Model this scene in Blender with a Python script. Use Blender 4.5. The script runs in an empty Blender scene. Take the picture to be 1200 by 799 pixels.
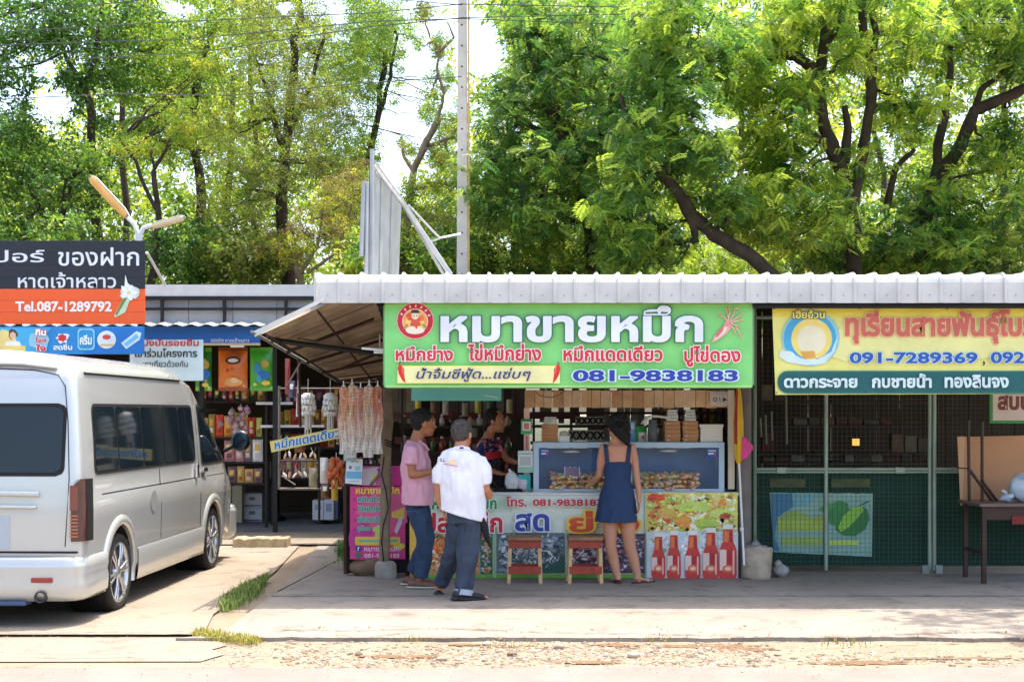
import bpy, bmesh, math, random
import numpy as np
from mathutils import Vector, Matrix, noise
R = math.radians
SC = bpy.context.scene
COL = SC.collection
rng = random.Random(7)
nr = np.random.default_rng(11)

# ------------------------------------------------------------------ camera
EYE = 1.7
HOR = 482.0
F = 1667.0
cam_d = bpy.data.cameras.new('camera')
cam_d.lens = 50.0; cam_d.sensor_width = 36.0
cam_d.shift_y = (HOR - 399.5) / 1200.0
cam_d.clip_end = 3000
cam = bpy.data.objects.new('camera', cam_d); COL.objects.link(cam)
cam.location = (0, 0, EYE); cam.rotation_euler = (R(90), 0, 0)
SC.camera = cam

# ------------------------------------------------------------------ sky, sun, exposure
SUNV = Vector((.17, .21, 1.0)).normalized()
SUN_EL = math.asin(SUNV.z); SUN_AZ = math.atan2(SUNV.x, SUNV.y)
world = bpy.data.worlds.new('World'); SC.world = world; world.use_nodes = True
wn = world.node_tree.nodes; wl = world.node_tree.links
sky = wn.new('ShaderNodeTexSky'); sky.sky_type = 'NISHITA'; sky.sun_disc = False
sky.sun_elevation = SUN_EL; sky.sun_rotation = SUN_AZ
sky.dust_density = 4.0; sky.air_density = 1.0; sky.ozone_density = 1.0
wl.new(sky.outputs[0], wn['Background'].inputs[0]); wn['Background'].inputs[1].default_value = 0.15
sun_d = bpy.data.lights.new('sun', 'SUN'); sun_d.energy = 2.05; sun_d.angle = R(.5); sun_d.color = (1, .93, .82)
sun = bpy.data.objects.new('sun', sun_d); COL.objects.link(sun)
sun.rotation_euler = SUNV.to_track_quat('Z', 'Y').to_euler()
SC.view_settings.view_transform = 'Standard'; SC.view_settings.look = 'None'
SC.view_settings.exposure = 1.87; SC.view_settings.gamma = 1.0
SC.cycles.max_bounces = 8; SC.cycles.diffuse_bounces = 4; SC.cycles.transparent_max_bounces = 12
SC.cycles.use_denoising = True

# ------------------------------------------------------------------ helpers
def P(px, py, Y):
    """photo pixel -> point at distance Y"""
    return Vector(((px - 600) / F * Y, Y, EYE - (py - HOR) / F * Y))
def GY(py): return EYE * F / (py - HOR)
def G(px, py):
    Y = GY(py); return Vector(((px - 600) / F * Y, Y, 0))
def lin(c):
    return tuple(((v / 255) / 12.92 if v / 255 <= .04045 else ((v / 255 + .055) / 1.055) ** 2.4) for v in c)

MATS = {}
def M(name, col, rough=.6, metal=0., var=.12, scale=6., bump=0., bscale=40., coat=0., spec=.5, srgb=True, trans=0., ior=1.45, sheen=0., alpha=1.):
    if name in MATS: return MATS[name]
    c = lin(col) if srgb else col
    m = bpy.data.materials.new(name); m.use_nodes = True
    nt = m.node_tree; b = nt.nodes['Principled BSDF']
    b.inputs['Roughness'].default_value = rough; b.inputs['Metallic'].default_value = metal
    b.inputs['Coat Weight'].default_value = coat; b.inputs['Specular IOR Level'].default_value = spec
    b.inputs['Transmission Weight'].default_value = trans; b.inputs['IOR'].default_value = ior
    b.inputs['Sheen Weight'].default_value = sheen; b.inputs['Alpha'].default_value = alpha
    tc = nt.nodes.new('ShaderNodeTexCoord')
    n = nt.nodes.new('ShaderNodeTexNoise'); n.inputs['Scale'].default_value = scale; n.inputs['Detail'].default_value = 5
    nt.links.new(tc.outputs['Object'], n.inputs['Vector'])
    r = nt.nodes.new('ShaderNodeValToRGB')
    r.color_ramp.elements[0].position = .3; r.color_ramp.elements[1].position = .7
    r.color_ramp.elements[0].color = (*[v * (1 - var) for v in c], 1)
    r.color_ramp.elements[1].color = (*[min(1, v * (1 + var)) for v in c], 1)
    nt.links.new(n.outputs['Fac'], r.inputs[0]); nt.links.new(r.outputs[0], b.inputs['Base Color'])
    if bump:
        n2 = nt.nodes.new('ShaderNodeTexNoise'); n2.inputs['Scale'].default_value = bscale; n2.inputs['Detail'].default_value = 6
        nt.links.new(tc.outputs['Object'], n2.inputs['Vector'])
        bp = nt.nodes.new('ShaderNodeBump'); bp.inputs['Strength'].default_value = bump; bp.inputs['Distance'].default_value = .02
        nt.links.new(n2.outputs['Fac'], bp.inputs['Height']); nt.links.new(bp.outputs[0], b.inputs['Normal'])
    MATS[name] = m
    return m
def attr_mat(name, rough=.45, var=.1, scale=5., coat=0., bump=0., bscale=30., transl=0.):
    """material that takes its colour from the mesh's own colour attribute (flat print, mixed goods)"""
    if name in MATS: return MATS[name]
    m = bpy.data.materials.new(name); m.use_nodes = True
    nt = m.node_tree; b = nt.nodes['Principled BSDF']
    b.inputs['Roughness'].default_value = rough; b.inputs['Coat Weight'].default_value = coat
    a = nt.nodes.new('ShaderNodeAttribute'); a.attribute_name = 'Col'
    tc = nt.nodes.new('ShaderNodeTexCoord')
    n = nt.nodes.new('ShaderNodeTexNoise'); n.inputs['Scale'].default_value = scale; n.inputs['Detail'].default_value = 4
    nt.links.new(tc.outputs['Object'], n.inputs['Vector'])
    mr = nt.nodes.new('ShaderNodeMapRange'); mr.inputs['From Min'].default_value = .3; mr.inputs['From Max'].default_value = .7
    mr.inputs['To Min'].default_value = 1 - var; mr.inputs['To Max'].default_value = 1 + var * .5
    nt.links.new(n.outputs['Fac'], mr.inputs[0])
    mx = nt.nodes.new('ShaderNodeVectorMath'); mx.operation = 'SCALE'
    nt.links.new(a.outputs['Color'], mx.inputs[0]); nt.links.new(mr.outputs[0], mx.inputs['Scale'])
    nt.links.new(mx.outputs[0], b.inputs['Base Color'])
    if bump:
        n2 = nt.nodes.new('ShaderNodeTexNoise'); n2.inputs['Scale'].default_value = bscale
        nt.links.new(tc.outputs['Object'], n2.inputs['Vector'])
        bp = nt.nodes.new('ShaderNodeBump'); bp.inputs['Strength'].default_value = bump; bp.inputs['Distance'].default_value = .02
        nt.links.new(n2.outputs['Fac'], bp.inputs['Height']); nt.links.new(bp.outputs[0], b.inputs['Normal'])
    if transl:
        t = nt.nodes.new('ShaderNodeBsdfTranslucent'); tm = nt.nodes.new('ShaderNodeVectorMath'); tm.operation = 'MULTIPLY'; tm.inputs[1].default_value = (1.2, 1.16, .85); nt.links.new(mx.outputs[0], tm.inputs[0]); nt.links.new(tm.outputs[0], t.inputs[0])
        s = nt.nodes.new('ShaderNodeMixShader'); s.inputs[0].default_value = transl
        out = nt.nodes['Material Output']
        nt.links.new(b.outputs[0], s.inputs[1]); nt.links.new(t.outputs[0], s.inputs[2]); nt.links.new(s.outputs[0], out.inputs[0])
    MATS[name] = m
    return m
PRINT = attr_mat('printed_vinyl', rough=.5, var=.12, scale=4., bump=1., bscale=3.)

def tag(o, label=None, cat=None, group=None, kind=None):
    if label: o['label'] = label
    if cat: o['category'] = cat
    if group: o['group'] = group
    if kind: o['kind'] = kind
    return o
def thing(name, label, cat, loc=(0, 0, 0), group=None, rz=0):
    o = bpy.data.objects.new(name, None); COL.objects.link(o)
    o.location = loc; o.rotation_euler = (0, 0, rz); o.empty_display_size = .1
    return tag(o, label, cat, group)
def copy_tree(o, loc=None, parent=None, label=None, rz=None, kids=None):
    kids = KIDS(o)
    c = o.copy(); COL.objects.link(c)
    if parent is not None: c.parent = parent
    for ch in kids: copy_tree(ch, parent=c)
    if loc is not None: c.location = loc
    if rz is not None: c.rotation_euler = (0, 0, rz)
    if label: c['label'] = label
    return c
_KID = {}
def KIDS(o): return list(_KID.get(o.name, []))
def reg(o, parent):
    if parent is not None: _KID.setdefault(parent.name, []).append(o)

class MB:
    """collects shapes (world coordinates) and links them as ONE mesh object"""
    def __init__(s): s.v = []; s.f = []; s.m = []; s.c = []; s.sm = []; s.cm = 0; s.cc = (1, 1, 1); s.smooth = False
    def col(s, c, srgb=True): s.cc = lin(c) if srgb else c; return s
    def mat(s, i): s.cm = i; return s
    def add(s, vs, fs, smooth=None):
        o = len(s.v); s.v.extend([tuple(v) for v in vs])
        for f in fs:
            s.f.append([o + i for i in f]); s.m.append(s.cm); s.c.append(s.cc); s.sm.append(s.smooth if smooth is None else smooth)
        return s
    def box(s, a, b, rot=None, pivot=None):
        x0, y0, z0 = a; x1, y1, z1 = b
        vs = [Vector(p) for p in ((x0,y0,z0),(x1,y0,z0),(x1,y1,z0),(x0,y1,z0),(x0,y0,z1),(x1,y0,z1),(x1,y1,z1),(x0,y1,z1))]
        if rot is not None:
            pv = Vector(pivot) if pivot is not None else sum(vs, Vector()) / 8
            vs = [pv + rot @ (v - pv) for v in vs]
        return s.add(vs, [(0,3,2,1),(4,5,6,7),(0,1,5,4),(1,2,6,5),(2,3,7,6),(3,0,4,7)], False)
    def cbox(s, c, d, rot=None):
        c = Vector(c); h = Vector(d) / 2
        return s.box(c - h, c + h, rot, c)
    def pbox(s, px0, py0, px1, py1, Y, t, jit=0):
        """box covering a pixel rectangle seen at Y, thickness t going back"""
        a = P(px0, py1, Y); b = P(px1, py0, Y)
        return s.box((a.x, Y, a.z), (b.x, Y + t, b.z))
    def tube(s, pts, rad, n=10, cap=True, side=None, smooth=True, dome=False):
        pts = [Vector(p) for p in pts]
        if not isinstance(rad, (list, tuple)): rad = [rad] * len(pts)
        rad = [(r, r) if not isinstance(r, (list, tuple)) else r for r in rad]
        if dome and len(pts) >= 2:
            def ext(p, q, r):
                d = (p - q).normalized(); k = max(r)
                return [(p + d * k * math.sin(a), (r[0] * math.cos(a), r[1] * math.cos(a))) for a in (R(30), R(60), R(82))]
            e0 = ext(pts[0], pts[1], rad[0])[::-1]; e1 = ext(pts[-1], pts[-2], rad[-1])
            pts = [e[0] for e in e0] + pts + [e[0] for e in e1]; rad = [e[1] for e in e0] + rad + [e[1] for e in e1]
        rings = []; prev = None
        for i, p in enumerate(pts):
            if i == 0: t = pts[1] - p
            elif i == len(pts) - 1: t = p - pts[i - 1]
            else: t = (pts[i + 1] - p).normalized() + (p - pts[i - 1]).normalized()
            if t.length < 1e-9: t = Vector((0, 0, 1))
            t.normalize()
            if side is not None: u = Vector(side) - t * t.dot(Vector(side))
            elif prev is None:
                u = Vector((1, 0, 0)) if abs(t.x) < .8 else Vector((0, 1, 0)); u = u - t * t.dot(u)
            else: u = prev - t * t.dot(prev)
            if u.length < 1e-6: u = t.orthogonal()
            u.normalize(); prev = u; w = t.cross(u)
            ra, rb = rad[i]
            rings.append([p + u * ra * math.cos(2 * math.pi * k / n) + w * rb * math.sin(2 * math.pi * k / n) for k in range(n)])
        vs = [v for r_ in rings for v in r_]; fs = []
        for i in range(len(rings) - 1):
            for k in range(n):
                a = i * n + k; b = i * n + (k + 1) % n
                fs.append((a, b, b + n, a + n))
        s.add(vs, fs, smooth)
        if cap:
            o = len(s.v)
            s.add(rings[0], [tuple(range(n))[::-1]], False); s.add(rings[-1], [tuple(range(n))], False)
        return s
    def cyl(s, a, b, r0, r1=None, n=16, cap=True, smooth=True):
        return s.tube([a, b], [r0, r0 if r1 is None else r1], n, cap, smooth=smooth)
    def lathe(s, c, prof, n=20, axis='Z', cap=False, smooth=True, a0=0, a1=2 * math.pi):
        """profile (r, h) turned about an axis through c"""
        c = Vector(c); full = abs(a1 - a0 - 2 * math.pi) < 1e-6
        cnt = n if full else n + 1; vs = []
        for r_, h in prof:
            for k in range(cnt):
                a = a0 + (a1 - a0) * k / n; x, y = r_ * math.cos(a), r_ * math.sin(a)
                vs.append(c + (Vector((x, y, h)) if axis == 'Z' else Vector((h, x, y)) if axis == 'X' else Vector((x, h, y))))
        fs = []
        for i in range(len(prof) - 1):
            for k in range(n):
                a = i * cnt + k; b = i * cnt + (k + 1) % cnt
                fs.append((a, b, b + cnt, a + cnt))
        return s.add(vs, fs, smooth)
    def ball(s, c, r, n=12, m=8, rot=None):
        c = Vector(c); r = Vector((r, r, r)) if not hasattr(r, '__len__') else Vector(r); vs = []; fs = []
        for i in range(m + 1):
            ph = math.pi * (i + (.02 if i == 0 else -.02 if i == m else 0)) / m
            for k in range(n):
                a = 2 * math.pi * k / n
                q = Vector((r.x * math.sin(ph) * math.cos(a), r.y * math.sin(ph) * math.sin(a), r.z * math.cos(ph)))
                vs.append(c + (rot @ q if rot is not None else q))
        for i in range(m):
            for k in range(n):
                a = i * n + k; b = i * n + (k + 1) % n
                fs.append((a, a + n, b + n, b))
        fs.append(tuple(range(n))); fs.append(tuple(range(m * n, m * n + n))[::-1])
        return s.add(vs, fs, True)
    def grid(s, fn, nu, nv, smooth=True, closed=False):
        vs = [fn(i / nu, j / nv) for j in range(nv + 1) for i in range(nu + 1)]
        fs = [(j * (nu + 1) + i, j * (nu + 1) + i + 1, (j + 1) * (nu + 1) + i + 1, (j + 1) * (nu + 1) + i) for j in range(nv) for i in range(nu)]
        return s.add(vs, fs, smooth)
    def poly(s, pts, th=0, n=None):
        """flat polygon; with th, a slab extruded along n"""
        pts = [Vector(p) for p in pts]; k = len(pts)
        if not th: return s.add(pts, [tuple(range(k))], False)
        q = [p + Vector(n) * th for p in pts]
        return s.add(pts + q, [tuple(range(k))[::-1], tuple(range(k, 2 * k))] + [(i, (i + 1) % k, (i + 1) % k + k, i + k) for i in range(k)], False)
    def mesh(s, name, mats, origin=(0, 0, 0), color=False, recalc=True):
        o = Vector(origin)
        me = bpy.data.meshes.new(name)
        me.from_pydata([(v[0] - o.x, v[1] - o.y, v[2] - o.z) for v in s.v], [], s.f)
        for m in (mats if isinstance(mats, (list, tuple)) else [mats]): me.materials.append(m)
        me.polygons.foreach_set('material_index', s.m); me.polygons.foreach_set('use_smooth', s.sm)
        if color or any(c != (1, 1, 1) for c in s.c):
            at = me.color_attributes.new('Col', 'FLOAT_COLOR', 'CORNER')
            ln = [len(f) for f in s.f]
            at.data.foreach_set('color', np.repeat(np.array([(*c, 1) for c in s.c], dtype=np.float32), ln, axis=0).ravel())
        if recalc:
            bm = bmesh.new(); bm.from_mesh(me); bmesh.ops.recalc_face_normals(bm, faces=bm.faces[:]); bm.to_mesh(me); bm.free()
        me.update()
        return me
    def build(s, name, mats, parent=None, bevel=0, label=None, cat=None, group=None, kind=None, recalc=True, loc=None, seg=2):
        o0 = wloc(parent) if parent is not None else (Vector(loc) if loc is not None else Vector())
        me = s.mesh(name, mats, o0, recalc=recalc)
        return link(name, me, parent, bevel, label, cat, group, kind, loc=o0 if parent is None else None, seg=seg)
def wloc(o):
    v = Vector(o.location); p = o.parent
    while p is not None: v += Vector(p.location); p = p.parent
    return v
def link(name, me, parent=None, bevel=0, label=None, cat=None, group=None, kind=None, loc=None, seg=2):
    ob = bpy.data.objects.new(name, me); COL.objects.link(ob)
    if parent is not None: ob.parent = parent; reg(ob, parent)
    if loc is not None: ob.location = loc
    if bevel:
        bv = ob.modifiers.new('bevel', 'BEVEL'); bv.width = bevel; bv.segments = seg; bv.limit_method = 'ANGLE'; bv.angle_limit = R(40)
    return tag(ob, label, cat, group, kind)

# ---- flat print and lettering on signs
class Sign:
    """prints flat shapes and lettering on a board that faces the camera side; pixel coordinates at distance Y"""
    def __init__(s, Y, lift=.0012): s.Y = Y; s.y = Y - .002; s.mb = MB(); s.lift = lift
    def _y(s): s.y -= s.lift * .35; return s.y
    def pt(s, px, py, y):
        p = P(px, py, s.Y); return Vector((p.x, y, p.z))
    def poly(s, pts, col, layer=None):
        y = s._y(); s.mb.col(col).poly([s.pt(a, b, y) for a, b in pts]); return s
    def rect(s, x0, y0, x1, y1, col): return s.poly([(x0, y0), (x1, y0), (x1, y1), (x0, y1)], col)
    def rrect(s, x0, y0, x1, y1, r, col):
        pts = []
        for cx, cy, a0 in ((x1 - r, y0 + r, -90), (x1 - r, y1 - r, 0), (x0 + r, y1 - r, 90), (x0 + r, y0 + r, 180)):
            for k in range(5):
                a = R(a0 + 90 * k / 4); pts.append((cx + r * math.cos(a), cy + r * math.sin(a)))
        return s.poly(pts, col)
    def ell(s, cx, cy, rx, ry, col, n=22, rot=0):
        c, q = math.cos(R(rot)), math.sin(R(rot))
        return s.poly([(cx + rx * math.cos(t) * c - ry * math.sin(t) * q, cy + rx * math.cos(t) * q + ry * math.sin(t) * c) for t in [2 * math.pi * k / n for k in range(n)]], col)
    def blob(s, cx, cy, rx, ry, col, seed=0, rough=.25, n=14, rot=0):
        rr = random.Random(seed); c, q = math.cos(R(rot)), math.sin(R(rot)); pts = []
        for k in range(n):
            t = 2 * math.pi * k / n; f = 1 + rr.uniform(-rough, rough)
            x, y = rx * f * math.cos(t), ry * f * math.sin(t); pts.append((cx + x * c - y * q, cy + x * q + y * c))
        return s.poly(pts, col)
    def line(s, pts, w, col):
        for (x0, y0), (x1, y1) in zip(pts[:-1], pts[1:]):
            d = math.hypot(x1 - x0, y1 - y0) or 1; nx, ny = -(y1 - y0) / d * w / 2, (x1 - x0) / d * w / 2
            s.poly([(x0 + nx, y0 + ny), (x1 + nx, y1 + ny), (x1 - nx, y1 - ny), (x0 - nx, y0 - ny)], col)
        return s
    def build(s, name, parent):
        if s.mb.v: return s.mb.build(name, PRINT, parent, recalc=False)
    def text(s, parent, string, x0, y0, x1, y1, col, bold=.02, halo=None, name='lettering', slope=0., shear=0.):
        """lettering that fills the pixel box; halo=(colour, width)"""
        for cc, bd in ([(halo[0], bold + halo[1])] if halo else []) + [(col, bold)]:
            cu = bpy.data.curves.new('lettering', 'FONT'); cu.body = string; cu.size = 1; cu.resolution_u = 3
            cu.bevel_depth = bd; cu.bevel_resolution = 0; cu.shear = shear
            ob = bpy.data.objects.new('lettering_source', cu); COL.objects.link(ob)
            dg = bpy.context.evaluated_depsgraph_get()
            me = bpy.data.meshes.new_from_object(ob.evaluated_get(dg)); bpy.data.objects.remove(ob); bpy.data.curves.remove(cu)
            n = len(me.vertices); co = np.empty(n * 3, dtype=np.float32); me.vertices.foreach_get('co', co); co = co.reshape(-1, 3)
            if cc is col and not halo or cc is not col: lo = co.min(0).copy(); hi = co.max(0).copy()
            a = s.pt(x0, y1, 0); b = s.pt(x1, y0, 0)
            sx = (b.x - a.x) / (hi[0] - lo[0]); sz = (b.z - a.z) / (hi[1] - lo[1])
            y = s._y(); out = np.empty_like(co)
            out[:, 0] = a.x + (co[:, 0] - lo[0]) * sx; out[:, 2] = a.z + (co[:, 1] - lo[1]) * sz + slope * (out[:, 0] - a.x)
            out[:, 1] = y - .0004 - (co[:, 2] > 0) * .0002
            o0 = wloc(parent); out -= np.array(o0, dtype=np.float32)
            me.vertices.foreach_set('co', out.ravel()); me.materials.clear(); me.materials.append(PRINT)
            at = me.color_attributes.new('Col', 'FLOAT_COLOR', 'CORNER')
            at.data.foreach_set('color', np.tile(np.array((*lin(cc), 1), dtype=np.float32), len(me.loops)))
            me.polygons.foreach_set('use_smooth', [False] * len(me.polygons)); me.name = name; me.update()
            ob = link(name if cc is col else 'lettering_outline', me, parent)
            s._y(); s._y()
        return ob

STEEL = M('galvanised_steel', (170, 172, 174), .45, .6, .12, 4, .1, 30)
DARK = M('dark_painted_steel', (28, 27, 27), .5, .2, .2)
BLACK = M('black_rubber', (14, 14, 14), .8, 0, .2, 20)
WHITE = M('white_paint', (225, 225, 222), .5, 0, .06)
CHROME = M('chrome', (210, 212, 215), .12, 1, .02)
BAREWOOD = M('pale_bare_wood', (198, 160, 112), .7, 0, .22, 9, .2, 60)
# ================================================================== ground
def ground_mat(name, c1, c2, stain, gscale=1.2, bump=.25, speck=.5, dirt=(150, 125, 95), dirt_amt=.5):
    m = bpy.data.materials.new(name); m.use_nodes = True; nt = m.node_tree; L = nt.links; N = nt.nodes
    b = N['Principled BSDF']; b.inputs['Roughness'].default_value = .9
    tc = N.new('ShaderNodeTexCoord')
    def noi(scale, det=6, rough=.6):
        n = N.new('ShaderNodeTexNoise'); n.inputs['Scale'].default_value = scale; n.inputs['Detail'].default_value = det; n.inputs['Roughness'].default_value = rough
        L.new(tc.outputs['Object'], n.inputs['Vector']); return n
    def ramp(src, p0, p1, a, b_):
        r = N.new('ShaderNodeValToRGB'); r.color_ramp.elements[0].position = p0; r.color_ramp.elements[1].position = p1
        r.color_ramp.elements[0].color = a; r.color_ramp.elements[1].color = b_; L.new(src, r.inputs[0]); return r
    def mix(f, a, b_):
        x = N.new('ShaderNodeMix'); x.data_type = 'RGBA'; L.new(f, x.inputs['Factor'])
        L.new(a, x.inputs['A']) if not isinstance(a, tuple) else setattr(x.inputs['A'], 'default_value', a)
        L.new(b_, x.inputs['B']) if not isinstance(b_, tuple) else setattr(x.inputs['B'], 'default_value', b_); return x
    base = ramp(noi(gscale).outputs['Fac'], .3, .7, (*lin(c1), 1), (*lin(c2), 1))
    fine = ramp(noi(70, 4).outputs['Fac'], .35, .7, (.72, .72, .72, 1), (1.08, 1.08, 1.08, 1))
    mu = N.new('ShaderNodeMix'); mu.data_type = 'RGBA'; mu.blend_type = 'MULTIPLY'; mu.inputs['Factor'].default_value = speck
    L.new(base.outputs[0], mu.inputs['A']); L.new(fine.outputs[0], mu.inputs['B'])
    f1 = ramp(noi(2.6, 9, .7).outputs['Fac'], .52, .66, (0, 0, 0, 1), (dirt_amt,) * 3 + (1,))
    m1 = mix(f1.outputs[0], mu.outputs['Result'], (*lin(stain), 1))
    f2 = ramp(noi(.7, 8, .75).outputs['Fac'], .56, .7, (0, 0, 0, 1), (.6, .6, .6, 1))
    m2 = mix(f2.outputs[0], m1.outputs['Result'], (*lin(dirt), 1))
    L.new(m2.outputs['Result'], b.inputs['Base Color'])
    bp = N.new('ShaderNodeBump'); bp.inputs['Strength'].default_value = bump; bp.inputs['Distance'].default_value = .02
    L.new(noi(45, 8).outputs['Fac'], bp.inputs['Height']); L.new(bp.outputs[0], b.inputs['Normal'])
    return m
G_SAND = ground_mat('sandy_ground', (130, 115, 94), (150, 134, 112), (108, 92, 70))
G_CONC = ground_mat('bleached_concrete', (136, 124, 108), (151, 138, 121), (104, 92, 76), 1.0, .3, .6, (134, 118, 96), .6)
G_SLAB = ground_mat('grey_concrete', (137, 127, 114), (153, 142, 128), (102, 93, 82), 1.1, .2, .45, (128, 116, 100), .7)
G_ROAD = ground_mat('worn_road_surface', (121, 112, 102), (135, 125, 115), (108, 97, 86), 1.5, .3, .5, (164, 150, 138), .3)
G_SOIL = ground_mat('soil', (70, 58, 44), (100, 86, 66), (50, 42, 32))
G_IN = ground_mat('shop_floor_concrete', (120, 118, 114), (134, 132, 128), (96, 94, 92))

def sheet(name, pts, z, mat, th=0):
    mb = MB()
    mb.poly([(x, y, z) for x, y in pts], th, (0, 0, -1)) if th else mb.poly([(x, y, z) for x, y in pts])
    return mb.build(name, mat, kind='structure')
def rough_edge(x0, y0, x1, y1, n, amp, seed):
    q = random.Random(seed); return [(x0 + (x1 - x0) * i / n + 0, y0 + (y1 - y0) * i / n + q.uniform(-amp, amp)) for i in range(n + 1)]
sheet('ground', [(-600, -60), (600, -60), (600, 900), (-600, 900)], 0, G_SAND)
# road in the foreground with an uneven edge
yr = GY(784)
sheet('road', [(-40, -30), (40, -30), (40, yr)] + [(x, y + .03 * math.sin(x * 2.1)) for x, y in rough_edge(14, yr, -12, yr, 120, .018, 3)] + [(-40, yr)], .012, G_ROAD)
# concrete driveway on the left
yj = GY(746)
lft = [(-14, yj), (G(238, 746).x, yj), (G(250, 722).x, G(250, 722).y), (G(322, 672).x, GY(672)), (G(352, 640).x, GY(641)), (-14, GY(641))]
sheet('driveway', lft, .02, G_CONC)
sheet('driveway_front_slab', [(-14, GY(780)), (G(236, 775).x, GY(776)), (G(262, 768).x, GY(768)), (G(248, 762).x, GY(762)), (G(266, 757).x, GY(757)), (G(255, 752).x, GY(752)), (G(232, 748.5).x, GY(748.5)), (-14, GY(748.5))], .0085, G_CONC)
# concrete apron in front of the stalls, in cast bays with open joints between
xs0 = G(300, 700).x
sl = MB()
e = [(12 - 14.55 * i / 220, GY(751) - .02 + .10 * noise.noise(Vector((i * .09, 3, 0))) + .05 * noise.noise(Vector((i * .41, 7, 0)))) for i in range(221)]
bays = [
    [(G(262, 745).x, GY(747)), (G(318, 701).x, GY(703)), (G(420, 701).x, GY(703)), (12, GY(703)), (12, GY(750))] + e[1:-1],
]
bx = MB(); bx.poly([(x, y, .03) for x, y in bays[0]], .03, (0, 0, -1)); bx.build('pavement', G_SLAB, kind='structure')
bx = MB(); bx.poly([(x, y, .031) for x, y in [(G(320, 700).x, GY(701.6)), (G(405, 654.5).x, GY(654.5)), (G(409, 641).x, GY(641)), (12, GY(641)), (12, GY(701.6))]], .03, (0, 0, -1)); bx.build('pavement', G_SLAB, kind='structure')
bx = MB(); bx.poly([(x, y, .029) for x, y in [(G(322, 698).x, GY(696)), (G(352, 668).x, GY(668)), (G(372, 642).x, GY(642)), (G(403, 642).x, GY(642)), (G(401, 656).x, GY(656))]], .03, (0, 0, -1)); bx.build('pavement', G_SLAB, kind='structure')
# floor under the left shop
sheet('shop_floor', [(-14, GY(640)), (G(410, 640).x, GY(640)), (G(410, 640).x, 30), (-14, 30)], .028, G_CONC)
sheet('shop_inner_floor', [(-14, 19.9), (-1.9, 19.9), (-1.9, 27), (-14, 27)], .034, G_IN)
# cracks: thin ribbons of dirt lying in the joints
ck = MB(); q = random.Random(9)
def crack(pts, w, seed):
    r = random.Random(seed); ps = []
    for (a, b), (c, d) in zip(pts[:-1], pts[1:]):
        k = max(2, int(abs(c - a) / 9))
        for i in range(k): ps.append((a + (c - a) * i / k + r.uniform(-2, 2), b + (d - b) * i / k + r.uniform(-.7, .7)))
    ps.append(pts[-1]); gs = [G(*p) for p in ps]
    for p0, p1 in zip(gs[:-1], gs[1:]):
        ww = w * r.uniform(.3, 1.3); ck.poly([(p0.x, p0.y - ww, .0375), (p1.x, p1.y - ww, .0375), (p1.x, p1.y + ww, .0375), (p0.x, p0.y + ww, .0375)])
crack([(330, 743), (420, 744), (520, 741), (640, 746), (760, 748)], .009, 1)
crack([(760, 748), (900, 752), (1010, 751), (1090, 747), (1200, 745)], .008, 2)
crack([(300, 752), (390, 755), (470, 747)], .007, 3); crack([(560, 741), (600, 756)], .007, 4)
crack([(322, 700), (430, 701.5), (700, 702), (1200, 702)], .006, 6)
crack([(940, 762), (1040, 756), (1200, 752)], .006, 8)
crack([(280, 748), (318, 704)], .01, 12)
crack([(374, 679), (405, 655)], .018, 13)
ck.build('pavement_cracks', M('crack_dirt', (74, 64, 54), .95, 0, .3, 9), kind='structure')
ck = MB()
crack([(0, 747), (60, 747.5), (130, 746.5), (236, 746)], .008, 5)
crack([(0, 771), (90, 773), (160, 771)], .006, 7)
ck.build('driveway_cracks', MATS['crack_dirt'], kind='structure')
# irregular brown patches along the broken pavement edge
PATCH_BROWN = ground_mat('mottled_brown', (128, 104, 76), (150, 126, 96), (104, 82, 58), 6, .4, .7)
for i, (px, py, rx, ry) in enumerate([(836, 757, 52, 2.4), (870, 761, 40, 2.6), (590, 757, 30, 1.8), (1010, 777, 60, 2.3), (1120, 772, 70, 1.5), (720, 756, 26, 2), (20, 784, 26, 1.4), (545, 756, 22, 1.5), (690, 777, 40, 2), (470, 770, 50, 2)]):
    mb = MB(); r = random.Random(i); pts = []
    for k in range(40):
        t = 2 * math.pi * k / 40; f = 1 + r.uniform(-.35, .3); p = G(px + rx * f * math.cos(t), py + ry * f * math.sin(t)); pts.append((p.x, p.y, .0405 + .0006 * i))
    mb.poly([(a_, b_, .0035 + .0006 * i if py > 752.5 else .0405) for a_, b_, _ in pts]); mb.build('brown_patch', M('patch_brown', (112, 88, 62), .95, 0, .2, 30), kind='stuff', label='brown patch on broken edge of the pavement')

# rubble strip of broken concrete between pavement and road
def scatter_chips(name, n, area, smin, smax, mats, seed, z=.0, flat=.5, label=None, dens=None):
    r = random.Random(seed); mb = MB(); k = 0
    while k < n:
        px = r.uniform(area[0], area[2]); py = r.uniform(area[1], area[3])
        if dens and r.random() > dens(px, py): continue
        k += 1; c = G(px, py); s_ = smin * (smax / smin) ** (r.random() ** 1.8)
        mb.mat(r.randrange(len(mats)))
        m_ = 5 + r.randrange(3); a0 = r.random() * 6
        top = []; bot = []; h = s_ * r.uniform(.25, flat)
        for j in range(m_):
            a = a0 + 2 * math.pi * j / m_; f = s_ * r.uniform(.6, 1.1)
            bot.append((c.x + f * math.cos(a), c.y + f * math.sin(a), z)); f *= r.uniform(.6, .9)
            top.append((c.x + f * math.cos(a), c.y + f * math.sin(a), z + h * r.uniform(.6, 1.2)))
        mb.add(bot + top, [tuple(range(m_, 2 * m_))] + [(i, (i + 1) % m_, (i + 1) % m_ + m_, i + m_) for i in range(m_)], False)
    return mb.build(name, mats, kind='stuff', label=label, recalc=False)
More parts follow.
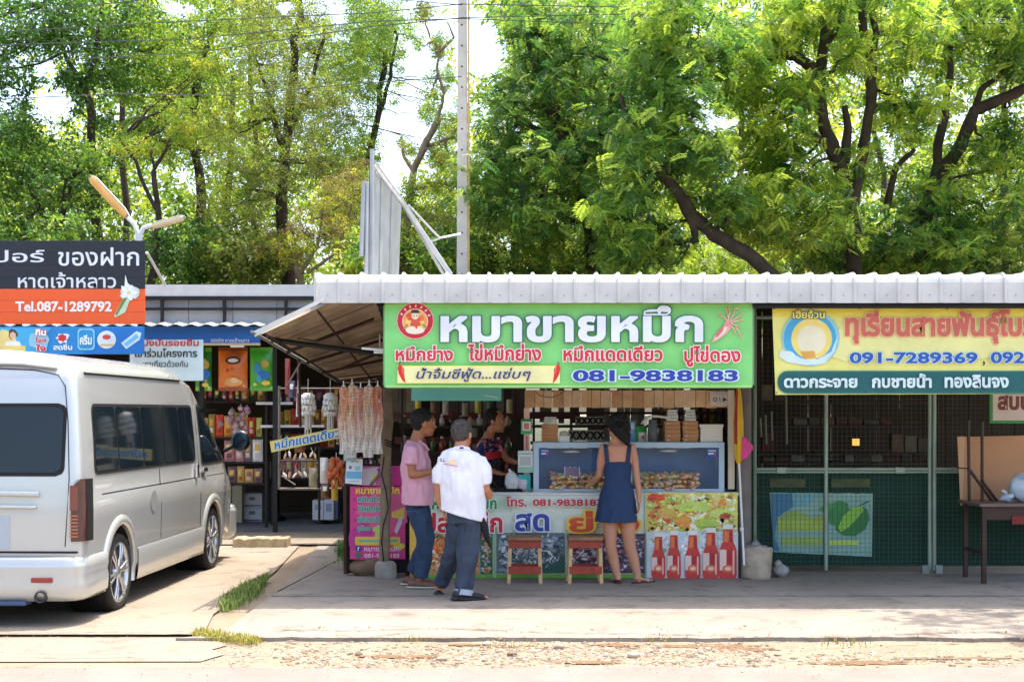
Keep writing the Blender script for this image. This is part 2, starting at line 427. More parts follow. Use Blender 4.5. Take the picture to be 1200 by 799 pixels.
CH = [M('chip_concrete', (152, 138, 120), .95, 0, .15, 20), M('chip_pale', (168, 154, 136), .95, 0, .1, 20), M('chip_dark', (122, 108, 90), .95, 0, .2, 20), M('chip_brown', (140, 118, 94), .95, 0, .2, 20)]
def d1(px, py):
    mid = 768 + 3 * math.sin(px / 60) + (px > 900) * 6; w = 13 if px < 900 else 6
    f = math.exp(-((py - mid) / w) ** 2) * (1 if px < 920 else .45)
    return f * (.35 + .65 * (noise.noise(Vector((px / 30, py / 7, 2))) > -.1)) * (1 if px > 330 else .35)
scatter_chips('rubble', 7000, (230, 750, 1230, 789), .005, .03, CH, 21, .0, .42, 'pale broken concrete rubble along the road edge', d1)
scatter_chips('pebbles', 1500, (-20, 700, 1230, 799), .003, .009, CH, 23, .03, .6, 'small pebbles and grit strewn over the pavement', lambda a, b: .25 + .75 * (b > 740))
def scraps(name, n, area, cols, smin, smax, seed, z, label):
    r = random.Random(seed); mb = MB()
    for k in range(n):
        c = G(r.uniform(area[0], area[2]), r.uniform(area[1], area[3])); a = r.random() * 6.28; l = r.uniform(smin, smax); w = l * .35
        u = Vector((math.cos(a), math.sin(a), r.uniform(-.2, .4))) * l; v = Vector((-math.sin(a), math.cos(a), r.uniform(-.1, .3))) * w
        mb.mat(r.randrange(len(cols))); p = c + Vector((0, 0, z + .008)); mb.add([p - u, p - v, p + u, p + v + Vector((0, 0, w * .5))], [(0, 1, 2, 3)])
    return mb.build(name, cols, kind='stuff', label=label, recalc=False)
scraps('leaf_litter', 420, (330, 738, 1230, 786), [M('dry_leaf', (150, 110, 66), .8, 0, .3, 30), M('dry_leaf_dark', (92, 66, 42), .8, 0, .3, 30)], .008, .022, 4, .03, 'dry fallen leaves and twigs along the pavement edge')
scraps('leaf_litter', 90, (700, 705, 1230, 745), [MATS['dry_leaf'], M('pale_leaf', (170, 160, 90), .8, 0, .3, 30)], .008, .018, 14, .035, 'few scattered dry leaves on the shaded pavement')

# grass tufts
GRASS = attr_mat('grass_blades', .6, .15, 6, transl=.35)
def grass(name, poly_fn, n, hmin, hmax, pal, seed, label):
    r = random.Random(seed); mb = MB()
    for k in range(n):
        px, py = poly_fn(r); c = G(px, py); h = r.uniform(hmin, hmax); a = r.random() * 6.28; w = .0035; ln = r.uniform(.1, .9) * h
        d = Vector((math.cos(a), math.sin(a), 0)); s_ = Vector((-d.y, d.x, 0)) * w; z = Vector((0, 0, 1))
        c.z = .02; p0, p1, p2 = c, c + d * ln * .35 + z * h * .6, c + d * ln + z * h * .95
        cc = r.choice(pal); f = r.uniform(.75, 1.2); mb.col(tuple(min(255, v * f) for v in cc))
        mb.add([p0 - s_, p0 + s_, p1 + s_ * .8, p1 - s_ * .8, p2], [(0, 1, 2, 3), (3, 2, 4)])
    return mb.build(name, GRASS, kind='stuff', label=label, recalc=False)
def gp(r):
    t = r.random(); x = 262 + 52 * t; y = 716 - 34 * t; w = 14 * math.sin(math.pi * min(1, t * .9 + .12)) ; return x + r.gauss(0, .45) * w, y + r.gauss(0, .5) * w * .55
grass('grass', gp, 3800, .03, .10, [(104, 130, 58), (124, 148, 72), (150, 156, 88), (84, 112, 50)], 5, 'green grass tuft in the joint between driveway and pavement')
def gp2(r):
    t = r.random() ** 1.3; return 232 + 70 * t + r.gauss(0, 4), 746 + 10 * t + r.gauss(0, 2.2)
grass('grass', gp2, 1500, .015, .05, [(150, 148, 60), (130, 136, 50), (180, 164, 92)], 6, 'dry yellow grass at the driveway corner beside the road')
def gp3(r):
    c = r.choice([(600, 760, 18), (990, 757, 16), (770, 752, 12), (395, 662, 8), (480, 752, 10)]); return c[0] + r.gauss(0, 1) * c[2], c[1] + r.gauss(0, 2.5)
grass('grass', gp3, 260, .012, .04, [(150, 140, 70), (168, 150, 90), (110, 120, 50)], 7, 'sparse dry grass blades among the rubble')
def gp4(r): return 402 + r.gauss(0, 4), 650 + r.gauss(0, 5)
grass('grass', gp4, 420, .04, .16, [(62, 110, 40), (90, 140, 50)], 8, 'small green weed at the foot of the rack post')

# kerb block by the left shop
kb = MB(); a = G(272, 643); b_ = G(336, 643)
def kfn(x0, x1, y0, y1, h):
    r = random.Random(2); n = 14; vs = []
    for i in range(n + 1):
        x = x0 + (x1 - x0) * i / n
        for (yy, zz) in ((y0, 0), (y0 + .01, h), (y1, h), (y1, 0)): vs.append((x, yy + r.uniform(-.012, .012), zz + (r.uniform(-.015, .01) if zz else 0)))
    fs = [(i * 4 + j, i * 4 + j + 1, i * 4 + j + 5, i * 4 + j + 4) for i in range(n) for j in range(3)]
    kb.add(vs, fs + [(0, 1, 2, 3), (n * 4 + 3, n * 4 + 2, n * 4 + 1, n * 4)], False)
kfn(a.x, b_.x, a.y, a.y + .32, .13)
kb.build('kerb', M('sandy_concrete', (178, 158, 122), .95, 0, .18, 9, .6, 30), kind='structure', bevel=.012)
for i, (px, py, s_) in enumerate([(175, 725, .012), (141, 741, .012), (600, 768, .04), (655, 760, .045), (742, 770, .05), (420, 768, .035), (517, 774, .04), (570, 756, .035), (880, 776, .03)]):
    mb = MB(); mb.ball(G(px, py) + Vector((0, 0, s_ * .3)), (s_, s_ * .8, s_ * .5), 7, 5)
    me = mb.mesh('broken_stone', CH[i % 3]); 
    for v in me.vertices: v.co += noise.noise_vector(v.co * 30) * s_ * .25
    link('broken_stone', me, label=None, kind='stuff')

# ================================================================== haze-free backdrop of soil bank behind the stalls
bank = MB()
def bfn(u, v):
    x = -70 + 140 * u; y = 36 + 60 * v; return (x, y, 1.2 * v + .35 * noise.noise(Vector((x * .15, y * .15, 0))))
bank.grid(bfn, 60, 20); bank.build('wooded_ground', M('leafy_soil', (56, 58, 32), .95, 0, .35, .8, .4, 10), kind='structure')
# ================================================================== trees
BARK = M('dark_bark', (58, 47, 38), .9, 0, .45, 5, .8, 14)
BARK_L = M('pale_bark', (124, 108, 90), .9, 0, .3, 5, .7, 14)
LEAF = attr_mat('leaves', .42, .12, 2., transl=.6)

def leaf_template(kind, r):
    """list of quads (K,4,3) in a unit spray that points along +x and droops"""
    q = []
    def leaf(p, d, up, l, w):
        s_ = d.cross(up).normalized() * w; mid = p + d * l * .5 + up * l * .06
        q.append([p, mid - s_, p + d * l, mid + s_])
    X = Vector((1, 0, 0)); Z = Vector((0, 0, 1)); Yv = Vector((0, 1, 0))
    if kind == 'pinnate':
        n = 7
        for i in range(n):
            t = (i + .6) / n; p = Vector((t, 0, -.35 * t * t))
            for s_ in (-1, 1):
                d = (X * .55 + Yv * s_ * .8 + Z * r.uniform(-.35, -.05)).normalized()
                leaf(p, d, Vector((r.uniform(-.2, .2), r.uniform(-.25, .25), 1)).normalized(), .42 * (1 - .45 * abs(t - .45)), .075)
    elif kind == 'fine':
        for i in range(16):
            p = Vector((r.uniform(-.5, .6), r.gauss(0, .28), r.gauss(0, .22)))
            d = Vector((r.uniform(-.4, 1), r.uniform(-1, 1), r.uniform(-1, .5))).normalized()
            leaf(p, d, Vector((r.uniform(-1, 1), r.uniform(-1, 1), 1)).normalized().cross(d).normalized(), r.uniform(.25, .4), .075)
    elif kind == 'broad':
        for i in range(9):
            p = Vector((r.uniform(-.4, .5), r.gauss(0, .3), r.gauss(0, .25)))
            d = Vector((r.uniform(-.5, 1), r.uniform(-1, 1), r.uniform(-.9, .3))).normalized()
            leaf(p, d, Vector((r.uniform(-.6, .6), r.uniform(-.6, .6), 1)).normalized().cross(d).cross(d).normalized(), r.uniform(.38, .55), .13)
    elif kind == 'twig':
        for i in range(10):
            p = Vector((r.uniform(-.5, .3), r.gauss(0, .2), r.gauss(0, .2)))
            d = Vector((r.uniform(-.5, 1), r.uniform(-1, 1), r.uniform(-1, .8))).normalized()
            leaf(p, d, d.orthogonal().normalized(), r.uniform(.5, .9), .012)
    return np.array([[list(v) for v in k] for k in q], dtype=np.float32)
TEMPL = {k: [leaf_template(k, random.Random(i)) for i in range(3)] for k in ('pinnate', 'fine', 'broad', 'twig')}

GAPS = [(60, 115, 26, 20), (52, 78, 16, 12), (455, 205, 13, 34), (480, 118, 16, 20), (484, 150, 12, 18), (568, 58, 26, 32), (560, 30, 26, 16), (505, 30, 16, 10), (140, 130, 10, 14), (210, 8, 26, 9), (930, 70, 16, 10), (1042, 165, 8, 26), (845, 140, 22, 11), (490, 75, 12, 14), (395, 15, 12, 12), (825, 120, 9, 12), (1010, 25, 12, 12), (130, 100, 6, 8), (820, 30, 26, 8), (462, 190, 16, 22), (1165, 20, 8, 5), (335, 8, 10, 8)]
YD_ = 3.6
def crown_mesh(name, blobs, kind, n, size, pal, seed, Y, gaps=True, clumps=26, flat=.5):
    """blobs: (px, py, radius_px, depth offset m[, squash]) ; n sprays in all"""
    r = np.random.default_rng(seed)
    tot = sum(b[2] ** 2 for b in blobs); P_, C_, S_ = [], [], []
    for bi, b in enumerate(blobs):
        px, py, rp, dy = b[:4]; sq = b[4] if len(b) > 4 else .8
        m = int(n * rp ** 2 / tot); c = np.array(P(px, py, Y + dy)); rad = rp / F * (Y + dy)
        k = max(8, int(clumps * 1.7 * (rp / 60) ** 1.5))
        d = r.normal(size=(k, 3)); d /= np.linalg.norm(d, axis=1)[:, None]
        cc = c + d * rad * np.array([1, YD_, sq]) * (r.random((k, 1)) ** .4) * .92
        hue = r.random(k)
        idx = r.integers(0, k, m)
        sg = rad * .27
        pos = cc[idx] + r.normal(size=(m, 3)) * np.array([sg, sg * 1.6, sg * (flat + .15)])
        ex = r.random(m) < .22; dd = r.normal(size=(m, 3)); dd /= np.linalg.norm(dd, axis=1)[:, None]; pos[ex] = (c + dd * rad * 1.15 * np.array([1, YD_, sq]) * (r.random((m, 1)) ** .35))[ex]
        P_.append(pos); C_.append((hue[idx] + r.normal(size=m) * .12))
    pos = np.concatenate(P_); hue = np.concatenate(C_)
    if gaps:
        sx = pos[:, 0] / pos[:, 1] * F + 600; sy = HOR - (pos[:, 2] - EYE) / pos[:, 1] * F
        keep = np.ones(len(pos), bool)
        for gx, gy, ga, gb in GAPS:
            keep &= ((sx - gx) / ga) ** 2 + ((sy - gy) / gb) ** 2 + r.normal(size=len(pos)) * .22 > 1
        pos, hue = pos[keep], hue[keep]
    pal = np.array([lin(c) for c in pal], dtype=np.float32)
    x = np.clip(hue, 0, .999) * (len(pal) - 1); i0 = x.astype(int); f = (x - i0)[:, None]
    col = pal[i0] * (1 - f) + pal[np.minimum(i0 + 1, len(pal) - 1)] * f
    col *= r.uniform(.8, 1.2, (len(pos), 1))
    V, C = [], []
    which = r.integers(0, 3, len(pos))
    for w in range(3):
        s = which == w; p = pos[s]; m = len(p)
        if not m: continue
        T = TEMPL[kind][w].reshape(-1, 3)
        a = r.uniform(0, 2 * np.pi, m); t = r.normal(0, .35, m) - (.25 if kind == 'pinnate' else 0); ro = r.normal(0, .4, m)
        ca, sa, ct, st, cr, sr = np.cos(a), np.sin(a), np.cos(t), np.sin(t), np.cos(ro), np.sin(ro)
        ux = np.stack([ca * ct, sa * ct, st], 1); 
        sy_ = np.stack([-sa, ca, np.zeros(m)], 1); uz = np.cross(ux, sy_)
        uy = sy_ * cr[:, None] + uz * sr[:, None]; uz = np.cross(ux, uy)
        sc = (size * r.uniform(.7, 1.25, m))[:, None]
        RM = np.stack([ux * sc, uy * sc, uz * sc], 1)          # m,3(axis),3
        V.append((p[:, None, :] + np.einsum('kj,mjc->mkc', T, RM)).reshape(-1, 3).astype(np.float32))
        K = len(T) // 4
        cl = np.repeat(col[s], K, axis=0) * r.uniform(.82, 1.18, (m * K, 1)); C.append(cl)
    V = np.concatenate(V); C = np.concatenate(C).astype(np.float32)
    # keep everything above the ground
    V[:, 2] = np.maximum(V[:, 2], .05)
    nq = len(V) // 4
    me = bpy.data.meshes.new(name); me.vertices.add(len(V)); me.loops.add(nq * 4); me.polygons.add(nq)
    return me, V, C, nq
def finish_mesh(me, V, C, nq, origin, mat):
    V = V - np.array(origin, dtype=np.float32)
    me.vertices.foreach_set('co', V.ravel()); me.loops.foreach_set('vertex_index', np.arange(nq * 4, dtype=np.int32))
    me.polygons.foreach_set('loop_start', np.arange(0, nq * 4, 4, dtype=np.int32))
    me.update(calc_edges=True)
    at = me.color_attributes.new('Col', 'FLOAT_COLOR', 'POINT')
    cc = np.ones((nq * 4, 4), dtype=np.float32); cc[:, :3] = np.repeat(C, 4, axis=0); at.data.foreach_set('color', cc.ravel())
    me.materials.append(mat); me.update()
    return me
def wob(p0, p1, n, amp, r):
    p0, p1 = Vector(p0), Vector(p1); out = [p0]
    for i in range(1, n): out.append(p0.lerp(p1, i / n) + Vector((r.gauss(0, amp), r.gauss(0, amp), r.gauss(0, amp * .5))))
    return out + [p1]
MULT = .8
def tree(name, label, cat, Y, paths, blobs, kind, n, size, pal, seed, bark=None, group='trees behind the stalls', gaps=True, clumps=26, limbs=1, flat=.5, limb_r=.02):
    """paths: list of (radius0, radius1, [(px,py,dy),...]); the first path is the trunk and starts on the ground"""
    r = random.Random(seed); bark = bark or BARK
    p0 = P(paths[0][2][0][0], HOR, Y + paths[0][2][0][2]); base = Vector((p0.x, p0.y, 0))
    root = thing(name, label, cat, base, group)
    tr = MB(); nodes = []
    for k, (r0, r1, pts) in enumerate(paths):
        w = [P(a, b, Y + d) for a, b, d in pts]
        if k == 0: w = [Vector((w[0].x, w[0].y, -.05))] + w
        pp = []
        for a, b in zip(w[:-1], w[1:]): pp += wob(a, b, 4, (b - a).length * .018, r)[:-1]
        pp.append(w[-1]); m = len(pp); r0, r1 = r0 * .88, r1 * .85
        tr.tube(pp, [(r0 + (r1 - r0) * i / (m - 1)) * r.uniform(.9, 1.1) for i in range(m)], 9)
        nodes += pp[m // 3:]
    for b in blobs:
        c = P(b[0], b[1], Y + b[3]); rad = b[2] / F * Y
        for j in range(limbs + 1):
            tgt = c + Vector((r.gauss(0, rad * .4), r.gauss(0, rad * .4), r.gauss(0, rad * .3)))
            gx_, gy_ = tgt.x / tgt.y * F + 600, HOR - (tgt.z - EYE) / tgt.y * F
            if any(((gx_ - a) / (c_ * 1.3)) ** 2 + ((gy_ - b_) / (d_ * 1.3)) ** 2 < 1 for a, b_, c_, d_ in GAPS): continue
            lower = [q for q in nodes if q.z < tgt.z + .6] or nodes
            s_ = min(lower, key=lambda q: (q - tgt).length)
            if (s_ - tgt).length > 6 or (s_ - tgt).length < .1: continue
            pp = wob(s_, tgt, 5, (s_ - tgt).length * .05, r); tr.tube(pp, [limb_r * (1.5 - 1.2 * i / 5) for i in range(6)], 6)
            for t_ in range(4):
                a = pp[r.randrange(2, 6)]; e_ = a + Vector((r.gauss(0, 1), r.gauss(0, 1), r.gauss(.2, .7))).normalized() * rad * r.uniform(.3, .8)
                tr.tube(wob(a, e_, 3, .04, r), [limb_r * .4, limb_r * .33, limb_r * .25, limb_r * .12], 4)
    tr.build('trunk', bark, root, recalc=False)
    me, V, C, nq = crown_mesh('crown', blobs, kind, int(n * (.74 if kind == 'pinnate' else .75)), size * (.6 if kind == 'pinnate' else .72), pal, seed, Y, gaps, clumps, flat)
    finish_mesh(me, V, C, nq, base, LEAF); link('crown', me, root)
    return root
DKG = [(44, 78, 32), (66, 106, 44), (96, 134, 54), (54, 92, 44)]
MIDG = [(60, 98, 38), (96, 136, 52), (136, 164, 62), (78, 116, 50)]
BRG = [(88, 124, 40), (136, 166, 56), (176, 192, 70), (112, 146, 54)]
YEL = [(120, 146, 46), (170, 180, 62), (200, 192, 72), (120, 150, 50)]
OLV = [(86, 96, 46), (124, 132, 60), (150, 154, 84), (100, 116, 50)]
DULL = [(104, 92, 60), (136, 118, 80), (150, 140, 80), (110, 112, 56)]

tree('tree', 'dark leafy tree with leaning trunk at far upper left', 'tree', 27,
     [(.14, .07, [(112, 330, 0), (108, 180, 0), (105, 120, 0), (96, 96, 0)]), (.06, .03, [(96, 96, 0), (78, 70, 0), (60, 30, 0), (48, -20, 0)]), (.06, .03, [(98, 100, 0), (112, 70, 0), (118, 20, 0), (118, -40, 0)])],
     [(96, 40, 44, 0), (122, 80, 30, .5), (66, 20, 38, 0), (110, -20, 60, 0), (80, 96, 24, -.3), (100, 130, 26, 0), (20, 40, 40, .5), (0, 92, 34, 0), (-30, 30, 60, 0)], 'broad', 3300, .26, DKG, 101, clumps=20)
tree('tree', 'low spreading dark tree behind the black shop sign', 'tree', 26,
     [(.16, .08, [(62, 340, 0), (66, 280, 0), (80, 210, 0)]), (.08, .04, [(66, 280, 0), (40, 230, 0), (20, 190, 0)])],
     [(30, 205, 48, 0), (86, 215, 42, 0), (-30, 180, 70, 0), (20, 275, 50, -.5), (96, 282, 40, -.5), (50, 165, 36, 0), (-50, 270, 70, 0), (10, 150, 36, 0), (120, 180, 24, 0)], 'broad', 4300, .24, MIDG + [(56, 92, 48)], 102, clumps=30)
tree('tree', 'full bright green tree between dark tree and olive tree at upper left', 'tree', 30,
     [(.17, .08, [(228, 335, 0), (236, 240, 0), (226, 150, 0), (240, 60, 0)]), (.07, .03, [(226, 170, 0), (190, 110, 0), (176, 60, 0)])],
     [(160, 50, 44, 0), (200, 80, 46, 0), (180, 130, 44, 0), (240, 40, 50, 0), (232, 110, 40, .6), (150, 160, 32, 0), (215, 170, 44, .5), (180, 0, 50, 0), (260, 0, 50, .4), (140, 100, 26, 0)], 'broad', 4700, .23, BRG[:3] + MIDG, 103, clumps=34)
tree('tree', 'tall fine-leaved olive green tree left of centre', 'tree', 27,
     [(.17, .07, [(338, 335, 0), (330, 250, 0), (334, 170, 0), (344, 90, 0), (350, 0, 0)]), (.08, .03, [(334, 190, 0), (318, 120, 0), (296, 60, 0)]), (.07, .03, [(334, 160, 0), (366, 100, 0), (380, 30, 0)])],
     [(300, 70, 46, 0), (346, 50, 50, 0), (310, 130, 44, 0), (356, 120, 46, 0), (290, 190, 42, 0), (330, 200, 44, -.4), (376, 180, 40, 0), (320, 0, 60, 0), (392, 120, 30, 0), (270, 240, 36, .3), (300, 262, 36, 0), (262, 150, 30, 0)], 'fine', 6800, .2, OLV + BRG[1:3], 104, clumps=40)
tree('flowering_tree', 'small yellow tipped tree behind the street lamp', 'tree', 26,
     [(.10, .05, [(176, 335, 0), (186, 260, 0), (180, 200, 0)]), (.05, .02, [(186, 250, 0), (160, 190, 0), (140, 165, 0)])],
     [(150, 170, 20, 0), (205, 130, 24, 0), (240, 74, 18, .3), (175, 172, 16, 0), (215, 152, 18, 0)], 'fine', 900, .19, YEL + BRG, 105, clumps=14)
tree('tree', 'dull brownish shrubby tree behind the tin sign', 'tree', 25.8,
     [(.09, .04, [(352, 335, 0), (346, 300, 0), (340, 260, 0)]), (.05, .02, [(352, 320, 0), (372, 290, 0), (378, 255, 0)]), (.04, .02, [(360, 320, 0), (396, 296, 0), (404, 270, 0)])],
     [(376, 262, 30, 0), (402, 240, 30, 0), (350, 292, 26, 0), (410, 285, 26, 0), (420, 210, 24, .3), (318, 290, 20, 0)], 'fine', 2000, .17, DULL + YEL, 106, BARK_L, clumps=18, limbs=3)
tree('tree', 'bright green tree left of the utility pole', 'tree', 29,
     [(.12, .06, [(404, 335, 0), (414, 250, 0), (440, 150, 0), (452, 60, 0)]), (.05, .03, [(440, 150, 0), (458, 90, 0), (466, 40, 0)])],
     [(420, 40, 40, 0), (450, 30, 30, 0), (414, 100, 36, 0), (436, 70, 30, 0), (404, 160, 38, 0), (430, 180, 20, 0), (410, 225, 36, .5), (440, 0, 40, 0), (462, 70, 14, 0), (395, 70, 36, .3), (440, 262, 30, 0), (505, 130, 18, 0), (526, 170, 20, 0), (520, 90, 16, 0), (490, 40, 16, 0), (540, 130, 14, 0), (470, 110, 16, 0)], 'fine', 5200, .21, BRG + MIDG[1:], 107, clumps=34, limb_r=.009)
tree('bare_tree', 'half bare tree with crooked trunk beside the tin sign', 'tree', 24,
     [(.085, .065, [(470, 335, 0), (478, 250, 0), (484, 206, 0), (500, 165, 0), (514, 140, 0)]), (.045, .025, [(484, 200, 0), (474, 185, 0), (470, 160, 0)]), (.038, .02, [(514, 140, 0), (520, 108, 0), (512, 80, 0), (517, 48, 0)]), (.035, .012, [(517, 60, 0), (504, 44, 0), (498, 24, 0)]), (.035, .012, [(516, 60, 0), (532, 44, 0), (524, 26, 0)]), (.03, .012, [(512, 88, 0), (506, 110, 0)]), (.04, .02, [(500, 172, 0), (530, 160, 0), (548, 172, 0)])],
     [(500, 225, 26, 0), (530, 195, 22, 0), (520, 262, 30, 0), (490, 285, 30, 0), (512, 180, 14, 0), (460, 250, 22, .3), (516, 56, 16, 0), (500, 112, 16, 0), (532, 150, 20, 0), (476, 176, 14, 0), (500, 20, 16, 0)], 'fine', 2500, .18, BRG + OLV, 108, BARK_L, clumps=18, limbs=2)
tree('rain_tree', 'dark feathery tree right of the utility pole', 'tree', 23,
     [(.17, .09, [(700, 330, 0), (690, 260, 0), (672, 190, 0), (640, 120, 0), (620, 40, 0)]), (.08, .04, [(676, 200, 0), (712, 140, 0), (730, 60, 0)]), (.06, .03, [(660, 170, 0), (610, 140, 0), (580, 120, 0)])],
     [(640, 60, 44, 0), (600, 110, 36, 0), (650, 130, 44, 0), (700, 90, 46, 0), (590, 160, 36, 0), (570, 205, 36, -.6), (640, 200, 46, -.4), (700, 170, 46, 0), (620, 20, 40, 0), (690, 30, 46, 0), (740, 130, 40, 0), (566, 240, 34, -.6), (625, 262, 40, -.5), (690, 240, 40, 0)], 'pinnate', 6800, .34, [(52, 92, 56), (74, 116, 60), (106, 144, 64), (150, 174, 72), (64, 104, 60)], 109, clumps=34, flat=.35)
tree('tree', 'yellow and green tree behind the dark feathery one', 'tree', 29,
     [(.14, .07, [(600, 330, 0), (606, 240, 0), (640, 150, 0), (670, 60, 0)])],
     [(630, 40, 40, 0), (670, 60, 36, 0), (640, 96, 30, 0), (600, 240, 44, 0), (560, 270, 40, 0), (660, 280, 50, 0), (560, 300, 30, 0), (540, 215, 26, 0), (720, 290, 44, 0), (600, 6, 40, 0), (690, 200, 50, 0), (730, 10, 50, 0), (740, 70, 40, 0)], 'fine', 6200, .24, YEL + BRG + BRG, 110, clumps=34)
tree('rain_tree', 'large dark spreading tree above the green sign', 'tree', 20,
     [(.125, .09, [(912, 330, 0), (880, 300, 0), (836, 275, 0), (810, 250, 0), (795, 225, 0), (770, 196, 0)]), (.11, .05, [(800, 232, 0), (812, 262, 0), (816, 285, 0)]), (.07, .03, [(770, 196, 0), (740, 150, 0), (726, 110, 0)]), (.07, .03, [(780, 205, 0), (790, 150, 0), (770, 90, 0)])],
     [(770, 60, 44, 0), (800, 120, 44, 0), (760, 160, 40, 0), (740, 210, 36, 0), (810, 190, 40, 0), (790, 10, 50, 0), (720, 240, 34, 0), (850, 240, 34, .3), (770, 280, 34, .4), (850, 60, 40, 0), (730, 300, 30, .3)], 'pinnate', 5600, .34, [(52, 90, 48), (84, 124, 56), (124, 158, 64), (166, 190, 76)], 111, clumps=30, flat=.35)
tree('rain_tree', 'great tree with thick dark forked limbs at upper right', 'tree', 21,
     [(.15, .11, [(1002, 330, 0), (1000, 250, 0), (985, 196, 0), (964, 140, 0), (958, 95, 0)]), (.11, .07, [(958, 98, 0), (950, 78, 0), (932, 66, 0), (916, 64, 0)]), (.1, .06, [(962, 100, 0), (966, 50, 0), (974, -10, 0), (978, -60, 0)]), (.09, .05, [(984, 192, 0), (968, 170, 0), (940, 150, 0), (906, 132, 0)]), (.09, .05, [(990, 190, 0), (994, 150, 0), (990, 124, 0)]), (.1, .07, [(1000, 240, 0), (1012, 180, 0), (1020, 120, 0), (1016, 60, 0), (1008, -10, 0)]), (.07, .05, [(1020, 130, 0), (1024, 60, 0), (1020, -20, 0)]), (.06, .03, [(968, 52, 0), (985, 25, 0), (984, 0, 0)])],
     [(900, 40, 40, 0), (940, 110, 26, -.5), (900, 160, 40, 0), (1000, 60, 26, -1), (1060, 50, 44, 0), (1000, 5, 50, 0), (940, 5, 46, 0), (880, 100, 40, .4), (930, 210, 44, .4), (1000, 200, 34, .8), (1060, 130, 36, .5), (890, 250, 44, 0), (950, 270, 46, 0)], 'pinnate', 7200, .34, [(64, 104, 48), (110, 148, 56), (160, 184, 72), (192, 206, 84), (88, 128, 56)], 112, clumps=36, flat=.35)
tree('rain_tree', 'rightmost tree with one long limb reaching out of frame', 'tree', 22,
     [(.2, .13, [(1078, 330, 0), (1080, 280, 0), (1096, 210, 0)]), (.12, .09, [(1096, 212, 0), (1126, 170, 0), (1142, 130, 0), (1165, 120, 0), (1200, 104, 0), (1260, 80, 0)]), (.09, .05, [(1090, 230, 0), (1104, 150, 0), (1112, 100, 0), (1116, 30, 0)]), (.07, .04, [(1142, 130, 0), (1150, 105, 0), (1170, 90, 0)]), (.07, .04, [(1040, 240, -.5), (1050, 195, -.5), (1072, 175, -.5)])],
     [(1100, 40, 44, 0), (1160, 50, 44, 0), (1210, 60, 50, 0), (1120, 190, 34, .5), (1180, 180, 44, .4), (1080, 240, 44, .4), (1150, 260, 50, 0), (1210, 260, 50, 0), (1090, 300, 40, -.5), (1130, 0, 50, 0), (1200, 0, 60, 0), (1170, 150, 24, .5), (1030, 290, 40, 0)], 'pinnate', 7200, .32, [(50, 90, 46), (80, 120, 54), (130, 162, 64), (176, 194, 76), (92, 134, 60)], 113, clumps=34, flat=.35)
# undergrowth hedge tops between the trees
for i, (px, py, rp, Y, pal, lab) in enumerate([
    (20, 300, 56, 22, MIDG, 'low dark green bush at the far left behind the black sign'),
    (220, 290, 46, 21.5, DKG + MIDG, 'dark green bush behind the shop roof left of centre'),
    (290, 305, 44, 22, MIDG + OLV, 'mid green bush above the left shop roof'),
    (450, 300, 40, 22, MIDG + YEL, 'yellow green bush behind the leaning tin sign'),
    (540, 300, 40, 21, DKG + BRG, 'green bush at the foot of the utility pole'),
    (640, 306, 44, 21, BRG + DKG, 'bright bush right of the utility pole foot'),
    (730, 290, 40, 20.5, MIDG, 'dark bush under the largest tree limb'),
    (820, 310, 40, 21.5, BRG, 'light green bush above the green sign'),
    (890, 290, 44, 22.5, BRG + YEL, 'bright yellow green bush between two large trees'),
    (980, 296, 46, 20, DKG + MIDG, 'deep green bush above the yellow banner'),
    (1060, 290, 50, 20, DKG, 'darkest green bush near the right edge'),
    (1150, 300, 52, 19.5, DKG + MIDG, 'broad dark bush at the right edge above the roof')]):
    Y = 27 if px < 400 else Y + 2.6; tree('bush', lab, 'bush', Y, [(.06, .03, [(px, 400, 0), (px + 4, py + 20, 0)])],
         [(px, py, rp, 0), (px - rp * .7, py + 8, rp * .7, .3), (px + rp * .7, py + 6, rp * .7, .2), (px, 352, rp * .9, 0)], 'pinnate' if px > 600 else 'broad', 1500, .27, pal, 200 + i, group='bushes behind the stall roofs', gaps=False, clumps=22)
# branch of the right tree reaching over the roof, above the picture: it dapples the pavement at the right
tree('rain_tree', 'tree whose crown shades the pavement at the far right', 'tree', 14.5,
     [(.16, .1, [(1560, 420, 2), (1500, 100, 1), (1420, -120, 0), (1300, -240, -1)])],
     [(1330, -170, 100, -.9), (1440, -150, 110, -.6), (1250, -240, 60, -1.4), (1180, -260, 40, -1.6), (1520, -200, 120, -.4)], 'pinnate', 1900, .3, MIDG, 130, gaps=False, clumps=30)
# far wood behind everything
wm = []
for i in range(22):
    px = -80 + 66 * i; wm.append((px, 240 + 30 * math.sin(i * 1.7), 60, 4 * math.sin(i * 2.3), .9)); wm.append((px + 30, 330, 62, 0, .9)); 
    if not (6 <= i <= 9): wm.append((px + 20, 165 + 34 * math.sin(i * 1.1), 54, 5 * math.cos(i * 1.9), .9))
    if i not in (1, 2, 6, 7, 8, 9): wm.append((px, 80 + 26 * math.sin(i * 2.9), 54, 3, .9)); wm.append((px + 30, 15 + 20 * math.sin(i), 50, 3, .9))
me, V, C, nq = crown_mesh('far_wood', wm, 'broad', 19000, .42, [(84, 116, 44), (130, 160, 60), (164, 184, 70), (196, 204, 84), (104, 136, 48)], 300, 42, True, 22)
finish_mesh(me, V, C, nq, (0, 0, 0), LEAF); link('far_wood', me, kind='stuff', label='sunlit wood filling in behind the nearer trees')
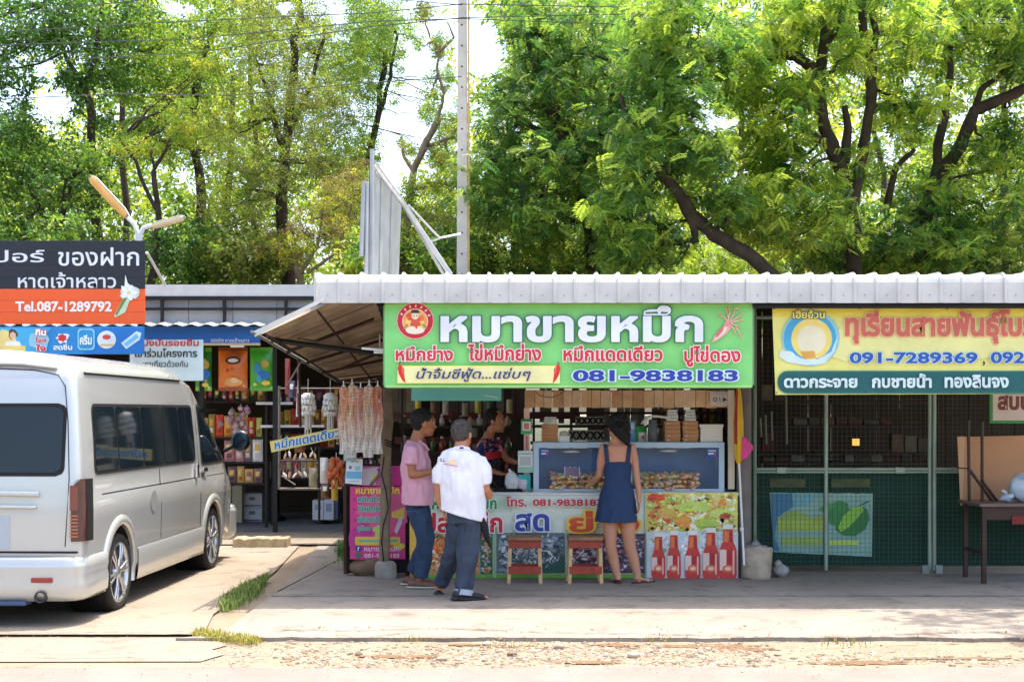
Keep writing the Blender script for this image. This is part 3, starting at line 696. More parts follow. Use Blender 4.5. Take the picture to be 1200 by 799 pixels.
# trunks of the far wood, dark stems that show in the gaps
for i, (px, t, Y, rr) in enumerate([(20, 120, 33, .1), (150, 60, 34, .12), (262, 90, 34, .12), (300, 40, 33, .09), (560, 240, 33, .1), (750, 60, 34, .12), (865, 60, 34, .12), (1035, 80, 33, .1), (1180, 90, 34, .12)]):
    mb = MB(); r = random.Random(i); b0 = P(px, HOR, Y); pts = wob(Vector((b0.x, Y, 0)), P(px + r.uniform(-12, 12), t, Y), 8, .09, r)
    mb.tube(pts, [rr * (1 - .06 * k) for k in range(9)], 7)
    o = thing('thin_tree', 'thin dark trunk in the wood, ' + ['at the far left behind the black sign', 'above the long street lamp', 'left of the olive tree', 'just left of the olive tree trunk', 'right of the utility pole', 'above the middle of the green sign', 'left of the forked limbs', 'right of the forked limbs', 'near the right edge'][i], 'tree', (b0.x, Y, 0), 'thin trunks in the wood'); mb.build('trunk', BARK, o, recalc=False)
# ================================================================== market roof (shared by both stalls)
ROOFM = M('white_coated_sheet_metal', (206, 204, 197), .45, .15, .13, 3.5, .05, 8)
RUST = M('weathered_sheet_metal', (150, 130, 108), .7, .0, .35, 3, .1, 12)
OLDWOOD = M('weathered_wood', (128, 112, 92), .85, 0, .28, 7, .4, 30)
DWOOD = M('dark_stained_timber', (56, 36, 28), .7, 0, .3, 8, .2, 40)
roof = thing('market_roof', 'long low white corrugated metal roof over the squid and durian stalls', 'roof', (0, 12.65, 2.66))
YF = 12.65; zb = P(0, 355, YF).z; zt = P(0, 321, YF).z
x_l = P(370, 0, YF).x; pitch = 25.2 / F * YF
def rib_off(t):      # t in 0..1 across one rib pitch: trapezoid rib profile
    return .022 * (1 if t < .10 else max(0, 1 - (t - .10) / .07) if t < .17 else max(0, 1 - (1 - t) / .07) if t > .93 else 0)
def roof_sheet_mesh(nr_, length):
    ts = [0, .1, .17, .3, .5, .7, .93]
    xs = [i * pitch + t * pitch for i in range(nr_) for t in ts] + [nr_ * pitch]
    os_ = [rib_off(t) for i in range(nr_) for t in ts] + [rib_off(0)]
    prof = [(0, zb, -1, 0), (0, zb + .13, -1, 0), (.0, zt - .075, -1, 0), (.012, zt - .04, -.87, .5), (.04, zt - .012, -.5, .87), (.08, zt, 0, 1)]
    for k in range(1, 7): prof.append((.08 + length * k / 6, zt + .03 * length * k / 6, 0, 1))
    mb = MB(); n = len(xs); vs = []
    r = random.Random(nr_)
    for (dy, z, ny, nz) in prof:
        for x, o in zip(xs, os_): vs.append((x, dy + ny * o, z + nz * o))
    mb.add(vs, [(j * n + i, j * n + i + 1, (j + 1) * n + i + 1, (j + 1) * n + i) for j in range(len(prof) - 1) for i in range(n - 1)], False)
    # thickness at the lower lip
    mb.add([(x, -o + .0, zb) for x, o in zip(xs, os_)] + [(x, .004 - o, zb) for x, o in zip(xs, os_)], [(i, i + 1, n + i + 1, n + i) for i in range(n - 1)], False)
    return mb.mesh('roof_sheet', ROOFM, recalc=False)
rsm = roof_sheet_mesh(4, 6.5)
scr = MB()
k = 0; x = x_l
while x < 7.2:
    o = link('roof_sheet', rsm, roof); o.location = (x, YF - .0012 * (k % 3) - 12.65, -2.66 + .002 * math.sin(k * 3.1)); o.scale = (1.02, 1, 1)
    for j in range(4):
        c = Vector((x + (j + .55) * pitch, YF - .006, zb + .07)); scr.lathe(c, [(0.0001, -.006), (.006, -.005), (.007, 0)], 8, 'Y')
    x += pitch * 4; k += 1
scr.build('screw_heads', STEEL, roof, kind='stuff')
# left end lip of the roof, seen edge on
mb = MB(); mb.box((x_l - .014, YF - .02, zb - .005), (x_l - .002, YF + .05, zt + .012)); mb.box((x_l - .014, YF + .05, zt - .03), (x_l - .002, YF + 6.5, zt + .02)); mb.build('edge_trim', ROOFM, roof)
# purlins and rafters
for i, dy in enumerate((.25, 1.3, 2.4, 3.6, 4.9, 6.2)):
    mb = MB(); mb.box((x_l + .02, YF + dy, zt - .085 + .03 * dy), (7.1, YF + dy + .05, zt - .015 + .03 * dy)); mb.build('purlin', DARK, roof)
for i, xx in enumerate((-1.22, .2, 1.62, 2.3, 4.1, 6.6)):
    mb = MB(); mb.box((xx, YF + .1, zt - .19), (xx + .05, YF + 6.4, zt - .088)); mb.build('rafter', DARK, roof)
# black gap strip under the fascia at right
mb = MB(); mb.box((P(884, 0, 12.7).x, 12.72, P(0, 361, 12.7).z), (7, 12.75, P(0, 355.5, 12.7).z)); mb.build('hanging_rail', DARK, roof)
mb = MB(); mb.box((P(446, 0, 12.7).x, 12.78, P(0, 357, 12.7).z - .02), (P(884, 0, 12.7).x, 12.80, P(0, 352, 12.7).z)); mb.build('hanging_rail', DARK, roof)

# side awning at the left: corrugated sheets sloping down to the left
aw = thing('side_awning', 'brown underside of corrugated awning sloping down left of the green sign', 'awning', (-1.8, 12.7, 2.6))
A0 = P(303, 391, 12.62); A1 = P(430, 333, 12.62)
AB0, AB1 = P(398, 446, 17.3), P(470, 441, 17.3)
def awp(t, y):
    w_ = (y - 12.75) / 4.55; return A0.lerp(A1, t).lerp(AB0.lerp(AB1, t), w_)
def aw_mesh(y0, wid):
    mb = MB(); nper = 3; per = wid / nper; sub = 12
    n = nper * sub
    def fn(u, v):
        y = y0 + wid * u; b = awp(v, y); return (b.x, y, b.z + .055 * abs(math.sin(math.pi * u * nper)))
    mb.smooth = True; mb.grid(fn, n, 6)
    mb.grid(lambda u, v: tuple(Vector(fn(u, v)) + Vector((0, 0, .0015))), n, 6)
    return mb
yy = 12.75; j = 0
while yy < 17.2:
    mb = aw_mesh(yy, .72); mb.build('awning_sheet', RUST, aw, recalc=False); yy += .7; j += 1
mb = MB()   # silver flashing at the front edge
mb.poly([A0 + Vector((-.03, -.03, -.03)), A0 + Vector((-.03, -.03, .025)), P(380, 352, 12.6) + Vector((0, -.01, .03)), P(380, 352, 12.6) + Vector((0, -.01, -.005))], .012, (0, 1, 0))
mb.build('flashing', ROOFM, aw)
mb = MB(); mb.tube([awp(0, 12.6) - Vector((.03, 0, 0)), awp(0, 17.3) - Vector((.03, 0, 0))], (.014, .02), 6); mb.build('edge_gutter', M('dull_galvanised', (140, 138, 134), .5, .5, .2), aw)
# beams under the awning
def beam(name, p, q, w, mat, par): 
    mb = MB(); p, q = Vector(p), Vector(q); mb.tube([p, q], [(w * .7, w * .7)] * 2, 4, smooth=False); return mb.build(name, mat, par)
beam('beam', P(318, 398, 13.2), P(441, 416, 13.2) + Vector((.1, 0, 0)), .035, DARK, aw)
beam('beam', P(348, 398, 13.6), P(452, 414, 13.6), .035, OLDWOOD, aw)
for dy in (1.2, 2.2, 3.2, 4.2):
    beam('beam', awp(.04, 12.62 + dy) - Vector((0, 0, .06)), awp(.97, 12.62 + dy) - Vector((0, 0, .06)), .022, DWOOD, aw)
for t in (.08, .55): beam('purlin', awp(t, 12.7) - Vector((0, 0, .045)), awp(t, 17.3) - Vector((0, 0, .045)), .02, DWOOD, aw)
for (x0, y0, x1, y1, Y) in [(400, 432, 462, 406, 14.8), (350, 421, 352, 500, 14.6)]: beam('brace', P(x0, y0, Y), P(x1, y1, Y), .02, DWOOD, aw)
beam('brace', P(352, 425, 13.9), P(336, 452, 13.9), .012, OLDWOOD, aw)

# tube lamp fixture beside the green sign
tl = thing('tube_lamp', 'white tube lamp fixture poking out left of the green sign', 'lamp', P(437, 410, 13.0))
mb = MB(); mb.tube([P(424, 408, 13.0), P(470, 412, 13.0)], .012, 10); mb.build('tube', WHITE, tl)
mb = MB(); mb.pbox(438, 408, 470, 414, 13.02, .05); mb.build('housing', WHITE, tl, .004)
mb = MB(); mb.tube([P(445, 407, 13.05), P(445, 392, 13.05)], .006, 6); mb.build('hanger', STEEL, tl)

# ---- posts
def round_post(name, label, pts, r, mat, n=12, cat='post', foot=None, footmat=None):
    root = thing(name, label, cat, (pts[0][0], pts[0][1], 0)); mb = MB(); mb.tube(pts, r, n); mb.build('post_shaft', mat, root, recalc=False)
    return root
Yp = 14.25
pp = thing('wooden_post', 'bare wooden post in a concrete foot at the left end of the squid stall', 'post', (P(452, 0, Yp).x, Yp, 0))
mb = MB(); r = random.Random(3)
mb.tube([P(450 + .6 * i + r.uniform(-1, 1), 662 - 24 * i, Yp) for i in range(13)], [.053 + r.uniform(-.004, .004) for i in range(13)], 12)
mb.build('post_shaft', OLDWOOD, pp, recalc=False)
mb = MB(); c = G(452, 679); mb.lathe((P(452, 0, Yp).x, Yp, 0), [(.001, 0), (.095, 0), (.112, .05), (.108, .17), (.085, .2), (.07, .205), (.001, .205)], 18)
me = mb.build('concrete_foot', M('rough_cast_concrete', (150, 142, 134), .95, 0, .2, 10, .6, 30), pp)
mb = MB(); zz = P(0, 522, Yp).z
for k in range(3): mb.tube([Vector((P(455, 0, Yp).x + .058 * math.cos(a), Yp + .058 * math.sin(a), zz + .025 * k + .012 * math.sin(a * 2))) for a in [2 * math.pi * i / 14 for i in range(15)]], .006, 5)
mb.build('cord_lashing', BLACK, pp)
mb = MB(); mb.tube([P(450, 662, Yp - .06), P(447, 635, Yp - .062), P(449, 615, Yp - .066), P(455, 596, Yp - .064), P(452, 575, Yp - .066), P(447, 556, Yp - .06), P(450, 535, Yp - .06)], .006, 5); mb.build('cable', BLACK, pp)
# stone lump behind the foot
mb = MB(); mb.ball(P(432, 664, 14.55), (.2, .15, .115), 16, 10)
me = mb.mesh('rock', M('brown_rock', (128, 104, 82), .95, 0, .25, 6, .7, 14), (0, 0, 0))
for v in me.vertices: v.co += noise.noise_vector(v.co * 7) * .035
ob = link('rock', me, label='brown rock lying against the concrete foot of the wooden post', cat='rock')
# grey steel post at the right end of the stall
rp = thing('steel_post', 'thick grey post between the squid stall and the wire gate', 'post', (P(872, 0, 14.35).x, 14.35, 0))
mb = MB(); mb.tube([(P(872, 0, 14.35).x, 14.35, 0), (P(872, 0, 14.35).x, 14.35, zt + .05)], .075, 16); mb.build('post_shaft', M('grey_brown_paint', (112, 104, 98), .7, 0, .2, 5, .2, 20), rp)
mb = MB(); mb.tube([P(884, 676, 14.5), P(884, 330, 14.5)], .02, 8); mb.build('conduit', M('dull_green_paint', (110, 130, 108), .6, 0, .15), rp)
for k, xx in enumerate((P(446, 0, 17.3).x, 2.3, 6.7)):
    q_ = thing('steel_post', ['dark back post behind the dried squid packs', 'dark back post behind the wire gate', 'dark post at the far right back of the stalls'][k], 'post', (xx, 17.2, 0))
    mb = MB(); mb.box((xx - .04, 17.2, 0), (xx + .04, 17.28, 2.95)); mb.build('post_shaft', DARK, q_)

# ================================================================== tin sign standing on the roof, seen from the side
ts = thing('tin_hoarding', 'grey ribbed tin hoarding seen edge on above the roof', 'hoarding', P(450, 318, 14.2))
Yt = 14.0
def hp(px, py, dy=0): return P(px, py, Yt + dy)
ribs = [(433, 196, 431, 322), (445.2, 207, 443, 322), (445.2, 207, 443, 322), (457.5, 220, 455, 322), (457.5, 220, 455, 322), (470, 236, 467, 322)]
for i in range(3):
    a, b = ribs[2 * i], ribs[2 * i + 1]
    mb = MB(); mb.poly([hp(a[0], a[1], i * .5), hp(b[0], b[1], i * .5 + .5), hp(b[2], b[3], i * .5 + .5), hp(a[2], a[3], i * .5)], .004, (1, 0, 0))
    mb.poly([hp(a[0] - .3, a[1], i * .5), hp(a[0] + 2.2, a[1] + 2, i * .5 + .06), hp(a[2] + 2.2, a[3], i * .5 + .06), hp(a[2] - .3, a[3], i * .5)], .02, (1, 0, 0))
    mb.build('tin_panel', M('pale_tin', (150, 154, 156), .5, .3, .14, 5), ts)
mb = MB(); mb.tube([hp(436, 175), hp(436, 330)], .022, 8); mb.build('frame_post', STEEL, ts)
mb = MB(); mb.tube([hp(427, 212, -.1), hp(424, 300, -.1)], .026, 4); mb.tube([hp(430, 215, -.1), hp(429, 322, -.1)], .02, 4); mb.build('edge_trim', STEEL, ts)
mb = MB(); mb.tube([hp(437, 190), hp(472, 238, 1.2), hp(528, 322, 1.2)], [.03, .03, .03], 8); mb.build('stay', STEEL, ts)
mb = MB(); mb.tube([hp(472, 240, 1.25), hp(520, 322, 1.25)], .016, 8); mb.build('stay', STEEL, ts)
mb = MB(); mb.tube([hp(478, 240, 1.3), hp(515, 279, 1.3), hp(540, 274, 1.4)], .012, 6); mb.tube([hp(515, 279, 1.3), hp(505, 283, 1.3)], .012, 6); mb.build('cable', STEEL, ts)

# ================================================================== utility pole and wires
up = thing('utility_pole', 'square concrete utility pole with bolt holes behind the stalls', 'utility pole', (P(542, 0, 21.2).x, 21.2, 0))
CP = M('pole_concrete', (196, 190, 178), .85, 0, .12, 4, .3, 21.6)
mb = MB(); Yu = 21.2
a0 = P(542, 0, Yu).x; top = P(0, -140, Yu).z
mb.add([(a0 - .105, Yu, 0), (a0 + .105, Yu, 0), (a0 + .105, Yu + .17, 0), (a0 - .105, Yu + .17, 0), (a0 - .06, Yu + .02, top), (a0 + .05, Yu + .02, top), (a0 + .05, Yu + .15, top), (a0 - .06, Yu + .15, top)], [(0, 3, 2, 1), (4, 5, 6, 7), (0, 1, 5, 4), (1, 2, 6, 5), (2, 3, 7, 6), (3, 0, 4, 7)], False)
mb.build('pole_shaft', CP, up, .01)
mb = MB(); mb.box((a0 + .08, Yu - .012, 0), (a0 + .105, Yu + .05, top - .6)); mb.build('conduit', M('tan_conduit', (190, 160, 96), .7, 0, .15), up)
for i in range(24):
    z = 2.5 + .31 * i; c = (a0 - .01 + .0, Yu - .004 + .02 * z / top, z)
    mb = MB(); mb.lathe(c, [(.0001, 0), (.014, 0), (.014, .01)], 8, 'Y'); mb.build('bolt_hole', DARK, up)
mb = MB()
WIRE = M('black_cable', (70, 72, 74), .6, 0, .1)
wires = [[(-40, 22, 22), (150, 2, 21.6), (300, -14, 21.1), (541, 6, 21.1)], [(-40, 40, 22), (200, 26, 21.6), (440, 15, 21.1), (541, 5, 21.1), (760, 9, 21.1), (1240, 12, 21.6)],
         [(-40, 54, 22), (220, 46, 21.6), (440, 25, 21.1), (541, 22, 21.1), (760, 30, 21.1), (1240, 18, 21.6)], [(-40, 76, 22), (230, 62, 21.6), (430, 32, 21.1), (541, 21, 21.1), (760, 16, 21.1), (1240, 30, 21.6)],
         [(-40, 118, 22), (140, 110, 22), (270, 112, 21.6), (420, 98, 21.1), (541, 90, 21.1)]]
for i, wp in enumerate(wires):
    mb = MB(); pts = []
    for (a, b, Y), (c, d, Y2) in zip(wp[:-1], wp[1:]):
        for t in range(6): pts.append(P(a + (c - a) * t / 6, b + (d - b) * t / 6, Y + (Y2 - Y) * t / 6))
    pts.append(P(*wp[-1])); mb.tube(pts, .0075, 5)
    mb.build('overhead_wire', WIRE, label=['short upper wire running left from the pole top', 'highest wire crossing the whole picture through the pole', 'second wire, sagging slightly to the right of the pole', 'steepest wire rising from the left edge to the pole', 'lowest wire hanging in front of the left trees'][i], cat='wire', group='overhead wires on the utility pole')

# ================================================================== GREEN SIGN
YG = 12.76
gs = thing('hanging_sign', 'wide green banner sign with big white lettering over the squid counter', 'sign', P(666, 404, YG))
mb = MB(); r = random.Random(4)
def vinyl(name, parent, x0, y0, x1, y1, Y, col, amp=.003, seed=0, nu=60, nv=10, corners=None, edge=True):
    """hanging vinyl sheet with slight waves; drawn as a thin solid"""
    cr = corners or [(x0, y0), (x1, y0), (x1, y1), (x0, y1)]
    mb = MB(); mb.col(col)
    def fn(u, v, o=0):
        px = (cr[0][0] * (1 - u) + cr[1][0] * u) * (1 - v) + (cr[3][0] * (1 - u) + cr[2][0] * u) * v
        py = (cr[0][1] * (1 - u) + cr[1][1] * u) * (1 - v) + (cr[3][1] * (1 - u) + cr[2][1] * u) * v
        p = P(px, py, Y); e = 1.6 * math.exp(-v * 12) + .6 * math.exp(-(1 - v) * 10)
        return (p.x, Y + .004 + o + amp * 0.5 * abs(noise.noise(Vector((u * 14, v * 3, seed)))), p.z + .004 * e * noise.noise(Vector((u * 16, seed, 0))) * (1 if edge else 0))
    mb.grid(lambda u, v: fn(u, v), nu, nv); mb.grid(lambda u, v: fn(u, v, .003), nu, nv)
    return mb.build(name, PRINT, parent, recalc=False)
vinyl('vinyl_sheet', gs, 450.5, 355, 882, 454, YG, (134, 218, 122), seed=1)
mb = MB(); 
for (a, b, c, d) in [(449, 354, 884, 358), (449, 451, 884, 455), (449, 354, 453, 455), (880, 354, 884, 455)]: mb.pbox(a, b, c, d, YG + .012, .025)
mb.build('sign_frame', M('green_grey_steel', (118, 150, 110), .6, 0, .15), gs)
s = Sign(YG)
s.rect(452, 356, 881, 359, (150, 224, 110)); s.rect(452, 451.5, 881, 453.5, (176, 232, 130))
# round logo
s.ell(486.5, 376, 22, 21.6, (250, 190, 170)); s.ell(486.5, 376, 21, 20.6, (206, 34, 52)); s.ell(486.5, 376.5, 15.2, 15, (250, 214, 200)); s.ell(486.5, 376.5, 14.2, 14, (250, 170, 90))
s.blob(486.5, 377, 11, 11, (252, 214, 120), 3, .15); s.ell(486.5, 387, 11, 4.5, (252, 236, 214)); s.blob(481, 371, 5, 4, (232, 90, 50), 5); s.blob(493, 373, 4, 4, (240, 130, 60), 6)
s.blob(487, 377, 6, 8, (224, 92, 60), 8, .3); s.ell(486.5, 370, 4.2, 4.4, (250, 224, 190)); s.poly([(481, 367), (492, 367), (490, 363), (483, 363)], (40, 60, 50)); s.ell(485, 370, .7, .7, (20, 20, 20)); s.ell(488.4, 370, .7, .7, (20, 20, 20))
s.line([(478, 380), (472, 386)], 1.2, (120, 150, 40)); s.line([(495, 380), (501, 385)], 1.2, (120, 150, 40))
for k in range(7):
    a = R(205 + 22 * k); s.line([(486.5 + 16.2 * math.cos(a), 376 + 16.2 * math.sin(a)), (486.5 + 19 * math.cos(a + .05), 376 + 19 * math.sin(a + .05))], 1.9, (255, 220, 200))
# squid drawing at the right end
s.poly([(833, 402), (838, 392), (848, 381), (855, 377), (858, 383), (851, 391), (842, 398)], (240, 176, 160)); s.poly([(836, 399), (846, 387), (854, 379), (850, 389), (842, 396)], (250, 224, 214))
s.poly([(838, 392), (848, 381), (847, 388), (840, 396)], (228, 120, 110)); s.ell(852, 379, 4.4, 3.4, (236, 160, 144), rot=-45)
for (a, b, c_, d) in [(853, 377, 850, 362), (853, 376, 854, 358), (855, 376, 861, 362), (856, 377, 870, 366), (856, 378, 871, 374), (856, 379, 867, 384), (855, 380, 862, 392), (852, 376, 841, 368), (862, 384, 868, 396), (861, 362, 866, 360)]:
    s.line([(a, b), ((a + c_) / 2 + 1.5, (b + d) / 2), (c_, d)], 1.5, (238, 150, 130)); s.line([(a, b), ((a + c_) / 2 + 1.5, (b + d) / 2)], .6, (252, 226, 214))
# strip with the sauce line
s.rect(466, 428.5, 656, 449, (244, 236, 168)); s.rect(466, 428.5, 656, 430, (250, 240, 120)); s.rect(466, 447.4, 656, 449, (250, 240, 150))
for fl, cx in ((1, 467), (-1, 648)):
    pts = [(0, 3), (2, -1), (5, -1), (8, 5), (8, 12), (9, 18), (9.5, 21), (6, 18), (2, 11)]
    pts = [((cx - 1 + a if fl == 1 else cx + 9 - a), 428 + b) for a, b in pts]; s.poly(pts, (222, 40, 34)); s.line([(pts[1][0], pts[1][1]), (pts[1][0] + fl * 1.5, pts[1][1] - 3)], 1.3, (60, 120, 40)); s.line([pts[2], ((pts[3][0] + pts[4][0]) / 2 - fl, 438)], 1, (250, 130, 110))
s.build('printed_artwork', gs)
WH = (236, 240, 250)
s.text(gs, 'หมาขายหมึก', 515, 357, 825, 402.5, WH, .035, ((44, 106, 92), .022))
for st, a, b, c_, d in [('หมึกย่าง', 463, 404, 532, 424), ('ไข่หมึกย่าง', 547, 402, 635, 424), ('หมึกแดดเดียว', 659, 404, 777, 424.5), ('ปูไข่ดอง', 800, 404, 868, 431)]:
    s.text(gs, st, a, b, c_, d, (214, 44, 54), .03, ((250, 226, 220), .05))
s.text(gs, 'น้ำจิ้มซีฟู้ด...แซ่บๆ', 488, 431, 622, 447.5, (44, 54, 120), .012, None, shear=.25)
s.text(gs, '081-9838183', 669, 432.5, 866, 448.5, (38, 62, 160), .035, ((214, 232, 240), .055))
for k in range(12):      # cable ties along the top edge
    pass

# ================================================================== YELLOW SIGN
YY = 12.85
ys = thing('hanging_sign', 'yellow banner sign with red Thai title and blue phone number at right', 'sign', P(1080, 410, YY))
vinyl('vinyl_sheet', ys, 905, 360, 1330, 462, YY, (236, 232, 130), .004, 2, corners=[(905, 360), (1330, 361), (1330, 461), (909, 462.5)])
s = Sign(YY)
s.rect(906, 361.5, 1328, 371, (240, 222, 84)); 
for k in range(8): s.blob(950 + 48 * k, 402, 34, 22, (238, 234, 152), k, .2)
# badge without its mascot: blue ring round a plain pale disc
s.ell(950, 396, 34, 33, (150, 206, 214)); s.ell(949, 397, 31, 31, (72, 172, 214)); s.ell(951, 397, 24, 24, (246, 222, 120)); s.ell(951, 398, 17, 17, (240, 232, 196))
s.poly([(914, 410), (928, 414), (940, 420), (958, 421), (974, 412), (982, 392), (978, 412), (966, 426), (944, 428), (922, 424), (913, 418)], (214, 234, 232)); s.ell(922, 416, 9, 5, (222, 238, 226))
s.poly([(938, 412), (954, 411), (956, 419), (942, 421)], (228, 170, 70))
s.rrect(911, 434.5, 1340, 461, 12, (20, 104, 100)); s.rrect(913, 437, 1340, 459, 10, (16, 92, 92))
for (a, b) in [(907, 362), (1007, 361.5), (1110, 362), (1212, 362), (910, 460), (1014, 459.6), (1115, 460), (1218, 460)]: s.ell(a, b, .9, .9, (30, 30, 30), 8)
s.build('printed_artwork', ys)
s.text(ys, 'เฮียอ้วน', 928, 362, 967, 374, (250, 236, 130), .03, ((70, 70, 30), .05))
s.text(ys, 'ทุเรียนสายพันธุ์โบราณ', 989, 362, 1252, 404, (208, 104, 86), .045, ((244, 200, 140), .03))
s.text(ys, '091-7289369', 994, 411.5, 1146, 427, (28, 88, 176), .03, ((200, 222, 236), .04))
s.text(ys, ',', 1151, 423, 1153.5, 429, (28, 30, 60), .03); s.text(ys, '092', 1159, 411.5, 1201, 427, (28, 88, 176), .03, ((200, 222, 236), .04))
for st, a, c_, t in [('ดาวกระจาย', 918, 1004, 443), ('กบชายน้ำ', 1021, 1091, 437.5), ('ทองลินจง', 1106, 1181, 439)]:
    s.text(ys, st, a, t, c_, 454.5, (214, 234, 232), .04)

# ================================================================== backs and sides of the stalls
PLY = M('grey_brown_boards', (98, 84, 68), .9, 0, .3, 3, .3, 14)
def board_wall(name, label, x0, x1, Y, z0, z1, w, mats, seed, gapp=.0, cat='wall'):
    root = thing(name, label, cat, ((x0 + x1) / 2, Y, 0)); r = random.Random(seed); x = x0
    while x < x1:
        ww = w * r.uniform(.85, 1.15); mb = MB(); mb.box((x, Y + r.uniform(0, .012), z0 + r.uniform(0, .03)), (min(x1, x + ww) - .006, Y + .03, z1 - r.uniform(0, .04)))
        if r.random() > gapp: mb.build('plank', r.choice(mats), root)
        x += ww
    return root
SL = [M('slat_pale', (150, 140, 122), .85, 0, .25, 6), M('slat_grey', (120, 112, 100), .85, 0, .25, 6), M('slat_dark', (84, 70, 58), .85, 0, .25, 6)]
board_wall('slat_screen', 'row of weathered upright slats behind the squid sellers', P(460, 0, 17.4).x, P(700, 0, 17.4).x, 17.4, 1.55, 2.25, .085, SL, 1, .35, 'screen')
board_wall('slat_screen', 'lower boarded back wall behind the squid counter', P(455, 0, 17.42).x, P(870, 0, 17.42).x, 17.42, .05, 1.25, .12, [PLY, DWOOD], 2, 0, 'wall')
board_wall('slat_screen', 'upright slats hanging behind the sauce bucket and carton stacks', P(700, 0, 17.4).x, P(872, 0, 17.4).x, 17.4, 1.25, 2.25, .085, SL, 5, .25, 'screen')
for (y_, px0, px1, Y, m_, lab) in [(487, 460, 680, 17.1, (96, 40, 34), 'dark red rail behind the customers heads'), (516, 462, 600, 17.1, (82, 36, 32), 'lower dark red rail beside the post')]:
    mb = MB(); mb.pbox(px0, y_ - 4, px1, y_ + 4, Y, .06); mb.build('timber_rail', M('dark_red_paint', m_, .6, 0, .25), label=lab, cat='rail', bevel=.004, loc=P(px0, y_, Y))
# dark back of the right stall
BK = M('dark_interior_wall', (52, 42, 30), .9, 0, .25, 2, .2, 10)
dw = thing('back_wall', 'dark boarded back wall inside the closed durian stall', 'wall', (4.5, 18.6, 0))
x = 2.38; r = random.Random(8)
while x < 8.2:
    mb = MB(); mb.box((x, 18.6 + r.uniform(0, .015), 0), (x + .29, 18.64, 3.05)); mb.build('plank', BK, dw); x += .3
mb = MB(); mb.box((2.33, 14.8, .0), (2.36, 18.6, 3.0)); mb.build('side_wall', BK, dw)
# ================================================================== van
VAN_RZ = R(-2.3)
van = thing('parked_van', 'silver high-roof passenger van parked on the left driveway', 'van', (-4.27, 12.15, .02), rz=VAN_RZ)
PAINT = M('silver_van_paint', (194, 195, 191), .26, .4, .015, 1.2, 0, coat=.7)
GLASS = M('dark_tinted_glass', (20, 32, 38), .05, 0, .1, 2, spec=.5)
GAP = M('dark_gap', (22, 21, 20), .7, 0, .1)
SILV = M('alloy_wheel', (196, 196, 198), .25, .85, .05)
PROF = [(.78, .25), (.90, .27), (.93, .36), (.938, .60), (.943, .80), (.943, .975), (.925, 1.005), (.921, 1.15), (.90, 1.45), (.866, 1.78), (.84, 1.94), (.83, 1.985), (.80, 2.045), (.70, 2.11), (.5, 2.155), (.25, 2.175), (.001, 2.18)]
WB = 3.15
def vdef(x, y, z):
    w = max(0, min(1, (-y - .15) / .7)); y2 = y
    if z > 1.1: y2 += w * (z - 1.1) * .13
    if z > 1.9: y2 += w * ((z - 1.9) / .28) ** 2 * .16
    return x, y2, z
def xs_(y):
    if y <= -.95: return .905
    for (a, b), (c, d) in zip([(-.95, .905), (-.93, .955), (-.88, .985), (-.80, 1), (3.6, 1), (4.0, .975), (4.25, .93), (4.38, .84)][:-1], [(-.95, .905), (-.93, .955), (-.88, .985), (-.80, 1), (3.6, 1), (4.0, .975), (4.25, .93), (4.38, .84)][1:]):
        if a <= y <= c: return b + (d - b) * (y - a) / (c - a)
    return .84
def roofz(y):
    pts = [(-9, 2.18), (2.2, 2.18), (2.7, 2.06), (4.02, 1.16), (4.3, .95), (4.38, .86)]
    for (a, b), (c, d) in zip(pts[:-1], pts[1:]):
        if a <= y <= c: return b + (d - b) * (y - a) / (c - a)
    return .86
def prof_at(y):
    rz = roofz(y); s_ = xs_(y); out = []
    for x, z in PROF:
        zz = z
        if rz < 2.17:      # squash everything above the shoulder into the falling front
            lo = .8 if rz < 1.2 else 1.0
            if z > lo: zz = lo + (z - lo) * (rz - lo) / (2.18 - lo) if rz > lo else lo - (lo - rz) * (z - lo) / (2.18 - lo)
        out.append((x * s_, zz))
    return out
def side_x(y, z):
    p = prof_at(y)
    for (a, b), (c, d) in zip(p[:-1], p[1:]):
        if b <= z <= d and d > b: return a + (c - a) * (z - b) / (d - b)
    return p[5][0]
ST = [-.95, -.93, -.88, -.80, -.6, -.35, 0, .5, 1.0, 1.6, 2.2, 2.45, 2.7, 3.0, 3.3, 3.6, 3.8, 4.02, 4.15, 4.3, 4.38]
mb = MB(); vs = []; npf = len(PROF); ring = 2 * npf
for y in ST:
    p = prof_at(y)
    vs += [vdef(x, y, z) for x, z in p] + [vdef(-x, y, z) for x, z in p[::-1]]
fs = []
for i in range(len(ST) - 1):
    for k in range(ring):
        a = i * ring + k; b = i * ring + (k + 1) % ring; fs.append((a, b, b + ring, a + ring))
for base in (0, (len(ST) - 1) * ring):
    for k in range(npf - 1):
        q4 = (base + k, base + k + 1, base + ring - 2 - k, base + ring - 1 - k); fs.append(q4)
mb.add(vs, fs, True)
me = mb.mesh('body', PAINT)
body = bpy.data.objects.new('body', me); COL.objects.link(body)
ct = MB()
for y in (0, WB):
    for sx in (-1, 1): ct.lathe((sx * .6, y, .335), [(.0001, 0), (.385, 0), (.385, sx * .5), (.0001, sx * .5)], 36, 'X')
cme = ct.mesh('cut', PAINT); co = bpy.data.objects.new('cut', cme); COL.objects.link(co)
bo = body.modifiers.new('b', 'BOOLEAN'); bo.object = co; bo.operation = 'DIFFERENCE'; bo.solver = 'EXACT'
dg = bpy.context.evaluated_depsgraph_get(); nm = bpy.data.meshes.new_from_object(body.evaluated_get(dg))
bpy.data.objects.remove(body); bpy.data.objects.remove(co)
nm.materials.clear(); nm.materials.append(PAINT); nm.name = 'body'
for p in nm.polygons: p.use_smooth = True
body = link('body', nm, van)
es = body.modifiers.new('split', 'EDGE_SPLIT'); es.split_angle = R(38)
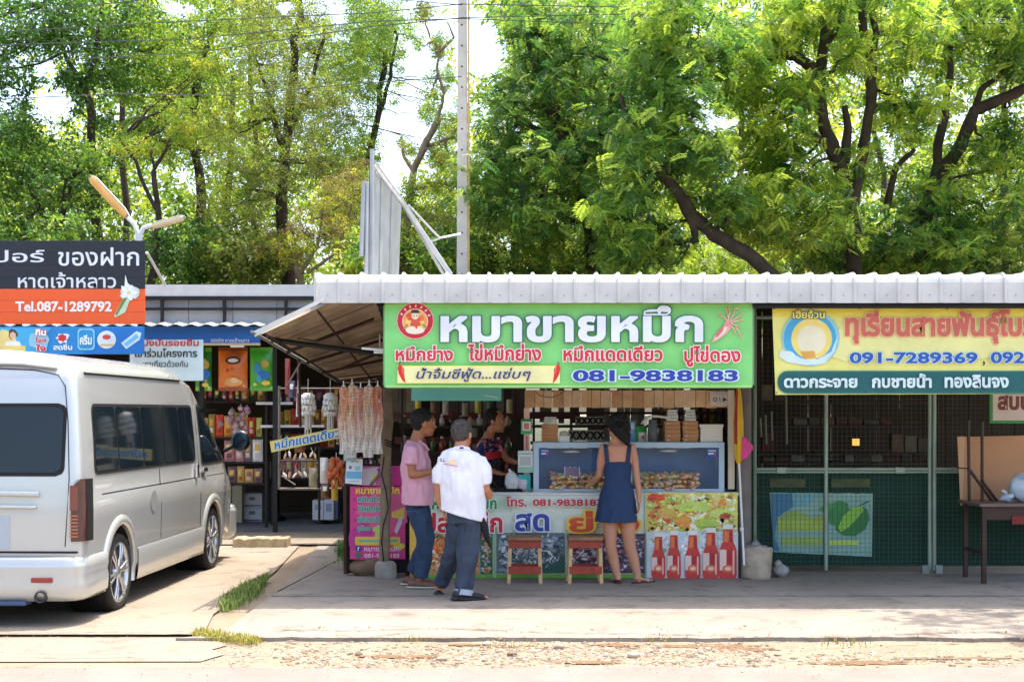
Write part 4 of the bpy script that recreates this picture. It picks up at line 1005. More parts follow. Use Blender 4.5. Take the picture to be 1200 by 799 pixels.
def vlink(mb, name, mats, parent=None, bevel=0, **k):
    o = link(name, mb.mesh(name, mats), parent or van, bevel, **k); return o
# wheel-well liners
for y in (0, WB):
    for sx in (-1, 1): mb = MB(); mb.lathe((sx * .6, y, .335), [(.001, 0), (.384, 0), (.384, sx * .31)], 30, 'X'); vlink(mb, 'wheel_well_liner', BLACK)
# arches
for y in (0, WB):
    for sx in (-1, 1):
        mb = MB(); prof = [(.385, .0), (.392, .02), (.425, .024), (.468, .008), (.474, -.02)]
        n = 26; vs = []
        for k in range(n + 1):
            a = R(-22 + 224 * k / n)
            for r_, h in prof:
                yy, zz = y + r_ * math.cos(a), .335 + r_ * math.sin(a); zz = max(zz, .2)
                vs.append((sx * (side_x(min(max(yy, -.9), 4.2), max(zz, .3)) + h), yy, zz))
        m_ = len(prof); mb.add(vs, [(i * m_ + j, i * m_ + j + 1, (i + 1) * m_ + j + 1, (i + 1) * m_ + j) for i in range(n) for j in range(m_ - 1)], True)
        vlink(mb, 'wheel_arch', PAINT)
# side skirts
for sx in (-1, 1):
    mb = MB(); pr = [(.90, .20), (.94, .205), (.953, .30), (.955, .46), (.942, .485)]
    ys_ = [.45, .7, 1.6, 2.5, 2.72]; vs = [(sx * x, y, z) for y in ys_ for x, z in pr]; m_ = len(pr)
    mb.add(vs, [(i * m_ + j, i * m_ + j + 1, (i + 1) * m_ + j + 1, (i + 1) * m_ + j) for i in range(len(ys_) - 1) for j in range(m_ - 1)], True)
    mb.add([(sx * x, ys_[-1], z) for x, z in pr], [(0, 1, 2, 3, 4)], False)
    vlink(mb, 'side_skirt', PAINT)
    mb = MB(); mb.tube([(sx * side_x(y, 1.99) + sx * .008, vdef(0, y, 1.99)[1], 1.99 if y < 2.3 else roofz(y) - .16) for y in (-.72, -.3, .5, 1.5, 2.2)], .009, 6); vlink(mb, 'roof_gutter', GAP)
def side_panel(sx, y0, y1, z0, z1, off, r_=.06, front=None, rows=26):
    """glass on the body side: rows across, rounded corners; front(z) bounds the forward edge"""
    m = MB(); vs = []; nc = 10
    for i in range(rows + 1):
        z = z0 + (z1 - z0) * i / rows; d = min(z - z0, z1 - z); ins = 0
        if d < r_: ins = r_ - math.sqrt(max(0, r_ * r_ - (r_ - d) ** 2))
        a = y0 + ins; b = (front(z) if front else y1) - ins
        for j in range(nc + 1):
            y = a + (b - a) * j / nc; q3 = vdef(0, y, z); vs.append((sx * (side_x(y, z) + off), q3[1], z))
    m.add(vs, [(i * (nc + 1) + j, i * (nc + 1) + j + 1, (i + 1) * (nc + 1) + j + 1, (i + 1) * (nc + 1) + j) for i in range(rows) for j in range(nc)], True)
    return m
for sx in (-1, 1):
    w = side_panel(sx, -.62, 2.5, 1.165, 1.745, .0045); w_o = vlink(w, 'side_window', GAP)
    bars = [-.58, .02, .70, .74, 1.38, 1.95, 2.46]
    for a, b in ((-.59, .0), (.03, .71), (.74, 1.36), (1.39, 1.93), (1.96, 2.47)):
        g = side_panel(sx, a, b, 1.195, 1.72, .008, .04); o = link('pane', g.mesh('pane', GLASS), w_o)
    fr = lambda z: 3.98 - (z - 1.15) * 1.42
    w = side_panel(sx, 2.72, 0, 1.12, 1.76, .0045, .05, lambda z: fr(z) + .03); w_o = vlink(w, 'door_window', GAP)
    g = side_panel(sx, 2.76, 0, 1.15, 1.73, .008, .04, fr); link('pane', g.mesh('pane', GLASS), w_o)
# shut lines
def sline(pts, name='shut_line', w=.004):
    for sx in (-1, 1):
        m = MB(); m.tube([(sx * (side_x(y, z) + .0005), vdef(0, y, z)[1], z) for y, z in pts], w, 5); vlink(m, name, GAP)
sline([(2.62, .5), (2.62, .8), (2.62, 1.1), (2.62, 1.5), (2.64, 1.85), (2.68, 1.9)])
sline([(3.72, .75), (3.80, .9), (3.86, 1.1)]); sline([(1.2, .5), (1.2, .8), (1.2, 1.15)], w=.003)
sline([(-.45 + .3 * k, 1.003) for k in range(11)], 'belt_crease', .006)
sline([(2.9 + .1 * k, 1.0) for k in range(9)], 'belt_crease', .004)
# fuel lid, handles
mb = MB(); cy, cz = .95, .86
mb.add([(side_x(cy + .1 * math.cos(a), cz + .1 * math.sin(a)) + .004, cy + .1 * math.cos(a), cz + .1 * math.sin(a)) for a in [2 * math.pi * k / 20 for k in range(20)]], [tuple(range(20))], False); vlink(mb, 'fuel_lid', PAINT)
for y in (2.78, 2.46):
    for sx in ((1, -1) if y > 2.6 else (1,)):
        m = MB(); x = side_x(y, 1.06); m.cbox((sx * (x + .02), y, 1.07), (.03, .05, .15) if y < 2.6 else (.03, .17, .045)); vlink(m, 'door_handle', CHROME, bevel=.01)
# rear hatch details (rear face is y = -0.95)
def ry(z): return vdef(0, -.95, z)[1]
def rear_panel(x0, x1, z0, z1, off, r_=.05, rows=30, curve=0):
    m = MB(); vs = []; nc = 12
    for i in range(rows + 1):
        z = z0 + (z1 - z0) * i / rows; d = min(z - z0, z1 - z); ins = 0
        if d < r_: ins = r_ - math.sqrt(max(0, r_ * r_ - (r_ - d) ** 2))
        for j in range(nc + 1):
            x = (x0 + ins) + (x1 - x0 - 2 * ins) * j / nc; vs.append((x, ry(z) - off + .045 * (abs(x) / .9) ** 6 * curve, z))
    m.add(vs, [(i * (nc + 1) + j, i * (nc + 1) + j + 1, (i + 1) * (nc + 1) + j + 1, (i + 1) * (nc + 1) + j) for i in range(rows) for j in range(nc)], True); return m
rw = vlink(rear_panel(-.79, .79, 1.17, 1.745, .005, .07), 'rear_window', GAP); link('pane', rear_panel(-.765, .765, 1.2, 1.715, .009, .06).mesh('pane', GLASS), rw)
mb = MB(); pts = [(-.80, .62), (-.83, 1.15), (-.80, 1.6), (-.765, 1.88), (-.70, 1.97), (-.5, 2.01), (0, 2.03), (.5, 2.01), (.70, 1.97), (.765, 1.88), (.80, 1.6), (.83, 1.15), (.80, .62)]
mb.tube([(x, ry(z) - .001, z) for x, z in pts], .0045, 5); vlink(mb, 'shut_line', GAP)
mb = MB(); mb.tube([(-.66, ry(2.03) - .015, 2.03), (-.4, ry(2.06) - .02, 2.06), (0, ry(2.07) - .02, 2.07), (.4, ry(2.06) - .02, 2.06), (.66, ry(2.03) - .015, 2.03)], [(.03, .014)] * 5, 8, side=(0, 1, 0), dome=True); vlink(mb, 'hatch_lip', PAINT)
mb = MB(); mb.tube([(-.60, ry(1.0) - .02, 1.03), (0, ry(1.0) - .035, 1.045), (.60, ry(1.0) - .02, 1.03)], [(.022, .018)] * 3, 8, side=(0, 0, 1)); vlink(mb, 'hatch_ledge', PAINT)
mb = MB(); mb.tube([(-.56, -.968, .93), (0, -.975, .935), (.56, -.968, .93)], [(.016, .012)] * 3, 8, side=(0, 0, 1), dome=True); vlink(mb, 'chrome_handle', CHROME)
mb = MB(); mb.box((-.36, -.955, .60), (.36, -.948, .86)); vlink(mb, 'plate_recess', M('plate_recess_paint', (176, 186, 196), .35, .3, .03))
mb = MB(); mb.box((-.17, -.965, .64), (.17, -.957, .80)); pl = vlink(mb, 'number_plate', WHITE, bevel=.003)
mb = MB(); mb.tube([(-.9, -.952, .575), (.9, -.952, .575)], .009, 6); vlink(mb, 'shut_line', GAP)
# lower rear bumper
plan = [(.955, -.40), (.958, -.70), (.945, -.86), (.90, -.965), (.80, -1.01), (.5, -1.035), (0, -1.045)]
plan = plan + [(-x, y) for x, y in plan[-2::-1]]
pr = [(-.03, .54), (0, .52), (.012, .45), (.0, .40), (.012, .34), (.005, .24), (-.03, .195), (-.14, .19)]
mb = MB(); vs = []
for i, (x, y) in enumerate(plan):
    a = plan[max(0, i - 1)]; b = plan[min(len(plan) - 1, i + 1)]; t = Vector((b[0] - a[0], b[1] - a[1])).normalized(); nrm = Vector((-t.y, t.x)) * -1
    if nrm.y > 0 and abs(x) < .9 or nrm.dot(Vector((x, y + .2))) < 0: nrm = -nrm
    for o_, z in pr: vs.append((x + nrm.x * o_, y + nrm.y * o_, z))
m_ = len(pr); mb.add(vs, [(i * m_ + j, i * m_ + j + 1, (i + 1) * m_ + j + 1, (i + 1) * m_ + j) for i in range(len(plan) - 1) for j in range(m_ - 1)], True)
vlink(mb, 'rear_bumper', PAINT)
mb = MB(); mb.box((-.72, -1.05, .165), (.52, -.9, .20)); vlink(mb, 'bumper_insert', M('blue_grey_trim', (70, 84, 120), .4, .2, .1), bevel=.01)
RED = M('red_reflector', (150, 40, 30), .15, 0, .1, coat=.8)
for sx in (-1, 1):
    m = MB(); m.box((min(sx * .56, sx * .73), -1.046, .345), (max(sx * .56, sx * .73), -1.02, .385)); vlink(m, 'reflector', RED, bevel=.008)
    # tail lamp wraps the corner
    pl2 = [(.842, -.956), (.87, -.953), (.915, -.93), (.943, -.885), (.955, -.82), (.957, -.775)]
    z0, z1 = .66, 1.15
    for name, ia, ib, matx, off in (('tail_lamp', 0, 5, M('lamp_dark_red', (74, 34, 30), .12, 0, .2, coat=1), .010), ('lamp_bezel', 3, 5, GAP, .0125)):
        m = MB(); vs = []; rows = 8
        for i in range(rows + 1):
            z = z0 + (z1 - z0) * i / rows
            for j in range(ia, ib + 1):
                x, y = pl2[j]; x *= (1 - .02 * max(0, z - .9)); cut = (.05 if i == rows and j < 2 else 0)
                vs.append((sx * (x + off * .8), y - off * (1 if j < 3 else .2), z - cut))
        c_ = ib - ia + 1; m.add(vs, [(i * c_ + j, i * c_ + j + 1, (i + 1) * c_ + j + 1, (i + 1) * c_ + j) for i in range(rows) for j in range(c_ - 1)], True)
        tlo = vlink(m, name, matx)
    for k in range(7):
        m = MB(); m.cbox((sx * .874, -.966, .70 + .027 * k), (.062, .006, .012)); vlink(m, 'lamp_segment', M('lamp_orange', (168, 96, 66), .2, 0, .1, coat=.8))
    m = MB(); m.cbox((sx * .874, -.966, 1.0), (.062, .006, .19)); vlink(m, 'lamp_segment', M('lamp_red_brown', (120, 60, 50), .2, 0, .1, coat=.8))
mb = MB(); mb.lathe((.64, -.98, .235), [(.03, .1), (.045, .1), (.047, -.08), (.038, -.085), (.034, .08)], 18, 'Y'); vlink(mb, 'exhaust_pipe', M('sooty_steel', (70, 66, 64), .4, .7, .2))
mb = MB(); mb.cbox((-.86, -.97, 1.42), (.02, .02, .03)); vlink(mb, 'hatch_stud', GAP)
# front: windscreen, bumper, lamps (out of sight from here, built all the same)
mb = MB(); vs = []
for i in range(9):
    y = 2.82 + (3.95 - 2.82) * i / 8
    for j in range(9):
        x = (-.76 + 1.52 * j / 8); vs.append((x, y + .012, roofz(y) + .012 - .05 * (abs(x) / .76) ** 2))
mb.add(vs, [(i * 9 + j, i * 9 + j + 1, (i + 1) * 9 + j + 1, (i + 1) * 9 + j) for i in range(8) for j in range(8)], True); vlink(mb, 'windscreen', GLASS)
mb = MB(); mb.box((-.9, 4.2, .22), (.9, 4.45, .62)); vlink(mb, 'front_bumper', PAINT, bevel=.08)
for sx in (-1, 1):
    m = MB(); m.ball((sx * .68, 4.28, .78), (.16, .12, .1), 14, 8); vlink(m, 'headlight', M('lamp_clear', (220, 224, 228), .1, 0, .02, coat=1))
    m = MB(); m.ball((sx * 1.085, 3.80, 1.35), (.11, .055, .12), 16, 10); mm = vlink(m, 'wing_mirror', M('black_plastic', (26, 30, 34), .25, 0, .1, coat=.4))
    m2 = MB(); m2.tube([(sx * .90, 3.80, 1.24), (sx * 1.02, 3.80, 1.3)], .022, 8); link('arm', m2.mesh('arm', GAP), mm)
    m2 = MB(); m2.ball((sx * 1.085, 3.752, 1.35), (.09, .008, .1), 14, 8); link('mirror_glass', m2.mesh('mirror_glass', M('mirror', (40, 60, 70), .08, .6, 0)), mm)
# underbody
mb = MB(); mb.box((-.78, -.85, .24), (.78, 4.2, .30)); mb.cyl((-.7, 0, .335), (.7, 0, .335), .05); mb.cyl((-.7, WB, .335), (.7, WB, .335), .04); vlink(mb, 'underbody', BLACK)
# wheels
def wheel(y, sx):
    xo = sx * .925; cz = .335 - .02 + .0
    t = MB(); w = .2
    prof = [(.255, 0), (.27, .012), (.30, .014), (.322, .0), (.332, -.03), (.333, -.1), (.332, -.17), (.322, -.2), (.26, -.2)]
    t.lathe((xo, y, cz), [(r_, sx * h) for r_, h in prof], 40, 'X'); ty = link('tyre', t.mesh('tyre', M('tyre_rubber', (34, 32, 31), .8, 0, .2, 20, .2, 40)), None)
    ty.parent = van; reg(ty, van); ty.name = 'wheel'
    rm = MB(); rm.lathe((xo, y, cz), [(r_, sx * h) for r_, h in [(.258, .004), (.252, .01), (.236, .0), (.228, -.03), (.222, -.16)]], 40, 'X')
    link('rim', rm.mesh('rim', SILV), ty)
    for k in range(6):
        for d_ in (-.13, .13):
            a = 2 * math.pi * k / 6 + .2; s_ = MB()
            u = Vector((0, math.cos(a + d_ * .6), math.sin(a + d_ * .6))); v = Vector((0, math.cos(a + d_), math.sin(a + d_)))
            c = Vector((xo, y, cz)); s_.tube([c + u * .045 + Vector((sx * -.012, 0, 0)), c + v * .14 + Vector((sx * -.004, 0, 0)), c + v * .238 + Vector((sx * -.008, 0, 0))], [(.017, .016), (.015, .014), (.019, .012)], 6)
            link('spoke', s_.mesh('spoke', SILV), ty)
    h = MB(); h.lathe((xo, y, cz), [(.0001, sx * .01), (.03, sx * .008), (.055, -sx * .006), (.07, -sx * .02), (.07, -sx * .05)], 20, 'X'); link('hub', h.mesh('hub', SILV), ty)
    b = MB(); b.lathe((xo - sx * .09, y, cz), [(.0001, 0), (.165, 0), (.165, -sx * .02)], 24, 'X'); link('brake_disc', b.mesh('brake_disc', M('brake_disc', (70, 66, 62), .5, .6, .2)), ty)
for y in (0, WB):
    for sx in (-1, 1): wheel(y, sx)
# ================================================================== left shop
YS = 19.3
BLUEP = M('blue_fascia_paint', (24, 98, 178), .45, 0, .06)
shop = thing('souvenir_shop', 'open-fronted souvenir shop with blue fascia behind the van', 'shop', P(270, 400, YS))
xl, xr = -14.0, P(372, 0, YS).x
zz = lambda py, Y=YS: P(0, py, Y).z
mb = MB(); mb.box((xl, YS, zz(347)), (xr, YS + .05, zz(333.5))); mb.build('roof_fascia', M('pale_fascia', (206, 204, 198), .5, .1, .08), shop)
mb = MB(); mb.box((xl, YS + .05, zz(335)), (xr, 23.8, zz(333.5))); mb.build('roof', ROOFM, shop)
mb = MB(); mb.box((xl, YS - .02, zz(351.5)), (xr, YS + .04, zz(347.5))); mb.build('beam', DARK, shop)
mb = MB(); mb.box((xl, YS - .02, zz(363.5)), (xr, YS + .04, zz(360.5))); mb.build('beam', DARK, shop)
for px in (60, 130, 190, 263, 335): 
    mb = MB(); mb.box((P(px - 1.6, 0, YS).x, YS - .03, zz(380)), (P(px + 1.6, 0, YS).x, YS + .03, zz(348))); mb.build('frame_post', DARK, shop)
x = xl
while x < xr:      # pale infill boards behind the black frame
    mb = MB(); mb.box((x, YS + .07, zz(380)), (min(x + .6, xr) - .008, YS + .09, zz(348))); mb.build('infill_board', M('grey_infill', (168, 170, 170), .6, 0, .06), shop); x += .6
# lean-to roof edge with ripples
mb = MB(); xa, xb = xl, P(308, 0, YS - .3).x
n = 260; vs = []
for j, (dy, z) in enumerate(((-.32, zz(382)), (.5, zz(372)))):
    for i in range(n + 1): vs.append((xa + (xb - xa) * i / n, YS + dy, z + .014 * math.sin(2 * math.pi * (xb - xa) * i / n / .21)))
mb.add(vs, [(i, i + 1, n + 2 + i, n + 1 + i) for i in range(n)], True); mb.add([(x_, y_, z_ - .012) for x_, y_, z_ in vs], [(i, i + 1, n + 2 + i, n + 1 + i) for i in range(n)], True)
mb.add([vs[i] for i in range(n + 1)] + [(vs[i][0], vs[i][1], vs[i][2] - .012) for i in range(n + 1)], [(i, i + 1, n + 2 + i, n + 1 + i) for i in range(n)], False)
mb.build('corrugated_canopy', ROOFM, shop, recalc=False)
mb = MB(); mb.box((xl, YS - .1, zz(402)), (P(306, 0, YS).x, YS - .06, zz(383))); bf = mb.build('blue_fascia', BLUEP, shop)
mb = MB(); mb.box((xl, YS - .12, zz(405)), (P(306, 0, YS).x, YS - .04, zz(402.3))); mb.build('fascia_trim', M('cream_trim', (196, 178, 140), .6), shop)
s = Sign(YS - .1)
for k, st in enumerate(['ของฝาก', 'หาดเจ้าหลาว']): s.text(shop, st, 247 + 17 * k, 396, 262 + 30 * k, 401, (214, 226, 240), .01)
mb = MB(); mb.box((xl, 23.5, 0), (0.2, 23.6, 3.4)); mb.build('back_wall', BK, shop)
mb = MB(); mb.box((-.62, 19.5, 0), (-.56, 23.5, 3.3)); mb.build('side_wall', BK, shop)
mb = MB(); mb.box((xl, 19.4, zz(381)), (-.6, 23.5, zz(379))); mb.build('ceiling', BK, shop)
for px in (236, 322): 
    mb = MB(); mb.box((P(px, 0, 19.7).x - .03, 19.7, 0), (P(px, 0, 19.7).x + .03, 19.76, zz(385, 19.7))); mb.build('post', DARK, shop)
tl = thing('tube_lamp', 'small lamp under the blue fascia above the orange snack bag', 'lamp', P(276, 405, YS))
mb = MB(); mb.tube([P(270, 405.5, YS - .1), P(286, 405.5, YS - .1)], .018, 8); mb.build('tube', WHITE, tl)

# black and orange shop sign
YB = 16.6
bs = thing('shop_sign', 'black and orange shop sign with white lettering above the van', 'sign', P(60, 380, YB))
SLAT = [M('black_sign_board', (34, 38, 46), .4, 0, .1, 2), M('orange_sign_board', (240, 96, 40), .4, 0, .05, 2)]
edges = [282, 296.4, 310.8, 325.2, 338.6]
for i in range(4):
    mb = MB(); mb.pbox(-170, edges[i], 169.5, edges[i + 1] - .25, YB, .03); mb.build('sign_board', SLAT[0], bs, .002)
edges = [338.6, 352.3, 366, 380]
for i in range(3):
    mb = MB(); mb.pbox(-170, edges[i], 169.5, edges[i + 1] - .25, YB, .03); mb.build('sign_board', SLAT[1], bs, .002)
for px in (-120, 20, 163):
    mb = MB(); mb.box((P(px, 0, YB).x - .03, YB + .032, 0 if px != 163 else 2.4), (P(px, 0, YB).x + .03, YB + .09, P(0, 283, YB).z)); mb.build('support', DARK, bs)
s = Sign(YB)
s.text(bs, 'ซุปเปอร์', -64, 293, 52, 312, (228, 232, 236), .012); s.text(bs, 'ของฝาก', 68, 290, 163, 311.5, (228, 232, 236), .012)
s.text(bs, 'หาดเจ้าหลาว', 21, 319, 136, 337.5, (222, 226, 230), .012)
s.text(bs, 'Tel.087-1289792', 18, 353, 131, 365.5, (248, 236, 228), .035)
for k in range(4): s.blob(151, 343, 9, 8, (228, 236, 226) if k % 2 else (206, 220, 204), k, .45, 16)
s.poly([(147, 322), (150, 332), (155, 337), (146, 336)], (234, 240, 232)); s.poly([(147, 346), (153, 350), (147, 366), (135, 372), (134, 369)], (196, 214, 180)); s.poly([(146, 348), (149, 350), (137, 370), (135, 368)], (96, 140, 70))
for a in range(5): s.ell(151 + 6 * math.cos(a * 1.256), 343 + 5.4 * math.sin(a * 1.256), 4, 2.6, (244, 246, 240), rot=a * 72)
s.ell(151, 343, 2.4, 2, (236, 220, 150)); s.build('printed_artwork', bs)

# blue ice cream banner under it
YI = 16.55
ib = thing('banner', 'blue ice cream banner hanging under the orange sign', 'banner', P(80, 400, YI))
vinyl('vinyl_sheet', ib, -170, 382.5, 169, 415, YI, (34, 140, 206), .003, 5)
s = Sign(YI)
s.poly([(-168, 384), (60, 384), (40, 414), (-168, 414)], (70, 176, 222)); s.poly([(120, 384), (168, 384), (168, 414), (98, 414)], (20, 116, 196))
s.blob(6, 400, 16, 13, (236, 214, 130), 1, .2); s.blob(15, 391, 5, 6, (90, 60, 50), 2); s.ell(15, 393, 3.6, 4, (232, 186, 150)); s.poly([(7, 400), (23, 400), (28, 412), (3, 412)], (240, 240, 236))
s.rect(4, 405, 30, 412, (240, 214, 120)); s.blob(48, 398, 12, 13, (150, 206, 226), 4, .3)
s.blob(73, 396, 8, 7, (236, 240, 246), 7, .35); s.blob(73, 396, 5, 4.5, (220, 44, 54), 8, .2)
s.rrect(91, 385, 111, 410, 4, (150, 214, 232)); s.rrect(92.5, 386.5, 109.5, 408.5, 4, (40, 150, 206)); s.ell(125, 398, 11, 10.5, (226, 234, 240)); s.ell(125, 398, 9, 8.5, (214, 226, 236)); s.ell(125, 395, 5, 3, (206, 70, 60)); s.rect(117, 403, 133, 405.5, (230, 190, 90))
s.poly([(142, 402), (160, 388), (166, 390), (164, 398), (148, 409)], (206, 230, 240)); s.poly([(145, 403), (160, 391), (163, 395), (149, 406)], (120, 190, 226)); s.build('printed_artwork', ib)
s.text(ib, 'กิน', 41, 385, 55, 394, (250, 250, 250), .05, ((200, 40, 50), .05)); s.text(ib, 'ไอศ', 41, 395, 55, 402, (214, 40, 50), .04, ((250, 250, 250), .05)); s.text(ib, 'ใจ', 42, 403, 55, 412, (214, 40, 50), .05, ((250, 250, 250), .05))
s.text(ib, 'สดชื่น', 63, 403, 85, 410, (250, 250, 250), .03); s.text(ib, 'ครีม', 94, 392, 108, 404, (236, 246, 250), .04)

# white notice banner
nb = thing('banner', 'pale notice banner with black Thai lettering behind the van roof', 'banner', P(200, 430, 17.6))
vinyl('vinyl_sheet', nb, 152, 398, 238, 446, 17.6, (206, 228, 226), .003, 6, nu=30)
s = Sign(17.6); s.text(nb, 'แบ่งปันรอยยิ้ม', 160, 396.5, 233, 405.5, (190, 60, 60), .03); s.text(nb, 'เข้าร่วมโครงการ', 158, 408, 231, 418.5, (40, 48, 56), .025); s.text(nb, 'เราเที่ยวด้วยกัน', 168, 422, 220, 430, (60, 70, 80), .012)
mb = MB(); mb.pbox(150, 398, 152.5, 447, 17.61, .04); mb.build('frame_post', DARK, nb)

# flood lamps on curved arms
LW = M('lamp_shell', (222, 224, 220), .4, 0, .06); LA = M('amber_lamp_lens', (226, 172, 96), .35, 0, .12, 5); LO = M('old_lamp_lens', (216, 196, 160), .4, 0, .12, 5)
def floodlamp(label, p0, p1, wpx, lens, arm, Y, wy):
    root = thing('street_lamp', label, 'lamp', P(163, 283, Y), 'street lamps over the shop sign')
    a, b = P(*p0, Y), P(*p1, Y); d = (b - a); L = d.length; u = d.normalized(); v = Vector((0, 1, 0)); w = u.cross(v); w = -w if w.z > 0 else w; v, w = v * .55 + w * .83, w * .55 - v * .83
    def shape(t): return wpx * (.55 + .45 * min(1, t * 6)) * (1 if t < .85 else math.sqrt(max(.05, 1 - ((t - .85) / .16) ** 2)))
    m = MB(); N = 14; vs = []; K = 8
    for i in range(N + 1):
        t = i / N; c = a + d * t; hw = shape(t) / F * Y / 2
        for k in range(K + 1):
            al = math.pi * k / K; vs.append(c + v * (hw * wy * math.cos(al)) - w * (hw * .9 * math.sin(al)))
    m.add(vs, [(i * (K + 1) + k, i * (K + 1) + k + 1, (i + 1) * (K + 1) + k + 1, (i + 1) * (K + 1) + k) for i in range(N) for k in range(K)], True)
    m.add([vs[k] for k in range(K + 1)], [tuple(range(K + 1))], False); m.add([vs[N * (K + 1) + k] for k in range(K + 1)], [tuple(range(K + 1))], False)
    m.build('lamp_housing', LW, root)
    m = MB(); vs = []
    for i in range(N + 1):
        t = .04 + .92 * i / N; c = a + d * t + w * .004; hw = shape(t) / F * Y / 2 * .86
        for k in range(5):
            al = math.pi * k / 4; vs.append(c + v * (hw * wy * math.cos(al)) + w * (hw * .75 * math.sin(al)))
    m.add(vs, [(i * 5 + k, i * 5 + k + 1, (i + 1) * 5 + k + 1, (i + 1) * 5 + k) for i in range(N) for k in range(4)], True); m.build('lens', lens, root)
    m = MB(); m.tube([P(x, y, Y) for x, y in arm], .028, 8); m.build('arm', LW, root)
floodlamp('long street lamp with amber underside tilted up to the left', (150, 255), (105, 207), 12, LA, [(150, 255), (157, 262), (161, 272), (162, 286)], 16.9, 1)
floodlamp('shorter pale street lamp pointing right over the shop sign', (176, 266), (217, 255), 9, LO, [(178, 264), (168, 267), (164.5, 275), (164, 286)], 16.9, 1)
mb = MB(); mb.tube([P(172, 296, 16.95), P(193, 333, 17.6)], .02, 6); st_ = mb.build('stay_rod', LW, label='thin white stay rod slanting down right of the black sign', cat='rod', loc=P(193, 333, 17.6))

# ---- goods
GOODS = attr_mat('printed_packaging', .3, .12, 14, coat=.25)
def packet(name, label, x0, y0, x1, y1, Y, base, marks=(), depth=.05, group=None, cat='packet', top=None, seed=0, tilt=0):
    """pillow pack; marks are printed patches (u0,v0,u1,v1,colour) with v measured downwards"""
    root_loc = P((x0 + x1) / 2, y1, Y); m = MB(); nu, nv = (18, 24) if x1 - x0 > 25 else (8, 10); r = random.Random(seed)
    a, b = P(x0, y0, Y), P(x1, y1, Y)
    def fn(u, v, s_):
        bul = (math.sin(math.pi * u) * math.sin(math.pi * min(1, max(0, (v - .06) / .88)))) ** .6 * depth
        wr = .004 * noise.noise(Vector((u * 6, v * 6, seed)))
        return (a.x + (b.x - a.x) * (u + (.02 if .05 < v < .95 else 0) * math.sin(math.pi * 2 * u) * .5), Y + s_ * (.002 + bul + (wr if bul > .01 else 0)), a.z + (b.z - a.z) * v)
    for s_ in (-1, 1):
        for j in range(nv):
            for i in range(nu):
                u0, u1, v0, v1 = i / nu, (i + 1) / nu, j / nv, (j + 1) / nv; uc, vc = (u0 + u1) / 2, (v0 + v1) / 2; c = base
                if top and (vc < .1 or vc > .93): c = top
                for k in marks:
                    if k[0] <= uc <= k[2] and k[1] <= vc <= k[3]: c = k[4]
                m.col(c); m.add([fn(u0, v0, s_), fn(u1, v0, s_), fn(u1, v1, s_), fn(u0, v1, s_)], [(0, 1, 2, 3)], True)
    me = m.mesh(name, GOODS, root_loc, recalc=False); bmx = bmesh.new(); bmx.from_mesh(me); bmesh.ops.remove_doubles(bmx, verts=bmx.verts, dist=.0004); bmesh.ops.recalc_face_normals(bmx, faces=bmx.faces[:]); bmx.to_mesh(me); bmx.free()
    return link(name, me, None, loc=root_loc, label=label, cat=cat, group=group)
GR, OR, BL, YE, RD, WT, PU, BRN = (38, 140, 40), (226, 116, 20), (30, 110, 190), (240, 206, 80), (206, 44, 34), (232, 228, 220), (134, 92, 128), (110, 66, 34)
def bigbag(label, x0, x1, base, marks, top, art):
    o = packet('snack_bag', label, x0, 407, x1, 458, 19.75, base, [], .05, 'large snack bags hung under the shop eave', 'snack bag', top)
    s_ = Sign(19.69); w = x1 - x0
    for kind, cx, cy, rx, ry, col in art: (s_.ell if kind == 'e' else s_.blob)(x0 + cx * w, 407 + cy * 51, rx * w, ry * 51, col)
    s_.build('printed_artwork', o)
bigbag('green and blue snack bag hung nearest the notice banner', 229, 248, GR, [], (120, 190, 50), [('b', .6, .4, .22, .12, (200, 170, 60)), ('b', .62, .62, .26, .12, BL), ('e', .6, .86, .2, .05, YE)])
bigbag('orange snack bag with dark oval emblem hung under the eave', 256, 290, OR, [], (150, 70, 24), [('e', .5, .17, .3, .035, (150, 70, 20)), ('e', .5, .3, .27, .085, (60, 24, 20)), ('e', .5, .3, .18, .045, WT), ('b', .3, .53, .05, .04, RD), ('b', .46, .5, .04, .03, (200, 80, 20)), ('b', .5, .8, .3, .1, (236, 170, 96)), ('b', .56, .76, .14, .06, (246, 206, 150))])
bigbag('green snack bag with blue figures hung right of the orange one', 293, 321, (64, 168, 40), [], (96, 176, 50), [('b', .62, .38, .15, .09, (190, 160, 60)), ('b', .3, .48, .13, .12, (50, 140, 190)), ('b', .55, .64, .26, .1, BL), ('b', .36, .72, .1, .08, (60, 170, 190)), ('e', .66, .82, .18, .05, YE), ('b', .2, .85, .08, .04, (200, 220, 90))])
# shelf racks
def rack(name, label, x0, x1, ys_, Y, depth, ztop, posts=True, mat=DARK):
    root = thing(name, label, 'shelf rack', (P((x0 + x1) / 2, 0, Y).x, Y, 0)); xa, xb = P(x0, 0, Y).x, P(x1, 0, Y).x
    for y in ys_:
        m = MB(); z = P(0, y, Y).z; m.box((xa, Y, z - .025), (xb, Y + depth, z)); m.build('shelf', mat, root)
    for x in (xa, xb):
        for dy in (0, depth):
            m = MB(); m.box((x - .018, Y + dy - .018, 0), (x + .018, Y + dy + .018, ztop)); m.build('upright', mat, root)
    return root
rack('shelf_rack', 'dark shelf rack crowded with snacks just right of the van', 232, 312, (470, 512, 541, 566), 20.4, .5, 2.5)
rack('shelf_rack', 'deeper shelf rack with lit shelves behind the steel frame stand', 314, 402, (474, 501, 524, 560), 21.4, .5, 2.5)
rnd = random.Random(31)
